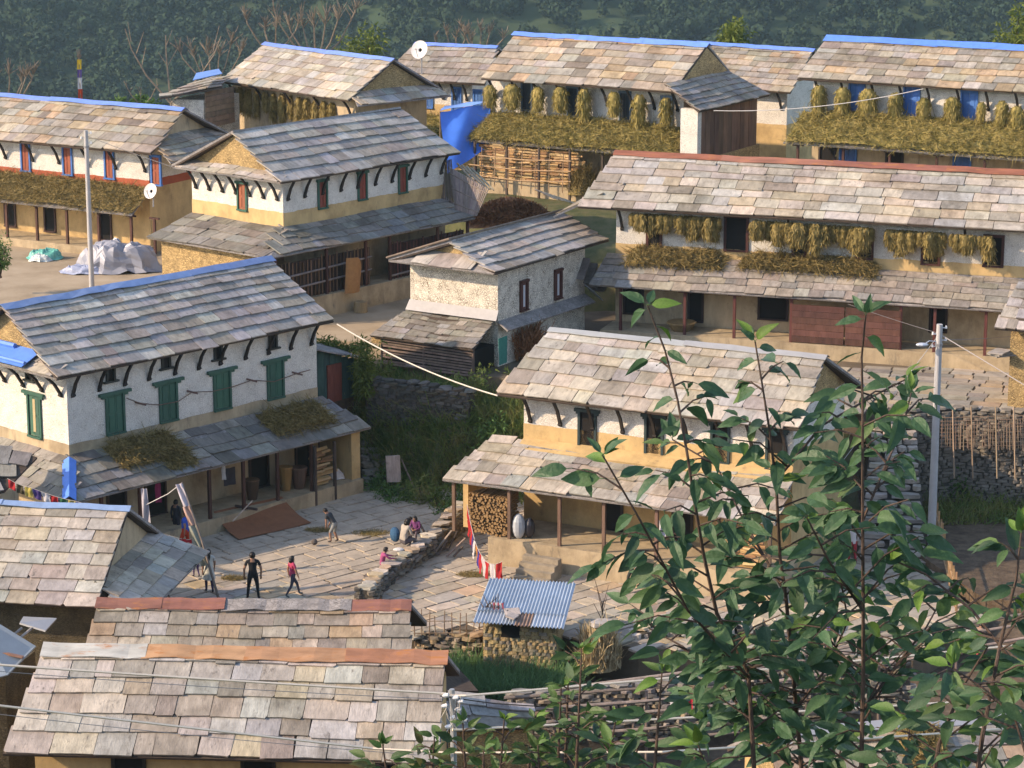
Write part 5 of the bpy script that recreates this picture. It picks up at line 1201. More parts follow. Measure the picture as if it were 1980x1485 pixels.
log_stack('firewood_stack', 'narrow rack of split logs beside the last veranda posts', 'C', uc, uc + .75, -1.55, .02, 1.5, 'u', 6, .7, .075, (uc - .1, uc + .9))
def heap(name, label, cat, m, c, rx, ry, h, n, leaf, seed, w=.5, lean=1.0):
    g = np.random.RandomState(seed)
    v, f = grid_patch(lambda s, t: (c[0] + rx * (s * 2 - 1), c[1] + ry * (t * 2 - 1), c[2] - .1 + h * max(0, 1 - ((s * 2 - 1) ** 2 + (t * 2 - 1) ** 2)) ** .7 * (1 + .3 * noise.noise(Vector((s * 5, t * 5, seed))))), 16, 12)
    a = g.uniform(0, 6.283, n); rr = np.sqrt(g.rand(n)); x, y = rr * np.cos(a), rr * np.sin(a)
    pos = np.stack([c[0] + rx * x, c[1] + ry * y, c[2] - .08 + h * np.maximum(0, 1 - x * x - y * y) ** .7], 1); d = g.normal(size=(n, 3)) * lean; d[:, 2] = np.abs(d[:, 2]) * .5 + .25; d /= np.linalg.norm(d, axis=1)[:, None]
    bv, bf = blades(n, pos, d, leaf, leaf * w, .3, seed)
    return tag(link(name, np_mesh(name, [(v, f), (bv, bf)], m)), label, cat, kind='stuff')
q = atY(1000, 395, 120); zq = float(ground_z(np.array(q.x), np.array(q.y)))
heap('leaf_heap', 'heap of rusty brown dry leaves below the firewood stack', 'leaf heap', 'dry_leaves', (q.x - .3, q.y, min(zq, q.z - .6)), 2.1, 1.3, 1.15, 5000, .16, 5)
q = atY(1128, 350, 124.5); heap('straw_heap', 'straw pile leaning at the end of the firewood stack', 'straw', 'straw', (q.x, q.y, q.z - .5), .75, .6, 1.15, 1800, .5, 6, .07, .5)
def poles(name, label, cat, ab, r, col, m='wood', n=None):
    root = thing(name, label, cat)
    for a, b in ab: MB().tube([a, Vector(a).lerp(Vector(b), .5) + Vector((0, 0, rnd.uniform(-.03, .03))), b], [r, r * .9, r * .7], 6).build('pole', m, root, jit(col, .2))
    return root
poles('bamboo_poles', 'leaning bundle of pale poles at the gable of the sheaf house', 'poles', [(atY(884 + 9 * k, 316 + 3 * k, 115.5), atY(928 + 9 * k, 362 + 2 * k, 113.8)) for k in range(4)], .05, (.36, .30, .22))
poles('bamboo_poles', 'short stack of pale poles on the slope behind the long house', 'poles', [(atY(1034 + 9 * k, 366 + 3 * k, 119.5), atY(1072 + 8 * k, 384 + 2 * k, 118)) for k in range(7)], .04, (.36, .29, .2))
q = thing('bamboo_screen', 'grey woven bamboo panel leaning at the end of the sheaf house', 'panel')
TL, TR, BR, BL = atY(868, 322, 114.6), atY(946, 366, 112.6), atY(922, 418, 112.2), atY(880, 405, 113.4)
for k in range(22):
    t = (k + .5) / 22; MB().bar(TL.lerp(TR, t), BL.lerp(BR, t), .07, .02).build('slat', 'wood', q, jit((.20, .165, .15), .25))
for t in (.15, .5, .85): MB().bar(TL.lerp(BL, t) + Vector((0, -.03, 0)), TR.lerp(BR, t) + Vector((0, -.03, 0)), .05, .03).build('batten', 'wood', q, (.22, .18, .15))
q = thing('bamboo_wall', 'dark plaited end wall of the sheaf house veranda', 'panel')
TL, TR, BR, BL = atY(848, 312, 115.4), atY(872, 308, 115.2), atY(880, 405, 114.8), atY(852, 395, 115)
for k in range(9): MB().bar(TL.lerp(TR, k / 8), BL.lerp(BR, k / 8), .06, .02).build('slat', 'wood', q, jit((.13, .10, .085), .3))
# woven mat standing in front of the sheaf house
b_ = HP['B']
u_, w_ = on_wall(b_, 'f', 682, 540, -1.75); v, f = grid_patch(lambda s, t: (u_ - .45 + .9 * s, -1.72 - .22 * math.sin(s * math.pi) - .12 * t, -.05 + 1.55 * t * (1 - .35 * (max(0, s - .45) / .55) ** 2)), 10, 8)
vb = v + np.array([0, .025, 0])
o = link('woven_mat', np_mesh('woven_mat', [(v, f), (vb, f[:, ::-1])], 'cloth'), None, (.34, .175, .07), wld('B', (0, 0, 0)), b_['th']); tag(o, 'tan woven mat curved upright against the dark veranda railing', 'mat')
q = wld('B', (u_ + .25, -1.95, -.92)); o = MB().tube([(0, 0, 0), (0, 0, .45)], [.30, .27], 12).build('wooden_block', 'wood', None, (.3, .22, .12), q); tag(o, 'round wooden block below the tan woven mat', 'block')
# brown mat draped from the plinth to the paving
A, B, C, D = np.array(at(462, 1043, .03)), np.array(at(602, 1012, .03)), np.array(at(545, 962, .55)), np.array(at(413, 991, .55))
v, f = grid_patch(lambda s, t: lerp(lerp(A, B, s), lerp(D, C, s), t) * np.array([1, 1, 0]) + np.array([0, 0, .035 + .56 * max(0, (t - .35) / .65) ** 1.4 + .05 * (1 + math.sin(s * 6 + t * 4)) * (1 - t) * t * 3 + .12 * max(0, s - .75) * (1 - t)]), 16, 10)
o = link('drying_mat', np_mesh('drying_mat', [(v, f), (v - np.array([0, 0, .02]), f[:, ::-1])], 'cloth'), None, (.25, .105, .05)); tag(o, 'large rusty brown mat spread from the veranda plinth over the paving', 'mat')
tag(MB().tube([at(450, 1008, .65), at(488, 968, .95)], .025, 5).build('wooden_stick', 'wood', None, (.42, .33, .25)), 'pale stick lying across the large brown mat', 'stick')
tag(MB().tube([at(455, 978, .62), at(497, 985, .62)], .05, 6).build('wooden_pestle', 'wood', None, (.09, .06, .05)), 'dark wooden beam at the upper edge of the brown mat', 'beam')
# baskets and jars on the veranda
def basket(label, key, px, py, v, r, h, col):
    u, w = on_wall(HP[key], 'f', px, py, v); root = thing('basket', label, 'basket', wld(key, (u, v, .0)))
    MB().tube([(0, 0, 0), (0, 0, h * .5), (0, 0, h)], [r * .62, r * .85, r], 12, cap=True).build('body', 'wood', root, col)
    MB().tube([(0, 0, h - .02), (0, 0, h + .03)], [r * 1.04, r * 1.04], 12).build('rim', 'wood', root, tuple(c * 1.4 for c in col))
basket('tall dark basket left of the veranda door', 'C', 487, 930, -1.0, .28, .75, (.10, .06, .035))
basket('ochre basket between two red veranda posts', 'C', 552, 915, -1.0, .27, .9, (.26, .15, .05))
basket('wide brown basket in front of the dark veranda corner', 'C', 578, 918, -1.15, .32, .8, (.13, .075, .05))
basket('shallow basket full of straw on the long veranda', 'E', 1318, 612, -1.0, .6, .35, (.22, .15, .07))
cloth_heap('white_sack', 'white sack lying at the end of the mossy veranda', 650, 925, .55, .26, .2, .28, 'cloth', (.6, .58, .56), 4, 'sack')
u, w = on_wall(pd, 'f', 1003, 1018, -2.3); q = wld('D', (u, -2.3, .02))
o = MB().ball((0, 0, .42), (.24, .2, .46), 12, 8).build('grain_sack', 'tarp', None, (.42, .45, .47), q); tag(o, 'full silver grey sack standing between firewood and ochre wall', 'sack')
o = MB().ball((0, 0, .35), (.2, .2, .36), 10, 8).build('black_sack', 'tarp', None, (.03, .028, .035), wld('D', (u + .32, -2.1, .02))); tag(o, 'black sack leaning behind the silver grey sack', 'sack')
# ---------------------------------------------------------------- cloth: laundry, prayer flags
def flag_string(name, label, cat, pts, cols, fw, fh, sag=.1, seed=0, thick=.012):
    root = thing(name, label, cat); pts = [Vector(p) for p in pts]; n = len(cols)
    L = [0]
    for a, b in zip(pts, pts[1:]): L.append(L[-1] + (b - a).length)
    def P(t):
        d = t * L[-1]
        for i in range(len(pts) - 1):
            if d <= L[i + 1] + 1e-6: k = (d - L[i]) / (L[i + 1] - L[i]); return pts[i].lerp(pts[i + 1], k) - Vector((0, 0, sag * math.sin(k * math.pi)))
        return pts[-1]
    MB().tube([P(i / 24) for i in range(25)], thick, 4).build('cord', 'cable', root, (.45, .40, .34))
    for k, c in enumerate(cols):
        if c is None: continue
        a, b = P((k + .08) / n), P((k + .92) / n); dn = Vector((0, 0, -fh * rnd.uniform(.85, 1.1))); dr = Vector((rnd.uniform(-.06, .06), rnd.uniform(-.06, .06), 0))
        cloth_quad('flag', None, None, [a, b, b + dn + dr, a + dn + dr], jit(c, .08), 'flag', .025, 5, 5, root, k + seed)
    return root
cR, cB, cW, cG, cY, cP, cO = (.50, .035, .04), (.05, .06, .30), (.66, .64, .63), (.07, .22, .10), (.55, .47, .12), (.11, .07, .24), (.58, .25, .06)
flag_string('prayer_flags', 'string of faded prayer flags before the corner of the mossy veranda', 'prayer flags', [atY(14, 925, 84.4), atY(60, 943, 84.2), atY(150, 970, 84.0), atY(215, 985, 83.8)], [cR, (.10, .09, .05), cY, cP, cW, cR, cG, cY, cP, cR, cW, cB], .3, .33, .05, 1)
flag_string('prayer_flags', 'dark string of prayer flags along the slate gable roof near the players', 'prayer flags', [atY(205, 1030, 81.2), atY(290, 1020, 82.5), atY(345, 1040, 82.5), atY(372, 1042, 82.8)], [(.30, .03, .03), (.06, .12, .08), (.05, .06, .2), (.3, .25, .06), cP, cW, cR], .3, .25, .05, 2)
flag_string('prayer_flags', 'bright prayer flags hanging down from the firewood corner to the tin roof', 'prayer flags', [atY(903, 975, 85.3), atY(918, 1045, 84.6), atY(932, 1075, 83.6), atY(948, 1090, 83.0), atY(972, 1085, 82.8)], [cR, cR, cR, cP, cW, cO, cB, cR, cW, cR, cW, cR], .5, .62, .06, 3)
fpst = thing('leaning_flag_pole', 'leaning pole with a long white prayer banner near the veranda', 'flag pole')
pa, pb = at(424, 1162, 0), None
pb = atY(352, 932, pa.y + 1.2)
MB().tube([pa, pa.lerp(pb, .5) + Vector((.05, 0, 0)), pb], [.05, .042, .03]).build('shaft', 'wood', fpst, (.20, .16, .13))
for k, (t0_, t1_, c) in enumerate(((.99, .80, (.62, .58, .62)), (.80, .64, (.58, .40, .33)), (.64, .42, (.36, .38, .31)), (.42, .30, (.42, .38, .26)))):
    a, b = pa.lerp(pb, t0_), pa.lerp(pb, t1_); off = Vector((-.24, 0, -.05)); cloth_quad('banner', None, None, [a, a + off, b + off * .9, b], c, 'flag', .06, 6, 8, fpst, k)
tag(MB().tube([at(332, 1172, 0), atY(309, 1092, at(332, 1172, 0).y + .2)], .03, 5).build('wooden_stake', 'wood', None, (.12, .10, .085)), 'thin dark stake stuck beside the slate gable roof', 'stake')
hx = thing('hanging_cloth', 'white cloth strips hanging from a cord at the dark veranda door', 'cloth')
cloth_quad('strip', None, None, [atY(272, 945, 84.6), atY(284, 945, 84.6), atY(292, 1010, 84.6), atY(276, 1005, 84.6)], (.55, .52, .55), 'flag', .05, 5, 8, hx)
MB().tube([atY(275, 980, 84.6), atY(325, 955, 84.3), atY(352, 934, 84)], .015, 4).build('cord', 'cable', hx, (.6, .57, .52))
def laundry(label, key, px, py, v, w, h, col, drop=0):
    u, z = on_wall(HP[key], 'f', px, py, v); o = cloth_quad('laundry', label, 'laundry', [wld(key, (u - w / 2, v, z)), wld(key, (u + w / 2, v, z)), wld(key, (u + w * .45, v - .03, z - h)), wld(key, (u - w * .45, v + .02, z - h))], col, 'cloth', .03, 6, 6)
laundry('dark grey jacket hanging under the mossy veranda roof', 'C', 443, 905, -1.3, .55, .65, (.055, .05, .055)); laundry('white scarf hanging next to the dark grey jacket', 'C', 432, 902, -1.35, .14, .5, (.6, .58, .55))
laundry('magenta garment in the dark veranda doorway', 'C', 305, 935, -1.2, .22, .7, (.30, .03, .10))
laundry('white and navy garment drying at the veranda of the white and ochre house', 'D', 1282, 1008, -2.3, .3, .5, (.5, .5, .55))
u0_, w0_ = on_wall(pc, 'f', 240, 770, -.06)
root = thing('garland_rope', 'brown rope strung along the green shutters of the large white house', 'rope')
pts = [wld('C', (*[on_wall(pc, 'f', x, y, -.14)[0]], -.14, on_wall(pc, 'f', x, y, -.14)[1])) for x, y in ((245, 770), (272, 780), (310, 783), (345, 776), (372, 758), (410, 757), (450, 748), (487, 735), (530, 738), (575, 722), (600, 715))]
MB().tube(pts, .018, 4).build('cord', 'cable', root, (.16, .10, .07))
for i in (1, 4, 7, 9): MB().tube([pts[i] + Vector((-.25, 0, .06)), pts[i] + Vector((.2, 0, -.06))], .035, 4).build('knot', 'cable', root, (.17, .09, .07))

# ---------------------------------------------------------------- tin roofed hut, fences, corn stack
q = at(1005, 1275, -.35); hut = thing('stone_hut', 'small ochre stone hut under a corrugated tin roof', 'hut', (q.x, q.y, -.6), R(-8))
hw = 2.35; hd = 1.9; hh = 1.55
for lo, hi in (((-hw / 2, 0, -.4), (-.62, hd, hh)), ((.02, 0, -.4), (hw / 2, hd, hh)), ((-.618, 0, -.4), (.018, hd, .98))): pass
MB().box((-hw / 2, .03, -.4), (hw / 2, hd, hh)).build('wall', 'gable_stone', hut)
r = random.Random(4); nst = 0
for row in range(-4, 14):                                              # face stones of the front, one by one
    x = -hw / 2; z = .0 + row * .112
    while x < hw / 2 - .05:
        w = min(r.uniform(.14, .36), hw / 2 - x); xc = x + w / 2; x += w
        if -.62 < xc < .02 and z > .95 and z < 1.36: continue
        link('stone', ROCKS[r.randrange(12)], hut, jit(r.choice([(.40, .30, .15), (.34, .27, .16), (.45, .34, .17), (.26, .23, .18)]), .18, r), M=Matrix.Translation((xc, .03, z)) @ Matrix.Diagonal((w * 1.0, .12, .105, 1)))
MB().box((-.60, .012, .95), (.0, .05, 1.40)).build('window', 'dark_hole', hut)
ev0, ev1 = np.array((-hw / 2 - .25, -.45, hh + .02)), np.array((hw / 2 + .28, -.45, hh - .02)); rb0, rb1 = np.array((-hw / 2 - .1, hd + .25, hh + .62)), np.array((hw / 2 + .35, hd + .25, hh + .58))
def corr(name, s0, s1, t0, t1, col, lift, m='tin'):
    n = int(76 * (s1 - s0)); v, f = grid_patch(lambda s, t: lerp(lerp(ev0, ev1, lerp(s0, s1, s)), lerp(rb0, rb1, lerp(s0, s1, s)), lerp(t0, t1, t)) + np.array([0, 0, lift + .028 * math.sin(lerp(s0, s1, s) * 2 * math.pi * 26)]), max(4, n * 2), 3)
    return link(name, np_mesh(name, [(v, f), (v - np.array([0, 0, .012]), f[:, ::-1])], m), hut, col)
corr('roof_sheet', 0, 1, .25, 1, (.42, .50, .58), .03); corr('roof_sheet', 0, .46, 0, .30, (.46, .52, .58), 0); corr('roof_sheet', .46, .66, -.02, .30, (.30, .20, .15), 0, 'rust'); corr('roof_sheet', .64, 1, -.03, .30, (.50, .56, .62), .012)
for k, (s, t, w, l) in enumerate(((.42, .16, .48, .42), (.47, .08, .4, .3))):
    c = lerp(lerp(ev0, ev1, s), lerp(rb0, rb1, s), t); tag(link('roof_stone', SLABS[k + 3], None, (.44, .38, .34), M=Matrix.Translation(hut.location) @ Matrix.Rotation(R(-8), 4, 'Z') @ Matrix.Translation((c[0], c[1], c[2] + .09 + .05 * k)) @ Matrix.Rotation(.3 + k, 4, 'Z') @ Matrix.Rotation(.2, 4, 'X') @ Matrix.Diagonal((w, l, .05, 1))), ('pinkish flat stone weighing down the tin roof', 'smaller flat stone under the pinkish one on the tin roof')[k], 'stone')
c = lerp(lerp(ev0, ev1, .10), lerp(rb0, rb1, .10), .3); hub = Matrix.Translation(hut.location) @ Matrix.Rotation(R(-8), 4, 'Z')
tr = thing('dry_twigs', 'dry branch with red and white strips lying on the tin roof', 'twigs')
for k in range(9):
    a = hub @ Vector((c[0] - .1 + .06 * k, c[1] - .1, c[2] + .1)); MB().tube([a, a + Vector((rnd.uniform(-.3, .45), rnd.uniform(-.2, .9), rnd.uniform(.0, .3)))], [.02, .01], 4).build('twig', 'bark', tr)
for k in range(6):
    a = hub @ Vector((c[0] + .12 + .07 * k, c[1] + .02, c[2] + .22)); cloth_quad('strip', None, None, [a, a + Vector((.05, 0, .02)), a + Vector((.08, -.05, -.25)), a + Vector((.02, -.05, -.25))], (cW, (.5, .12, .14))[k % 2], 'flag', .01, 2, 3, tr)
tag(MB().tube([at(979, 1285, -.6), atY(981, 1180, at(979, 1285, -.6).y)], .03, 6).build('iron_post', 'paint', None, (.03, .028, .03)), 'thin black iron post right before the tin roofed hut', 'post')
fn = thing('stick_fence', 'rickety fence of thin sticks left of the tin roofed hut', 'fence')
for k in range(10):
    x = lerp(806, 928, k / 9) + rnd.uniform(-4, 4); a = at(x, 1250, -.35); MB().tube([a, a + Vector((rnd.uniform(-.06, .06), rnd.uniform(-.05, .05), rnd.uniform(1.0, 1.35)))], [.025, .015], 5).build('stick', 'wood', fn, jit((.26, .18, .12), .2))
for z in (.45, .85): MB().tube([at(800, 1250, -.35) + Vector((0, -.03, z)), at(866, 1252, -.35) + Vector((0, -.03, z + .05)), at(930, 1250, -.35) + Vector((0, -.03, z - .05))], .016, 4).build('rail', 'wood', fn, (.25, .18, .12))
q = at(1157, 1292, -.6); cs = thing('corn_stack', 'pale golden stack of dry corn stalks topped with a flat stone', 'corn stack', q)
g = np.random.RandomState(8); n = 1500; a = g.uniform(0, 6.283, n); zz_ = g.uniform(0, .95, n); rr = (.72 - .22 * zz_) * g.uniform(.7, 1.05, n); pos = np.stack([np.cos(a) * rr, np.sin(a) * rr * .85, zz_], 1); d = np.stack([-np.cos(a) * .2, -np.sin(a) * .2, np.ones(n)], 1) + g.normal(size=(n, 3)) * .22; d /= np.linalg.norm(d, axis=1)[:, None]
bv, bf = blades(n, pos, d, .62, .05, .2, 8); v, f = grid_patch(lambda s, t: (math.cos(s * 6.283) * (.56 - .22 * t), math.sin(s * 6.283) * (.48 - .2 * t), 1.4 * t), 14, 5)
link('stalks', np_mesh('stalks', [(bv, bf), (v, f)], 'pale_corn'), cs)
link('cap_stone', ROCKS[2], cs, (.42, .38, .34), M=Matrix.Translation((.1, 0, 1.50)) @ Matrix.Rotation(.5, 4, 'Z') @ Matrix.Rotation(.08, 4, 'X') @ Matrix.Diagonal((.85, .6, .11, 1)))
q = at(1162, 1245, -.3); sp = thing('leafless_sapling', 'leafless reddish sapling standing before the corn stack', 'tree', q)
b = MB(); b.tube([(0, 0, -.3), (.05, 0, .8), (.02, 0, 1.4)], [.03, .025, .018], 5); b.build('trunk', 'bark', sp); b = MB()
for k in range(7): b.tube([(.03, 0, .7 + .1 * k), (.03 + rnd.uniform(-.3, .3), rnd.uniform(-.1, .1), 1.2 + .16 * k)], [.015, .007], 4)
b.build('branch', 'bark', sp)
rl = thing('rail_fence', 'long fence of rough grey wooden rails in front of the dry stone wall', 'fence')
def Yr(px): return lerp(70.6, 70.2, (px - 930) / 1000)
for k, ((x0, y0), (x1, y1)) in enumerate([((975, 1350), (1240, 1331)), ((1030, 1372), (1500, 1330)), ((1045, 1398), (1480, 1356)), ((1060, 1335), (1560, 1262)), ((1110, 1420), (1520, 1385)), ((1330, 1300), (1700, 1240)), ((1440, 1268), (1990, 1186)), ((1470, 1290), (1990, 1205)), ((1500, 1318), (1990, 1232)), ((1180, 1440), (1500, 1408))]):
    a, b_2 = atY(x0, y0, Yr(x0)), atY(x1, y1, Yr(x1)); MB().tube([a, a.lerp(b_2, .5) + Vector((0, 0, rnd.uniform(-.06, .04))), b_2], [.055, .05, .04], 7).build('rail', 'wood', rl, jit((.23, .19, .165), .2))
for x, y0, y1 in ((1072, 1340, 1430), (1225, 1320, 1440), (1250, 1335, 1445), (1432, 1280, 1420), (1560, 1255, 1400), (1700, 1225, 1370), (1850, 1200, 1345)):
    a, b_2 = atY(x, y0, Yr(x) + .12), atY(x, y1, Yr(x) + .12); MB().tube([a, b_2 + Vector((0, 0, -.8))], .05, 6).build('post', 'wood', rl, jit((.17, .13, .11), .2))
laundry_ = [('red garment hung over the wooden rails', 1328, 1348, .34, .42, (.45, .02, .04)), ('white garment hung beside the red one on the rails', 1303, 1352, .20, .38, (.5, .5, .52))]
for lab, x, y, w, h, c in laundry_:
    a = atY(x, y, 70.1); cloth_quad('laundry', lab, 'laundry', [a + Vector((-w / 2, 0, 0)), a + Vector((w / 2, 0, .02)), a + Vector((w / 2, -.05, -h)), a + Vector((-w / 2, -.03, -h * .9))], c, 'cloth', .03, 5, 5)
lt = thing('bamboo_lattice', 'split bamboo lattice fixed on the retaining wall by the pole', 'lattice')
for k in range(34):
    x = 1822 + k * 5.2; a, b_2 = atY(x, 806 + rnd.uniform(-3, 6), 92.9), atY(x + rnd.uniform(-2, 2), 868 + rnd.uniform(-4, 4), 92.7); MB().bar(a, b_2, .028, .012).build('lath', 'wood', lt, jit((.33, .225, .15), .2))
for k in range(9): MB().bar(atY(1818, 808 + 7 * k, 92.85), atY(1998, 804 + 7 * k + rnd.uniform(-2, 2), 92.85), .012, .024).build('lath', 'wood', lt, jit((.36, .25, .17), .2))
for x in (1842, 1878, 1925, 1960): MB().tube([atY(x, 786, 92.6), atY(x + 3, 925, 92.4)], .03, 5).build('stake', 'wood', lt, jit((.34, .25, .16), .2))
bf_ = thing('bamboo_fence', 'orange split bamboo fence running down beside the stone stairs', 'fence')
for k in range(26):
    a = at(lerp(1798, 1850, k / 25), lerp(985, 1190, k / 25), .1); MB().bar(a, a + Vector((rnd.uniform(-.04, .04), 0, 1.1 + rnd.uniform(-.1, .15))), .06, .02).build('slat', 'wood', bf_, jit((.42, .25, .12), .25))
for z in (.3, .8): MB().bar(at(1798, 985, .1) + Vector((-.04, -.04, z)), at(1850, 1190, .1) + Vector((-.04, -.04, z)), .05, .04).build('rail', 'wood', bf_, (.36, .23, .12))
wpile = thing('branch_pile', 'pile of broken branches and planks at the courtyard wall', 'branches')
for k in range(16):
    a = at(lerp(822, 880, rnd.random()), lerp(1050, 1078, rnd.random()), .05); MB().bar(a, a + Vector((rnd.uniform(-.7, .7), rnd.uniform(-.1, .8), rnd.uniform(.15, .75))), rnd.uniform(.05, .11), .05).build('branch', 'wood', wpile, jit((.20, .155, .125), .35))
tag(MB().tube([at(806, 1000 - 45, .05), at(776, 888, .9)], .035, 5).build('leaning_branch', 'wood', None, (.24, .17, .13)), 'thin branch lying down the green bank to the paving', 'branch')
for i, (x, y, rx, lab) in enumerate(((618, 1024, .55, 'thin brown straw patch next to the crouching boy'), (718, 1030, .75, 'brown chaff patch behind the striped woman'), (915, 1110, .6, 'brown chaff patch between wall and tin roof'), (452, 1117, .45, 'little chaff patch behind the man in black'))):
    c = at(x, y, .03); heap('chaff_patch', lab, 'chaff', 'straw', (c.x, c.y, .08), rx, rx * .55, .05, 500, .14, 80 + i, .12)
sh = thing('slate_shed', 'low grey slate roof right beside the nearest house', 'shed')
A_, B_, C_, D_ = atY(868, 1412, 66.8), atY(1032, 1408, 67.5), atY(1036, 1366, 68.6), atY(866, 1338, 68.4)
sr = MB().sheet(A_, B_, C_, D_, .06).build('roof', 'deck', sh); slates(sr, A_, B_, C_, D_, 3, .75, 'grey', seed=77)
MB().prism([(A_.x, A_.y + .2), (B_.x - .1, B_.y + .2), (C_.x - .1, C_.y), (D_.x, D_.y)], -4, A_.z - .12).build('wall', 'gable_stone', sh)
ds_ = thing('dark_corner_roof', 'dark bark covered roof edge between the nearest house and the wheat', 'shed')
A_, B_, C_, D_ = atY(862, 1336, 69.2), atY(925, 1336, 69.4), atY(905, 1312, 70), atY(858, 1262, 70.2)
MB().sheet(A_, B_, C_, D_, .2).build('roof', 'deck', ds_)
# ---------------------------------------------------------------- people
def solid(name, c, rough=.9):
    if name not in MATS: mat(name, c, .14, 5, rough)
    return name
def base_pose():
    j = {'pelvis': (0, 0, .525), 'spine': (0, .005, .63), 'chest': (0, 0, .745), 'neck': (0, .0, .835), 'head': (0, .012, .895), 'crown': (0, .008, .958), 'nose': (0, .058, .892)}
    for s, k in ((-1, 'L'), (1, 'R')):
        j['hip' + k] = (s * .052, 0, .50); j['knee' + k] = (s * .056, .012, .285); j['ankle' + k] = (s * .058, -.01, .05); j['toe' + k] = (s * .068, .085, .022)
        j['shoulder' + k] = (s * .108, 0, .805); j['elbow' + k] = (s * .135, -.015, .635); j['wrist' + k] = (s * .14, .02, .495)
    return j
RAD = {'pelvis': .078, 'spine': .07, 'chest': .078, 'neck': .03, 'head': .056, 'crown': .042, 'nose': .012, 'hip': .058, 'knee': .037, 'ankle': .024, 'toe': .021, 'shoulder': .040, 'elbow': .026, 'wrist': .018}
def person(label, px, py, z, h, yaw, pose, shirt, pants, shoes=(.03, .03, .03), sleeve='short', legs='long', hair='short', dress=None, dresslen=.33, cap=None, girth=1.0, idn=0, hold=None):
    q = at(px, py, z); root = thing('person', label, 'person', q, yaw); J = base_pose(); J.update(pose)
    names = list(J); V = [Vector(J[k]) for k in names]; idx = {k: i for i, k in enumerate(names)}; rad = []
    for k in names:
        b = k.rstrip('LR') if k not in ('spine',) else k
        rad.append(RAD.get(k, RAD.get(b, .03)) * (girth if b in ('pelvis', 'spine', 'chest', 'hip') else 1))
    E_ = [('pelvis', 'spine'), ('spine', 'chest'), ('chest', 'neck'), ('neck', 'head'), ('head', 'crown'), ('head', 'nose')]
    for k in 'LR': E_ += [('pelvis', 'hip' + k), ('hip' + k, 'knee' + k), ('knee' + k, 'ankle' + k), ('ankle' + k, 'toe' + k), ('chest', 'shoulder' + k), ('shoulder' + k, 'elbow' + k), ('elbow' + k, 'wrist' + k)]
    E2 = [(idx[a], idx[b]) for a, b in E_]; tags = []
    for k in 'LR':                                              # palm, four fingers and a thumb
        w, e = Vector(J['wrist' + k]), Vector(J['elbow' + k]); d = (w - e).normalized(); s = d.cross(Vector((0, 1, .2))).normalized()
        if s.length < .1: s = Vector((1, 0, 0))
        p = w + d * .03; V.append(p); rad.append(.016); E2.append((idx['wrist' + k], len(V) - 1)); pi = len(V) - 1
        for m, (o, l) in enumerate(((-.015, .040), (-.005, .047), (.005, .045), (.015, .036))):
            c = d.cross(s); a = p + d * .016 + s * o; b = a + d * l * .55 + c * .003; e2 = b + d * l * .35 + c * .016
            V += [a, b, e2]; rad += [.0058, .0052, .0042]; n = len(V); E2 += [(pi, n - 3), (n - 3, n - 2), (n - 2, n - 1)]
        a = w + d * .012 + s * -.016; b = a + d * .022 - s * .014; V += [a, b]; rad += [.007, .0055]; n = len(V); E2 += [(idx['wrist' + k], n - 2), (n - 2, n - 1)]
    me = bpy.data.meshes.new('body'); me.from_pydata([tuple(v * h) for v in V], E2, [])
    ob = bpy.data.objects.new('body', me); COL.objects.link(ob)
    sk = ob.modifiers.new('skin', 'SKIN'); sk.use_smooth_shade = True
    for i, sv in enumerate(me.skin_vertices[0].data): sv.radius = (rad[i] * h, rad[i] * h); sv.use_root = (i == 0)
    ss = ob.modifiers.new('sub', 'SUBSURF'); ss.levels = 1; ss.render_levels = 1
    dg = bpy.context.evaluated_depsgraph_get(); nm = bpy.data.meshes.new_from_object(ob.evaluated_get(dg)); bpy.data.objects.remove(ob)
    nm.name = 'body'; nm.materials.clear(); t = f'{idn}'
    for m in ('skin', solid('shirt' + t, shirt), solid('trousers' + t, pants), solid('shoes' + t, shoes)): nm.materials.append(MATS[m])
    segs = [(Vector(J[a]) * h, Vector(J[b]) * h, a, b) for a, b in E_]
    mi = []
    for pl_ in nm.polygons:
        c = pl_.center; best = None
        for a, b, na, nb in segs:
            ab = b - a; tt = max(0, min(1, (c - a).dot(ab) / ab.length_squared)); dd = (c - a - ab * tt).length - lerp(RAD.get(na.rstrip('LR'), .03), RAD.get(nb.rstrip('LR'), .03), tt) * h * .8
            if best is None or dd < best[0]: best = (dd, na, nb, tt)
        _, na, nb, tt = best; k = 0
        if nb.startswith('toe'): k = 3
        elif nb.startswith('ankle'): k = (2 if tt < .9 else 3) if legs == 'long' else (2 if legs == 'knee' and tt < .05 else (0 if tt < .9 else 3))
        elif nb.startswith(('knee', 'hip')): k = 2
        elif nb in ('spine', 'chest') or nb.startswith('shoulder'): k = 1
        elif nb == 'neck': k = 1 if tt < .55 else 0
        elif nb.startswith('elbow'): k = 1 if (sleeve == 'long' or tt < .62) else 0
        elif nb.startswith('wrist'): k = 1 if (sleeve == 'long' and tt < .9) else 0
        mi.append(k)
    nm.polygons.foreach_set('material_index', mi); nm.polygons.foreach_set('use_smooth', [True] * len(mi))
    bo = link('body', nm, root)
    hd, cr = Vector(J['head']) * h, Vector(J['crown']) * h; up = (cr - hd).normalized(); nz = (Vector(J['nose']) * h - hd); fw = (nz - up * nz.dot(up)).normalized(); sd = fw.cross(up)
    M = Matrix((( sd.x, fw.x, up.x, 0), (sd.y, fw.y, up.y, 0), (sd.z, fw.z, up.z, 0), (0, 0, 0, 1)))
    b = MB()                                                    # hair: a cap that leaves the face free
    n, m = 14, 9; rr = .063 * h
    vs = []
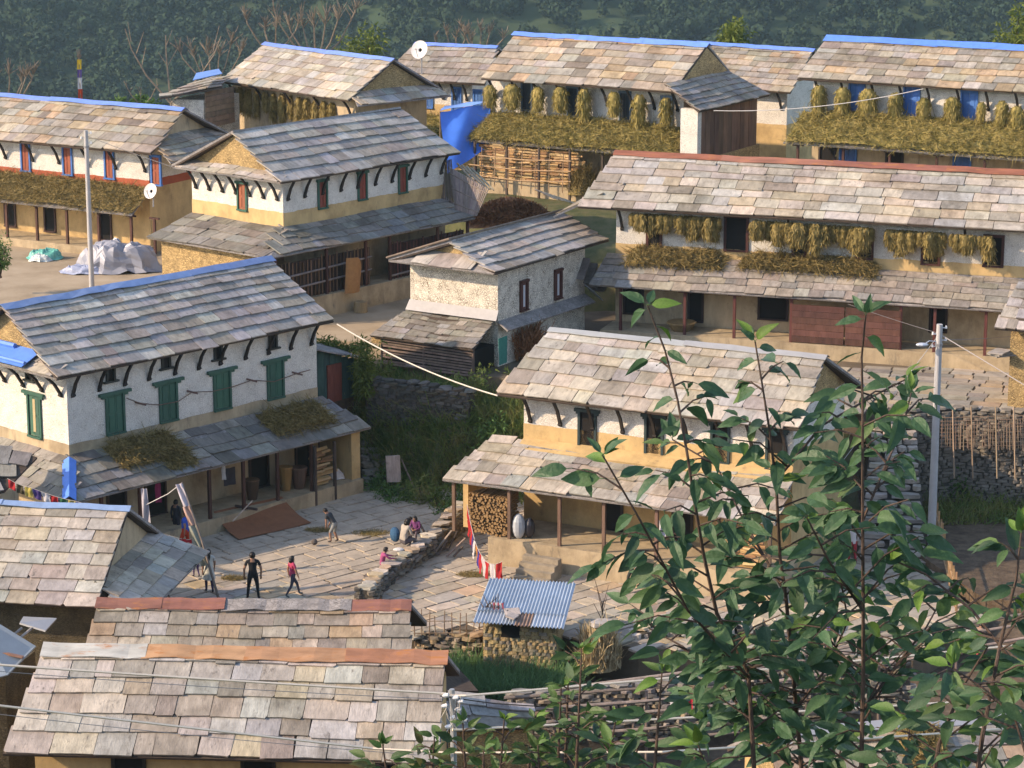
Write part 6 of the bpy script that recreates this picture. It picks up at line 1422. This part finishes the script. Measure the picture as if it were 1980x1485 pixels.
    for i in range(m + 1):
        th_ = math.pi * .68 * i / m
        for k in range(n):
            a = 2 * math.pi * k / n; lim = .50 if math.sin(a) > .35 else 1.0; t2 = th_ * lim
            vs.append(tuple(hd + M.to_3x3() @ Vector((rr * .96 * math.sin(t2) * math.cos(a), rr * 1.08 * math.sin(t2) * math.sin(a) - .006 * h, rr * 1.18 * math.cos(t2) + .017 * h))))
    b.add(vs, [(i * n + k, (i + 1) * n + k, (i + 1) * n + (k + 1) % n, i * n + (k + 1) % n) for i in range(m) for k in range(n)])
    if hair == 'long': b.tube([hd + M.to_3x3() @ Vector((0, -.055 * h, .0)), hd + M.to_3x3() @ Vector((0, -.065 * h, -.07 * h)), hd + M.to_3x3() @ Vector((0, -.068 * h, -.15 * h))], [.04 * h, .034 * h, .014 * h], 7)
    if hair == 'bob': b.tube([hd + M.to_3x3() @ Vector((0, -.03 * h, .02 * h)), hd + M.to_3x3() @ Vector((0, -.035 * h, -.06 * h))], [.062 * h, .058 * h], 9)
    b.build('hair', 'hair', root, smooth=True)
    b = MB()
    for s_ in (-1, 1): b.ball(hd + M.to_3x3() @ Vector((s_ * .021 * h, .053 * h, .008 * h)), .006 * h, 6, 4)
    b.box(tuple(hd + M.to_3x3() @ Vector((0, .052 * h, -.03 * h)) - Vector((.012, .004, .002)) * h), tuple(hd + M.to_3x3() @ Vector((0, .052 * h, -.03 * h)) + Vector((.012, .004, .002)) * h)); b.build('face', 'hair', root)
    if cap:
        c = MB(); vs = []
        for i in range(6):
            for k in range(12):
                a = 2 * math.pi * k / 12; t2 = math.pi * .5 * i / 5; vs.append(tuple(hd + M.to_3x3() @ Vector((.072 * h * math.sin(t2) * math.cos(a), .08 * h * math.sin(t2) * math.sin(a), .095 * h * math.cos(t2) + .012 * h))))
        c.add(vs, [(i * 12 + k, (i + 1) * 12 + k, (i + 1) * 12 + (k + 1) % 12, i * 12 + (k + 1) % 12) for i in range(5) for k in range(12)]); c.build('cap', 'cloth', root, cap, smooth=True)
    if dress:
        p0, p1, p2 = [Vector(J[k]) * h for k in ('chest', 'spine', 'pelvis')]; d = Vector((0, 0, -1)); kn = (Vector(J['kneeL']) + Vector(J['kneeR'])) * .5 * h
        bt = p2.lerp(kn, dresslen / .26); c = MB(); c.tube([p0, p1, p2, p2.lerp(bt, .5), bt], [.098 * h, .085 * h, .105 * h, .125 * h, .145 * h], 14, cap=False); o = c.build('dress', 'cloth', root, dress, smooth=True)
    return root
def stride(f, b, lift=.0):
    return {'kneeL': (-.05, f * .5 + .04, .29), 'ankleL': (-.055, f, .05), 'toeL': (-.06, f + .09, .03), 'kneeR': (.05, -b * .35 + .02, .285), 'ankleR': (.055, -b, .075), 'toeR': (.06, -b + .085, .022),
            'elbowL': (-.14, -.05, .64), 'wristL': (-.135, -.03, .505), 'elbowR': (.14, .04, .64), 'wristR': (.135, .09, .51)}
wide = {'hipL': (-.058, 0, .5), 'hipR': (.058, 0, .5), 'kneeL': (-.085, .01, .285), 'ankleL': (-.115, -.01, .05), 'toeL': (-.135, .075, .022), 'kneeR': (.085, .01, .285), 'ankleR': (.105, -.01, .05), 'toeR': (.125, .075, .022),
        'elbowL': (-.165, -.01, .64), 'wristL': (-.165, .025, .50), 'elbowR': (.165, -.01, .64), 'wristR': (.16, .025, .50)}
person('young man in black t-shirt and black trousers standing with his back turned', 490, 1160, 0, 1.70, R(6), wide, (.016, .016, .019), (.014, .014, .016), idn=1)
person('girl in a pink top and dark trousers striding across the courtyard', 566, 1154, 0, 1.46, R(-62), stride(.19, .19), (.42, .05, .11), (.045, .045, .065), (.1, .13, .13), hair='bob', idn=2)
person('woman in a long white tunic over dark leggings beside the leaning pole', 405, 1146, 0, 1.56, R(18), stride(.05, .12), (.50, .50, .45), (.045, .03, .07), hair='long', dress=(.52, .52, .46), dresslen=.22, idn=3)
person('small child in a brown jacket and purple leggings near the white tunic', 380, 1116, 0, .98, R(40), stride(.08, .10), (.13, .07, .065), (.07, .045, .12), sleeve='long', hair='bob', idn=4, girth=1.15)
person('woman in a blue vest and loose red trousers walking past the white banner', 360, 1068, 0, 1.58, R(75), stride(.14, .14), (.03, .09, .42), (.48, .055, .02), idn=5, hair='long', girth=1.18)
person('boy in a dark grey shirt half hidden behind the blue vest', 342, 1042, 0, 1.50, R(-30), {}, (.035, .04, .05), (.04, .04, .05), sleeve='long', idn=6)
bend = {'pelvis': (0, -.04, .49), 'spine': (0, .03, .585), 'chest': (0, .11, .675), 'neck': (0, .175, .745), 'head': (0, .225, .785), 'crown': (0, .26, .835), 'nose': (0, .262, .752), 'hipL': (-.052, -.05, .465), 'hipR': (.052, -.05, .465),
        'shoulderL': (-.105, .145, .715), 'shoulderR': (.105, .145, .715), 'elbowL': (-.125, .13, .555), 'wristL': (-.075, .17, .43), 'elbowR': (.125, .13, .555), 'wristR': (.075, .17, .43),
        'kneeL': (-.07, .06, .275), 'ankleL': (-.07, .03, .05), 'toeL': (-.075, .12, .022), 'kneeR': (.07, .02, .265), 'ankleR': (.075, -.09, .06), 'toeR': (.08, .0, .022)}
person('boy in a dark t-shirt and grey shorts stooping towards the ball', 645, 1049, 0, 1.42, R(62), bend, (.045, .05, .055), (.24, .25, .24), (.05, .04, .04), legs='short', idn=7)
sit = {'pelvis': (0, 0, .10), 'spine': (0, .02, .21), 'chest': (0, .05, .325), 'neck': (0, .085, .41), 'head': (0, .115, .465), 'crown': (0, .125, .53), 'nose': (0, .165, .45), 'hipL': (-.055, .01, .08), 'hipR': (.055, .01, .08), 'kneeL': (-.085, .21, .13), 'kneeR': (.085, .21, .13),
       'ankleL': (-.07, .20, -.10), 'ankleR': (.07, .20, -.10), 'toeL': (-.075, .28, -.13), 'toeR': (.075, .28, -.13), 'shoulderL': (-.105, .06, .385), 'shoulderR': (.105, .06, .385), 'elbowL': (-.145, .10, .235), 'wristL': (-.06, .19, .20), 'elbowR': (.145, .10, .235), 'wristR': (.06, .19, .20)}
w1 = person('woman in a striped grey shawl sitting on the low courtyard wall', 781, 1054, .52, 1.72, R(-52), sit, (.36, .32, .27), (.10, .09, .10), sleeve='long', hair='bob', idn=8, girth=1.25)
person('child in a purple jacket sitting beside the striped shawl', 806, 1034, .52, 1.32, R(-205), sit, (.17, .05, .15), (.12, .09, .1), sleeve='long', hair='bob', idn=9, girth=1.1)
person('little child between the purple jacket and the striped shawl', 796, 1030, .50, 1.15, R(-200), sit, (.22, .16, .18), (.12, .09, .1), sleeve='long', idn=10, girth=1.1)
squat = dict(sit); squat.update({'wristL': (-.12, .30, .28), 'elbowL': (-.14, .16, .30), 'wristR': (.12, .30, .28), 'elbowR': (.14, .16, .30)})
person('child in a mauve top leaning on the courtyard wall', 738, 1100, .25, 1.4, R(-75), squat, (.33, .07, .17), (.28, .08, .16), sleeve='long', idn=11)
bp_ = at(764, 1046, .52); tag(MB().ball((0, 0, .24), (.24, .16, .27), 12, 8).build('backpack', 'cloth', None, (.03, .09, .17), bp_, R(-52)), 'blue backpack behind the striped shawl on the wall', 'bag')
tag(MB().ball((0, 0, .06), (.2, .14, .07), 10, 6).build('white_bundle', 'cloth', None, (.6, .58, .55), at(771, 1066, .52)), 'small white bundle on the wall before the striped shawl', 'bundle')
person('woman in a white blouse and dark skirt walking behind the leaves', 1222, 1138, 0, 1.55, R(100), stride(.12, .2), (.60, .58, .58), (.035, .04, .035), sleeve='long', hair='long', idn=12)
person('person in a red pointed cap among the leaves near the rubble wall', 1603, 1262, 0, 1.35, R(70), stride(.08, .08), (.07, .05, .16), (.05, .05, .08), sleeve='long', idn=13, cap=(.50, .03, .035))
person('person in a white and red top climbing the stone stairs', 1648, 1090, .25, 1.5, R(10), stride(.1, .1), (.60, .56, .54), (.35, .04, .05), sleeve='long', idn=14)
person('person in a white shirt and blue trousers by the upper rails', 1853, 1268, .05, 1.5, R(40), stride(.08, .1), (.60, .58, .57), (.05, .07, .2), sleeve='short', idn=15)
person('person in a red garment stooping at the upper rails', 1886, 1275, .05, 1.3, R(-40), bend, (.30, .20, .15), (.45, .04, .07), idn=16)
tag(MB().ball((0, 0, .115), .115, 14, 10).build('ball', 'cloth', None, (.10, .085, .075), at(608, 1054, .03), smooth=True), 'dark ball lying on the paving in front of the stooping boy', 'ball')

# ---------------------------------------------------------------- wires
def wire(label, pts, r, col, sag=.0, name='cable'):
    P = []
    for a, b in zip(pts, pts[1:]):
        for k in range(12): t = k / 12; p = Vector(a).lerp(Vector(b), t); p.z -= sag * 4 * t * (1 - t) * (Vector(a) - Vector(b)).length / 10; P.append(p)
    P.append(Vector(pts[-1])); return tag(MB().tube(P, r, 5).build(name, 'cable', None, col), label, 'cable')
CREAM = (.92, .76, .58)
wire('thick white rope sagging between the large white house and the slate eave', [atY(652, 627, 94.2), atY(962, 765, 87.9)], .028, (.60, .55, .46), .28, 'rope')
wire('pale cable slung from the plank lean-to across to the blue doors', [atY(1380, 214, 121), atY(1785, 172, 114.8)], .02, (.42, .41, .40), .28)
YC = 20.0
n1, n2 = atY(862, 1341, YC), atY(875, 1411, YC)
wire('upper cream cable crossing before the nearest slate roof', [atY(-60, 1281, YC - 1), n1], .0105, CREAM, .02)
wire('lower cream cable crossing before the nearest slate roof', [atY(-60, 1357, YC - 1), atY(720, 1447, YC), n2 + Vector((-.05, 0, -.2))], .0105, CREAM, .01)
wire('thin grey cable under the upper cream cable', [atY(-60, 1293, YC - 1), n1 + Vector((0, 0, -.05))], .003, (.3, .29, .28), .06)
wire('thin grey cable under the lower cream cable', [atY(-60, 1374, YC - 1), n2 + Vector((-.3, 0, -.22))], .003, (.3, .29, .28), .06)
wire('upper cream cable running behind the young tree', [n1 + Vector((.03, 0, -.02)), atY(900, 1345, YC), atY(2040, 1240, YC + 2)], .0105, CREAM, .02)
wire('middle cream cable running behind the young tree', [n2, atY(2040, 1345, YC + 2)], .0105, CREAM, .02)
wire('lowest cream cable running behind the young tree', [n2 + Vector((.02, 0, -.2)), atY(1280, 1454, YC), atY(2040, 1402, YC + 2)], .0105, CREAM, .01)
wire('black cable looping before the wheat and rails', [n1 + Vector((-.05, 0, -.02)), atY(955, 1360, YC), atY(1120, 1370, YC), atY(1300, 1352, YC), atY(2040, 1320, YC + 1)], .005, (.02, .02, .02), .03)
wire('dark wire from the grey pole to the lower eave of the long house', [pq + Vector((-.1, 0, -.3)), atY(1640, 588, 101)], .012, (.12, .11, .11), .02)
wire('white wire from the grey pole towards the stone store', [pq + Vector((.1, 0, -.4)), atY(2010, 762, 86)], .018, (.5, .45, .42), .0)
wire('thin wire from the grey pole to the veranda posts', [pq + Vector((.1, 0, -.55)), atY(1960, 650, 98)], .01, (.2, .18, .18), .03)
wire('slanting guy wire running down from the grey pole to the stairs', [pq + Vector((-.1, 0, -.5)), atY(1600, 930, 86.5)], .012, (.40, .39, .38), .0)
wire('thin wire from the slim grey pole to the sheaf house gable', [atY(166, 262, 112), atY(340, 325, 110.5), atY(548, 350, 106.8)], .014, (.22, .21, .20), .06)
np_ = thing('cable_pole', 'cable pole top crowded with white insulators right of the nearest roof', 'pole', (n1.x + .06, YC, 0))
gz = float(ground_z(np.array(n1.x), np.array(YC))); zt_ = n1.z
MB().tube([(.02, .05, gz - .5), (.0, .03, zt_ - .2), (-.01, .02, zt_ + .03)], [.035, .026, .022], 8).build('shaft', 'tin', np_, (.35, .36, .36))
for k, (dx, dz) in enumerate(((-.06, -.01), (.02, -.03), (.06, -.06), (-.07, -.10), (.04, -.13), (.0, -.2), (.09, -.22), (-.04, -.28))):
    b = MB(); b.tube([(dx - .02, -.03, zt_ + dz), (dx + .02, -.03, zt_ + dz + .008)], [.016, .02], 8); b.tube([(dx - .028, -.03, zt_ + dz), (dx + .028, -.03, zt_ + dz + .01)], .009, 6); b.build('insulator', 'porcelain', np_)
for k in range(9):
    x0, x1 = rnd.uniform(-.06, .1), rnd.uniform(-.08, .12); MB().tube([(x0, -.04, zt_ - rnd.uniform(0, .15)), ((x0 + x1) / 2 + rnd.uniform(-.05, .05), -.05, zt_ - .2), (x1, -.04, zt_ - rnd.uniform(.15, .34))], .0035, 4).build('jumper_wire', 'cable', np_, rnd.choice([(.4, .39, .36), (.05, .05, .05), (.45, .4, .33)]))

# ---------------------------------------------------------------- young trees close to the camera
def leaf_mesh(r):
    n = 7; v = []; f = []; arch = r.uniform(.10, .45); fold = r.uniform(.10, .30); tw = r.uniform(-.3, .3); wd = r.uniform(.19, .25)
    for i in range(n + 1):
        t = i / n; w = wd * (math.sin(math.pi * t ** .78)) ** .85 * (1 - .25 * t) + .004 if 0 < i < n else .006
        z = -arch * t * t * 1.3; a = tw * t
        for s in (-1, -.5, 0, .5, 1): v.append((s * w * math.cos(a), t, z + abs(s) * w * fold * 2 + s * w * math.sin(a) + .012 * math.sin(t * 25 + s * 3) * abs(s)))
    for i in range(n):
        for j in range(4): f.append((i * 5 + j, i * 5 + j + 1, (i + 1) * 5 + j + 1, (i + 1) * 5 + j))
    b = MB().add(v, f); b.tube([(0, -.18, .02), (0, 0, .0)], .012, 4); return b
LEAFB = [leaf_mesh(rnd) for _ in range(7)]
LEAFM = []
for b in LEAFB:
    m = b.mesh('leaf', 'leaf'); m.polygons.foreach_set('use_smooth', [True] * len(m.polygons)); LEAFM.append(m)
DARK = [(.046, .105, .048), (.038, .09, .042), (.060, .125, .048), (.034, .08, .040), (.068, .135, .058), (.090, .155, .050), (.05, .10, .06)]  # dark greens carry the shade lying over the near leaves
LIT_GREEN = [(.085, .17, .03), (.11, .20, .035), (.075, .15, .04)]  # paler yellow greens stand for leaves the sun shines through
def young_tree(label, stems, Y0, seed, node_px, leaf_len, twig=(60, 150), name='young_tree', limit=300, tone=None, cat='tree', base=None, dens=1.0, up=0.0, leafs=(3, 6), yj=.5):
    r = random.Random(seed); allp = []; sm = MB(); tips = []
    root = None; leaves = []
    fs_ = FPX / Y0
    for pts in stems:
        P = [atY(x, y, Y0 + dy) for x, y, dy in pts]
        if root is None:
            g0_ = P[0]; gzz = float(ground_z(np.array(g0_.x), np.array(g0_.y))); root = thing(name, label, cat, (g0_.x, g0_.y, gzz)); org = Vector((g0_.x, g0_.y, gzz))
        rad = [lerp(.0075 if pts[0][1] > 1500 else .0045, .0024, k / (len(P) - 1)) for k in range(len(P))]
        bs = org + Vector(((P[0].x - org.x) * .3, 0, -.3))
        mb = MB()
        if pts[0][1] > 1500: mb.tube([p - org for p in [bs, P[0].lerp(bs, .4)] + P], [.012, .010] + rad, 7)
        else: mb.tube([p - org for p in P], rad, 6)
        mb.build('stem', 'bark', root)
        L = [0]
        for a, b in zip(P, P[1:]): L.append(L[-1] + (b - a).length)
        d = .0; side = r.choice((-1, 1)); step = node_px / fs_
        while d < L[-1]:
            i = max(k for k in range(len(L)) if L[k] <= d + 1e-9); i = min(i, len(P) - 2); t = (d - L[i]) / (L[i + 1] - L[i]); o = P[i].lerp(P[i + 1], t); frac = d / L[-1]
            side = -side; ax = (P[i + 1] - P[i]).normalized()
            out = (Vector((side * r.uniform(.5, 1), r.uniform(-.8, .8), r.uniform(-.1, .5)))).normalized()
            if frac < .93 and r.random() < .72 * dens:
                l = r.uniform(*twig) / fs_ * lerp(1.35, .6, frac); e = o + out * l + Vector((0, 0, r.uniform(-.25, .35) * l)); m = o.lerp(e, .5) + Vector((0, 0, .12 * l)); sm.tube([o - org, m - org, e - org], [.0035, .0026, .0016], 5)
                n = r.randint(*leafs)
                for k in range(n):
                    tt = (k + 1) / n; q = o.lerp(m, tt * 2) if tt < .5 else m.lerp(e, tt * 2 - 1); leaves.append((q, (out + Vector((r.gauss(0, .6), r.gauss(0, .6), 0)) - Vector((0, 0, r.uniform(.0, 1.15) - up))).normalized(), r.uniform(.55, 1.2), 0))
            else: leaves.append((o, (out - Vector((0, 0, r.uniform(.0, .8) - up))).normalized(), r.uniform(.7, 1.05), frac > .9))
            d += step * r.uniform(.7, 1.3) * lerp(.72, 1.25, frac)
        for k in range(4): leaves.append((P[-1], Vector((r.gauss(0, .5), r.gauss(0, .5), r.uniform(.1, .9))).normalized(), r.uniform(.5, .9), 1))
    sm.build('twigs', 'bark', root)['kind'] = 'stuff'
    r.shuffle(leaves); rest = MB()
    for k, (q, dv, s, lit) in enumerate(leaves):
        y = dv; z = Vector((r.gauss(0, .45), r.gauss(0, .4) - .75, .8)); z = (z - y * z.dot(y)); z = z.normalized() if z.length > .05 else Vector((0, -1, 0)); x = y.cross(z); l = leaf_len * s; q = q - org + y * l * .15
        M = Matrix(((x.x * l, y.x * l, z.x * l, q.x), (x.y * l, y.y * l, z.y * l, q.y), (x.z * l, y.z * l, z.z * l, q.z), (0, 0, 0, 1)))
        c = jit(r.choice(LIT_GREEN if (lit or r.random() < .07) else (tone or DARK)), .18, r); kk = r.randrange(len(LEAFM))
        if k < limit: link('leaf', LEAFM[kk], root, c, M=M)
        else: rest.add([M @ Vector(v) for v in LEAFB[kk].v], LEAFB[kk].f)
    if rest.v: tag(rest.build('leaves', 'leaf', root, (tone or DARK)[0]), kind='stuff')
    return len(leaves)
TS = [[(1462, 1560, 0), (1452, 1380, .0), (1447, 1300, .02), (1386, 1186, .0), (1361, 1076, -.05), (1343, 971, -.1), (1329, 879, -.12), (1310, 773, -.1), (1286, 678, -.1), (1252, 590, -.12)],
      [(1556, 1560, .2), (1546, 1440, .2), (1531, 1278, .15), (1520, 1158, .1), (1508, 1076, .1), (1501, 939, .05), (1488, 833, 0), (1474, 745, 0), (1460, 660, 0)],
      [(1664, 1560, -.2), (1666, 1440, -.2), (1669, 1313, -.2), (1669, 1207, -.25), (1668, 1000, -.3), (1668, 798, -.35), (1666, 690, -.35), (1674, 608, -.4)],
      [(1667, 1010, -.3), (1710, 905, -.2), (1745, 830, -.1), (1762, 760, .0)], [(1500, 930, .05), (1590, 822, .2), (1690, 765, .35), (1752, 733, .4)], [(1520, 1150, .1), (1440, 1010, .3), (1385, 900, .45), (1300, 850, .55)],
      [(1448, 1310, .0), (1330, 1180, -.3), (1240, 1010, -.5), (1165, 880, -.6)],
      [(1452, 1400, .1), (1390, 1310, .2), (1320, 1250, .25), (1255, 1215, .3)], [(1540, 1370, .1), (1600, 1290, .2), (1640, 1200, .2), (1625, 1120, .1)], [(1666, 1380, -.2), (1730, 1290, -.1), (1790, 1215, .0), (1820, 1160, .1)], [(1550, 1480, .2), (1450, 1420, .4), (1370, 1390, .5)], [(1668, 1180, -.3), (1600, 1080, -.4), (1560, 1000, -.5)]]
nl1 = young_tree('slender young tree with drooping dark green leaves in front of everything', TS, 7.2, 5, 26, .092, (45, 150), leafs=(3, 6), dens=.85)
TS2 = [[(1880, 1560, 0), (1900, 1420, 0), (1935, 1240, .1), (1965, 1120, .1), (1975, 1030, .1)], [(1795, 1560, .2), (1815, 1440, .2), (1860, 1330, .2), (1910, 1250, .2)], [(1975, 1300, .3), (1880, 1180, .4), (1790, 1110, .5), (1720, 1080, .5)], [(1990, 1480, -.2), (1960, 1380, -.2), (1900, 1330, -.2), (1840, 1290, -.2)]]
nl2 = young_tree('second sapling with broad dark leaves filling the corner near the stairs', TS2, 6.4, 9, 28, .086, (50, 170), leafs=(3, 6), dens=.85)
BS = [[(x, 1580, dy), (x + dx * .5, lerp(1580, y, .5), dy), (x + dx, y, dy)] for x, dx, y, dy in ((760, -20, 1440, 0), (830, 10, 1425, .2), (905, -10, 1398, .1), (960, 15, 1392, -.1), (1010, 25, 1390, .2), (1075, 10, 1330, 0), (1090, 10, 1270, .1), (1110, 15, 1255, -.1), (1160, 30, 1395, .2), (1215, 20, 1425, .1), (860, -30, 1460, .3), (935, 0, 1450, -.2), (1050, -10, 1440, -.2))]
OLIVE = [(.055, .105, .030), (.045, .09, .026), (.075, .12, .035), (.035, .075, .028), (.10, .10, .035)]
nl3 = young_tree('leafy bush of upright olive green shoots under the cable pole', BS, 8.2, 12, 17, .066, (24, 70), 'leafy_bush', tone=OLIVE, cat='bush', up=.75, leafs=(2, 4))
BS2 = [[(x, 1560, dy), (x + dx * .5, lerp(1560, y, .5), dy), (x + dx, y, dy)] for x, dx, y, dy in ((1260, 20, 1300, 0), (1220, -40, 1440, .2), (1330, 20, 1420, .1), (1390, -40, 1440, -.2), (1600, 30, 1430, .2), (1740, 20, 1400, .1))]
nl4 = young_tree('low leafy shoots at the foot of the slender young tree', BS2, 7.8, 14, 34, .09, (40, 100), 'leafy_bush', cat='bush', up=.2, leafs=(2, 4))
print('leaves', nl1, nl2, nl3, nl4, 'flags', nf, nf2)

# ---------------------------------------------------------------- the air of the valley
HZ = True
if HZ:
    hm = bpy.data.materials.new('haze'); hm.use_nodes = True; nt = hm.node_tree; nt.nodes.remove(nt.nodes['Principled BSDF'])
    pv = nt.nodes.new('ShaderNodeVolumePrincipled'); pv.inputs['Color'].default_value = (.48, .72, .82, 1); pv.inputs['Density'].default_value = .00015; pv.inputs['Anisotropy'].default_value = .2
    nt.links.new(pv.outputs[0], nt.nodes['Material Output'].inputs['Volume']); MATS['haze'] = hm
    zlo, zhi = float(GZ.min()) - 1, float(max(GZ.max(), CAMZ)) + 3
    tag(MB().box((-1510, -310, zlo), (1510, 1510, zhi)).build('haze', 'haze'), kind='stuff')
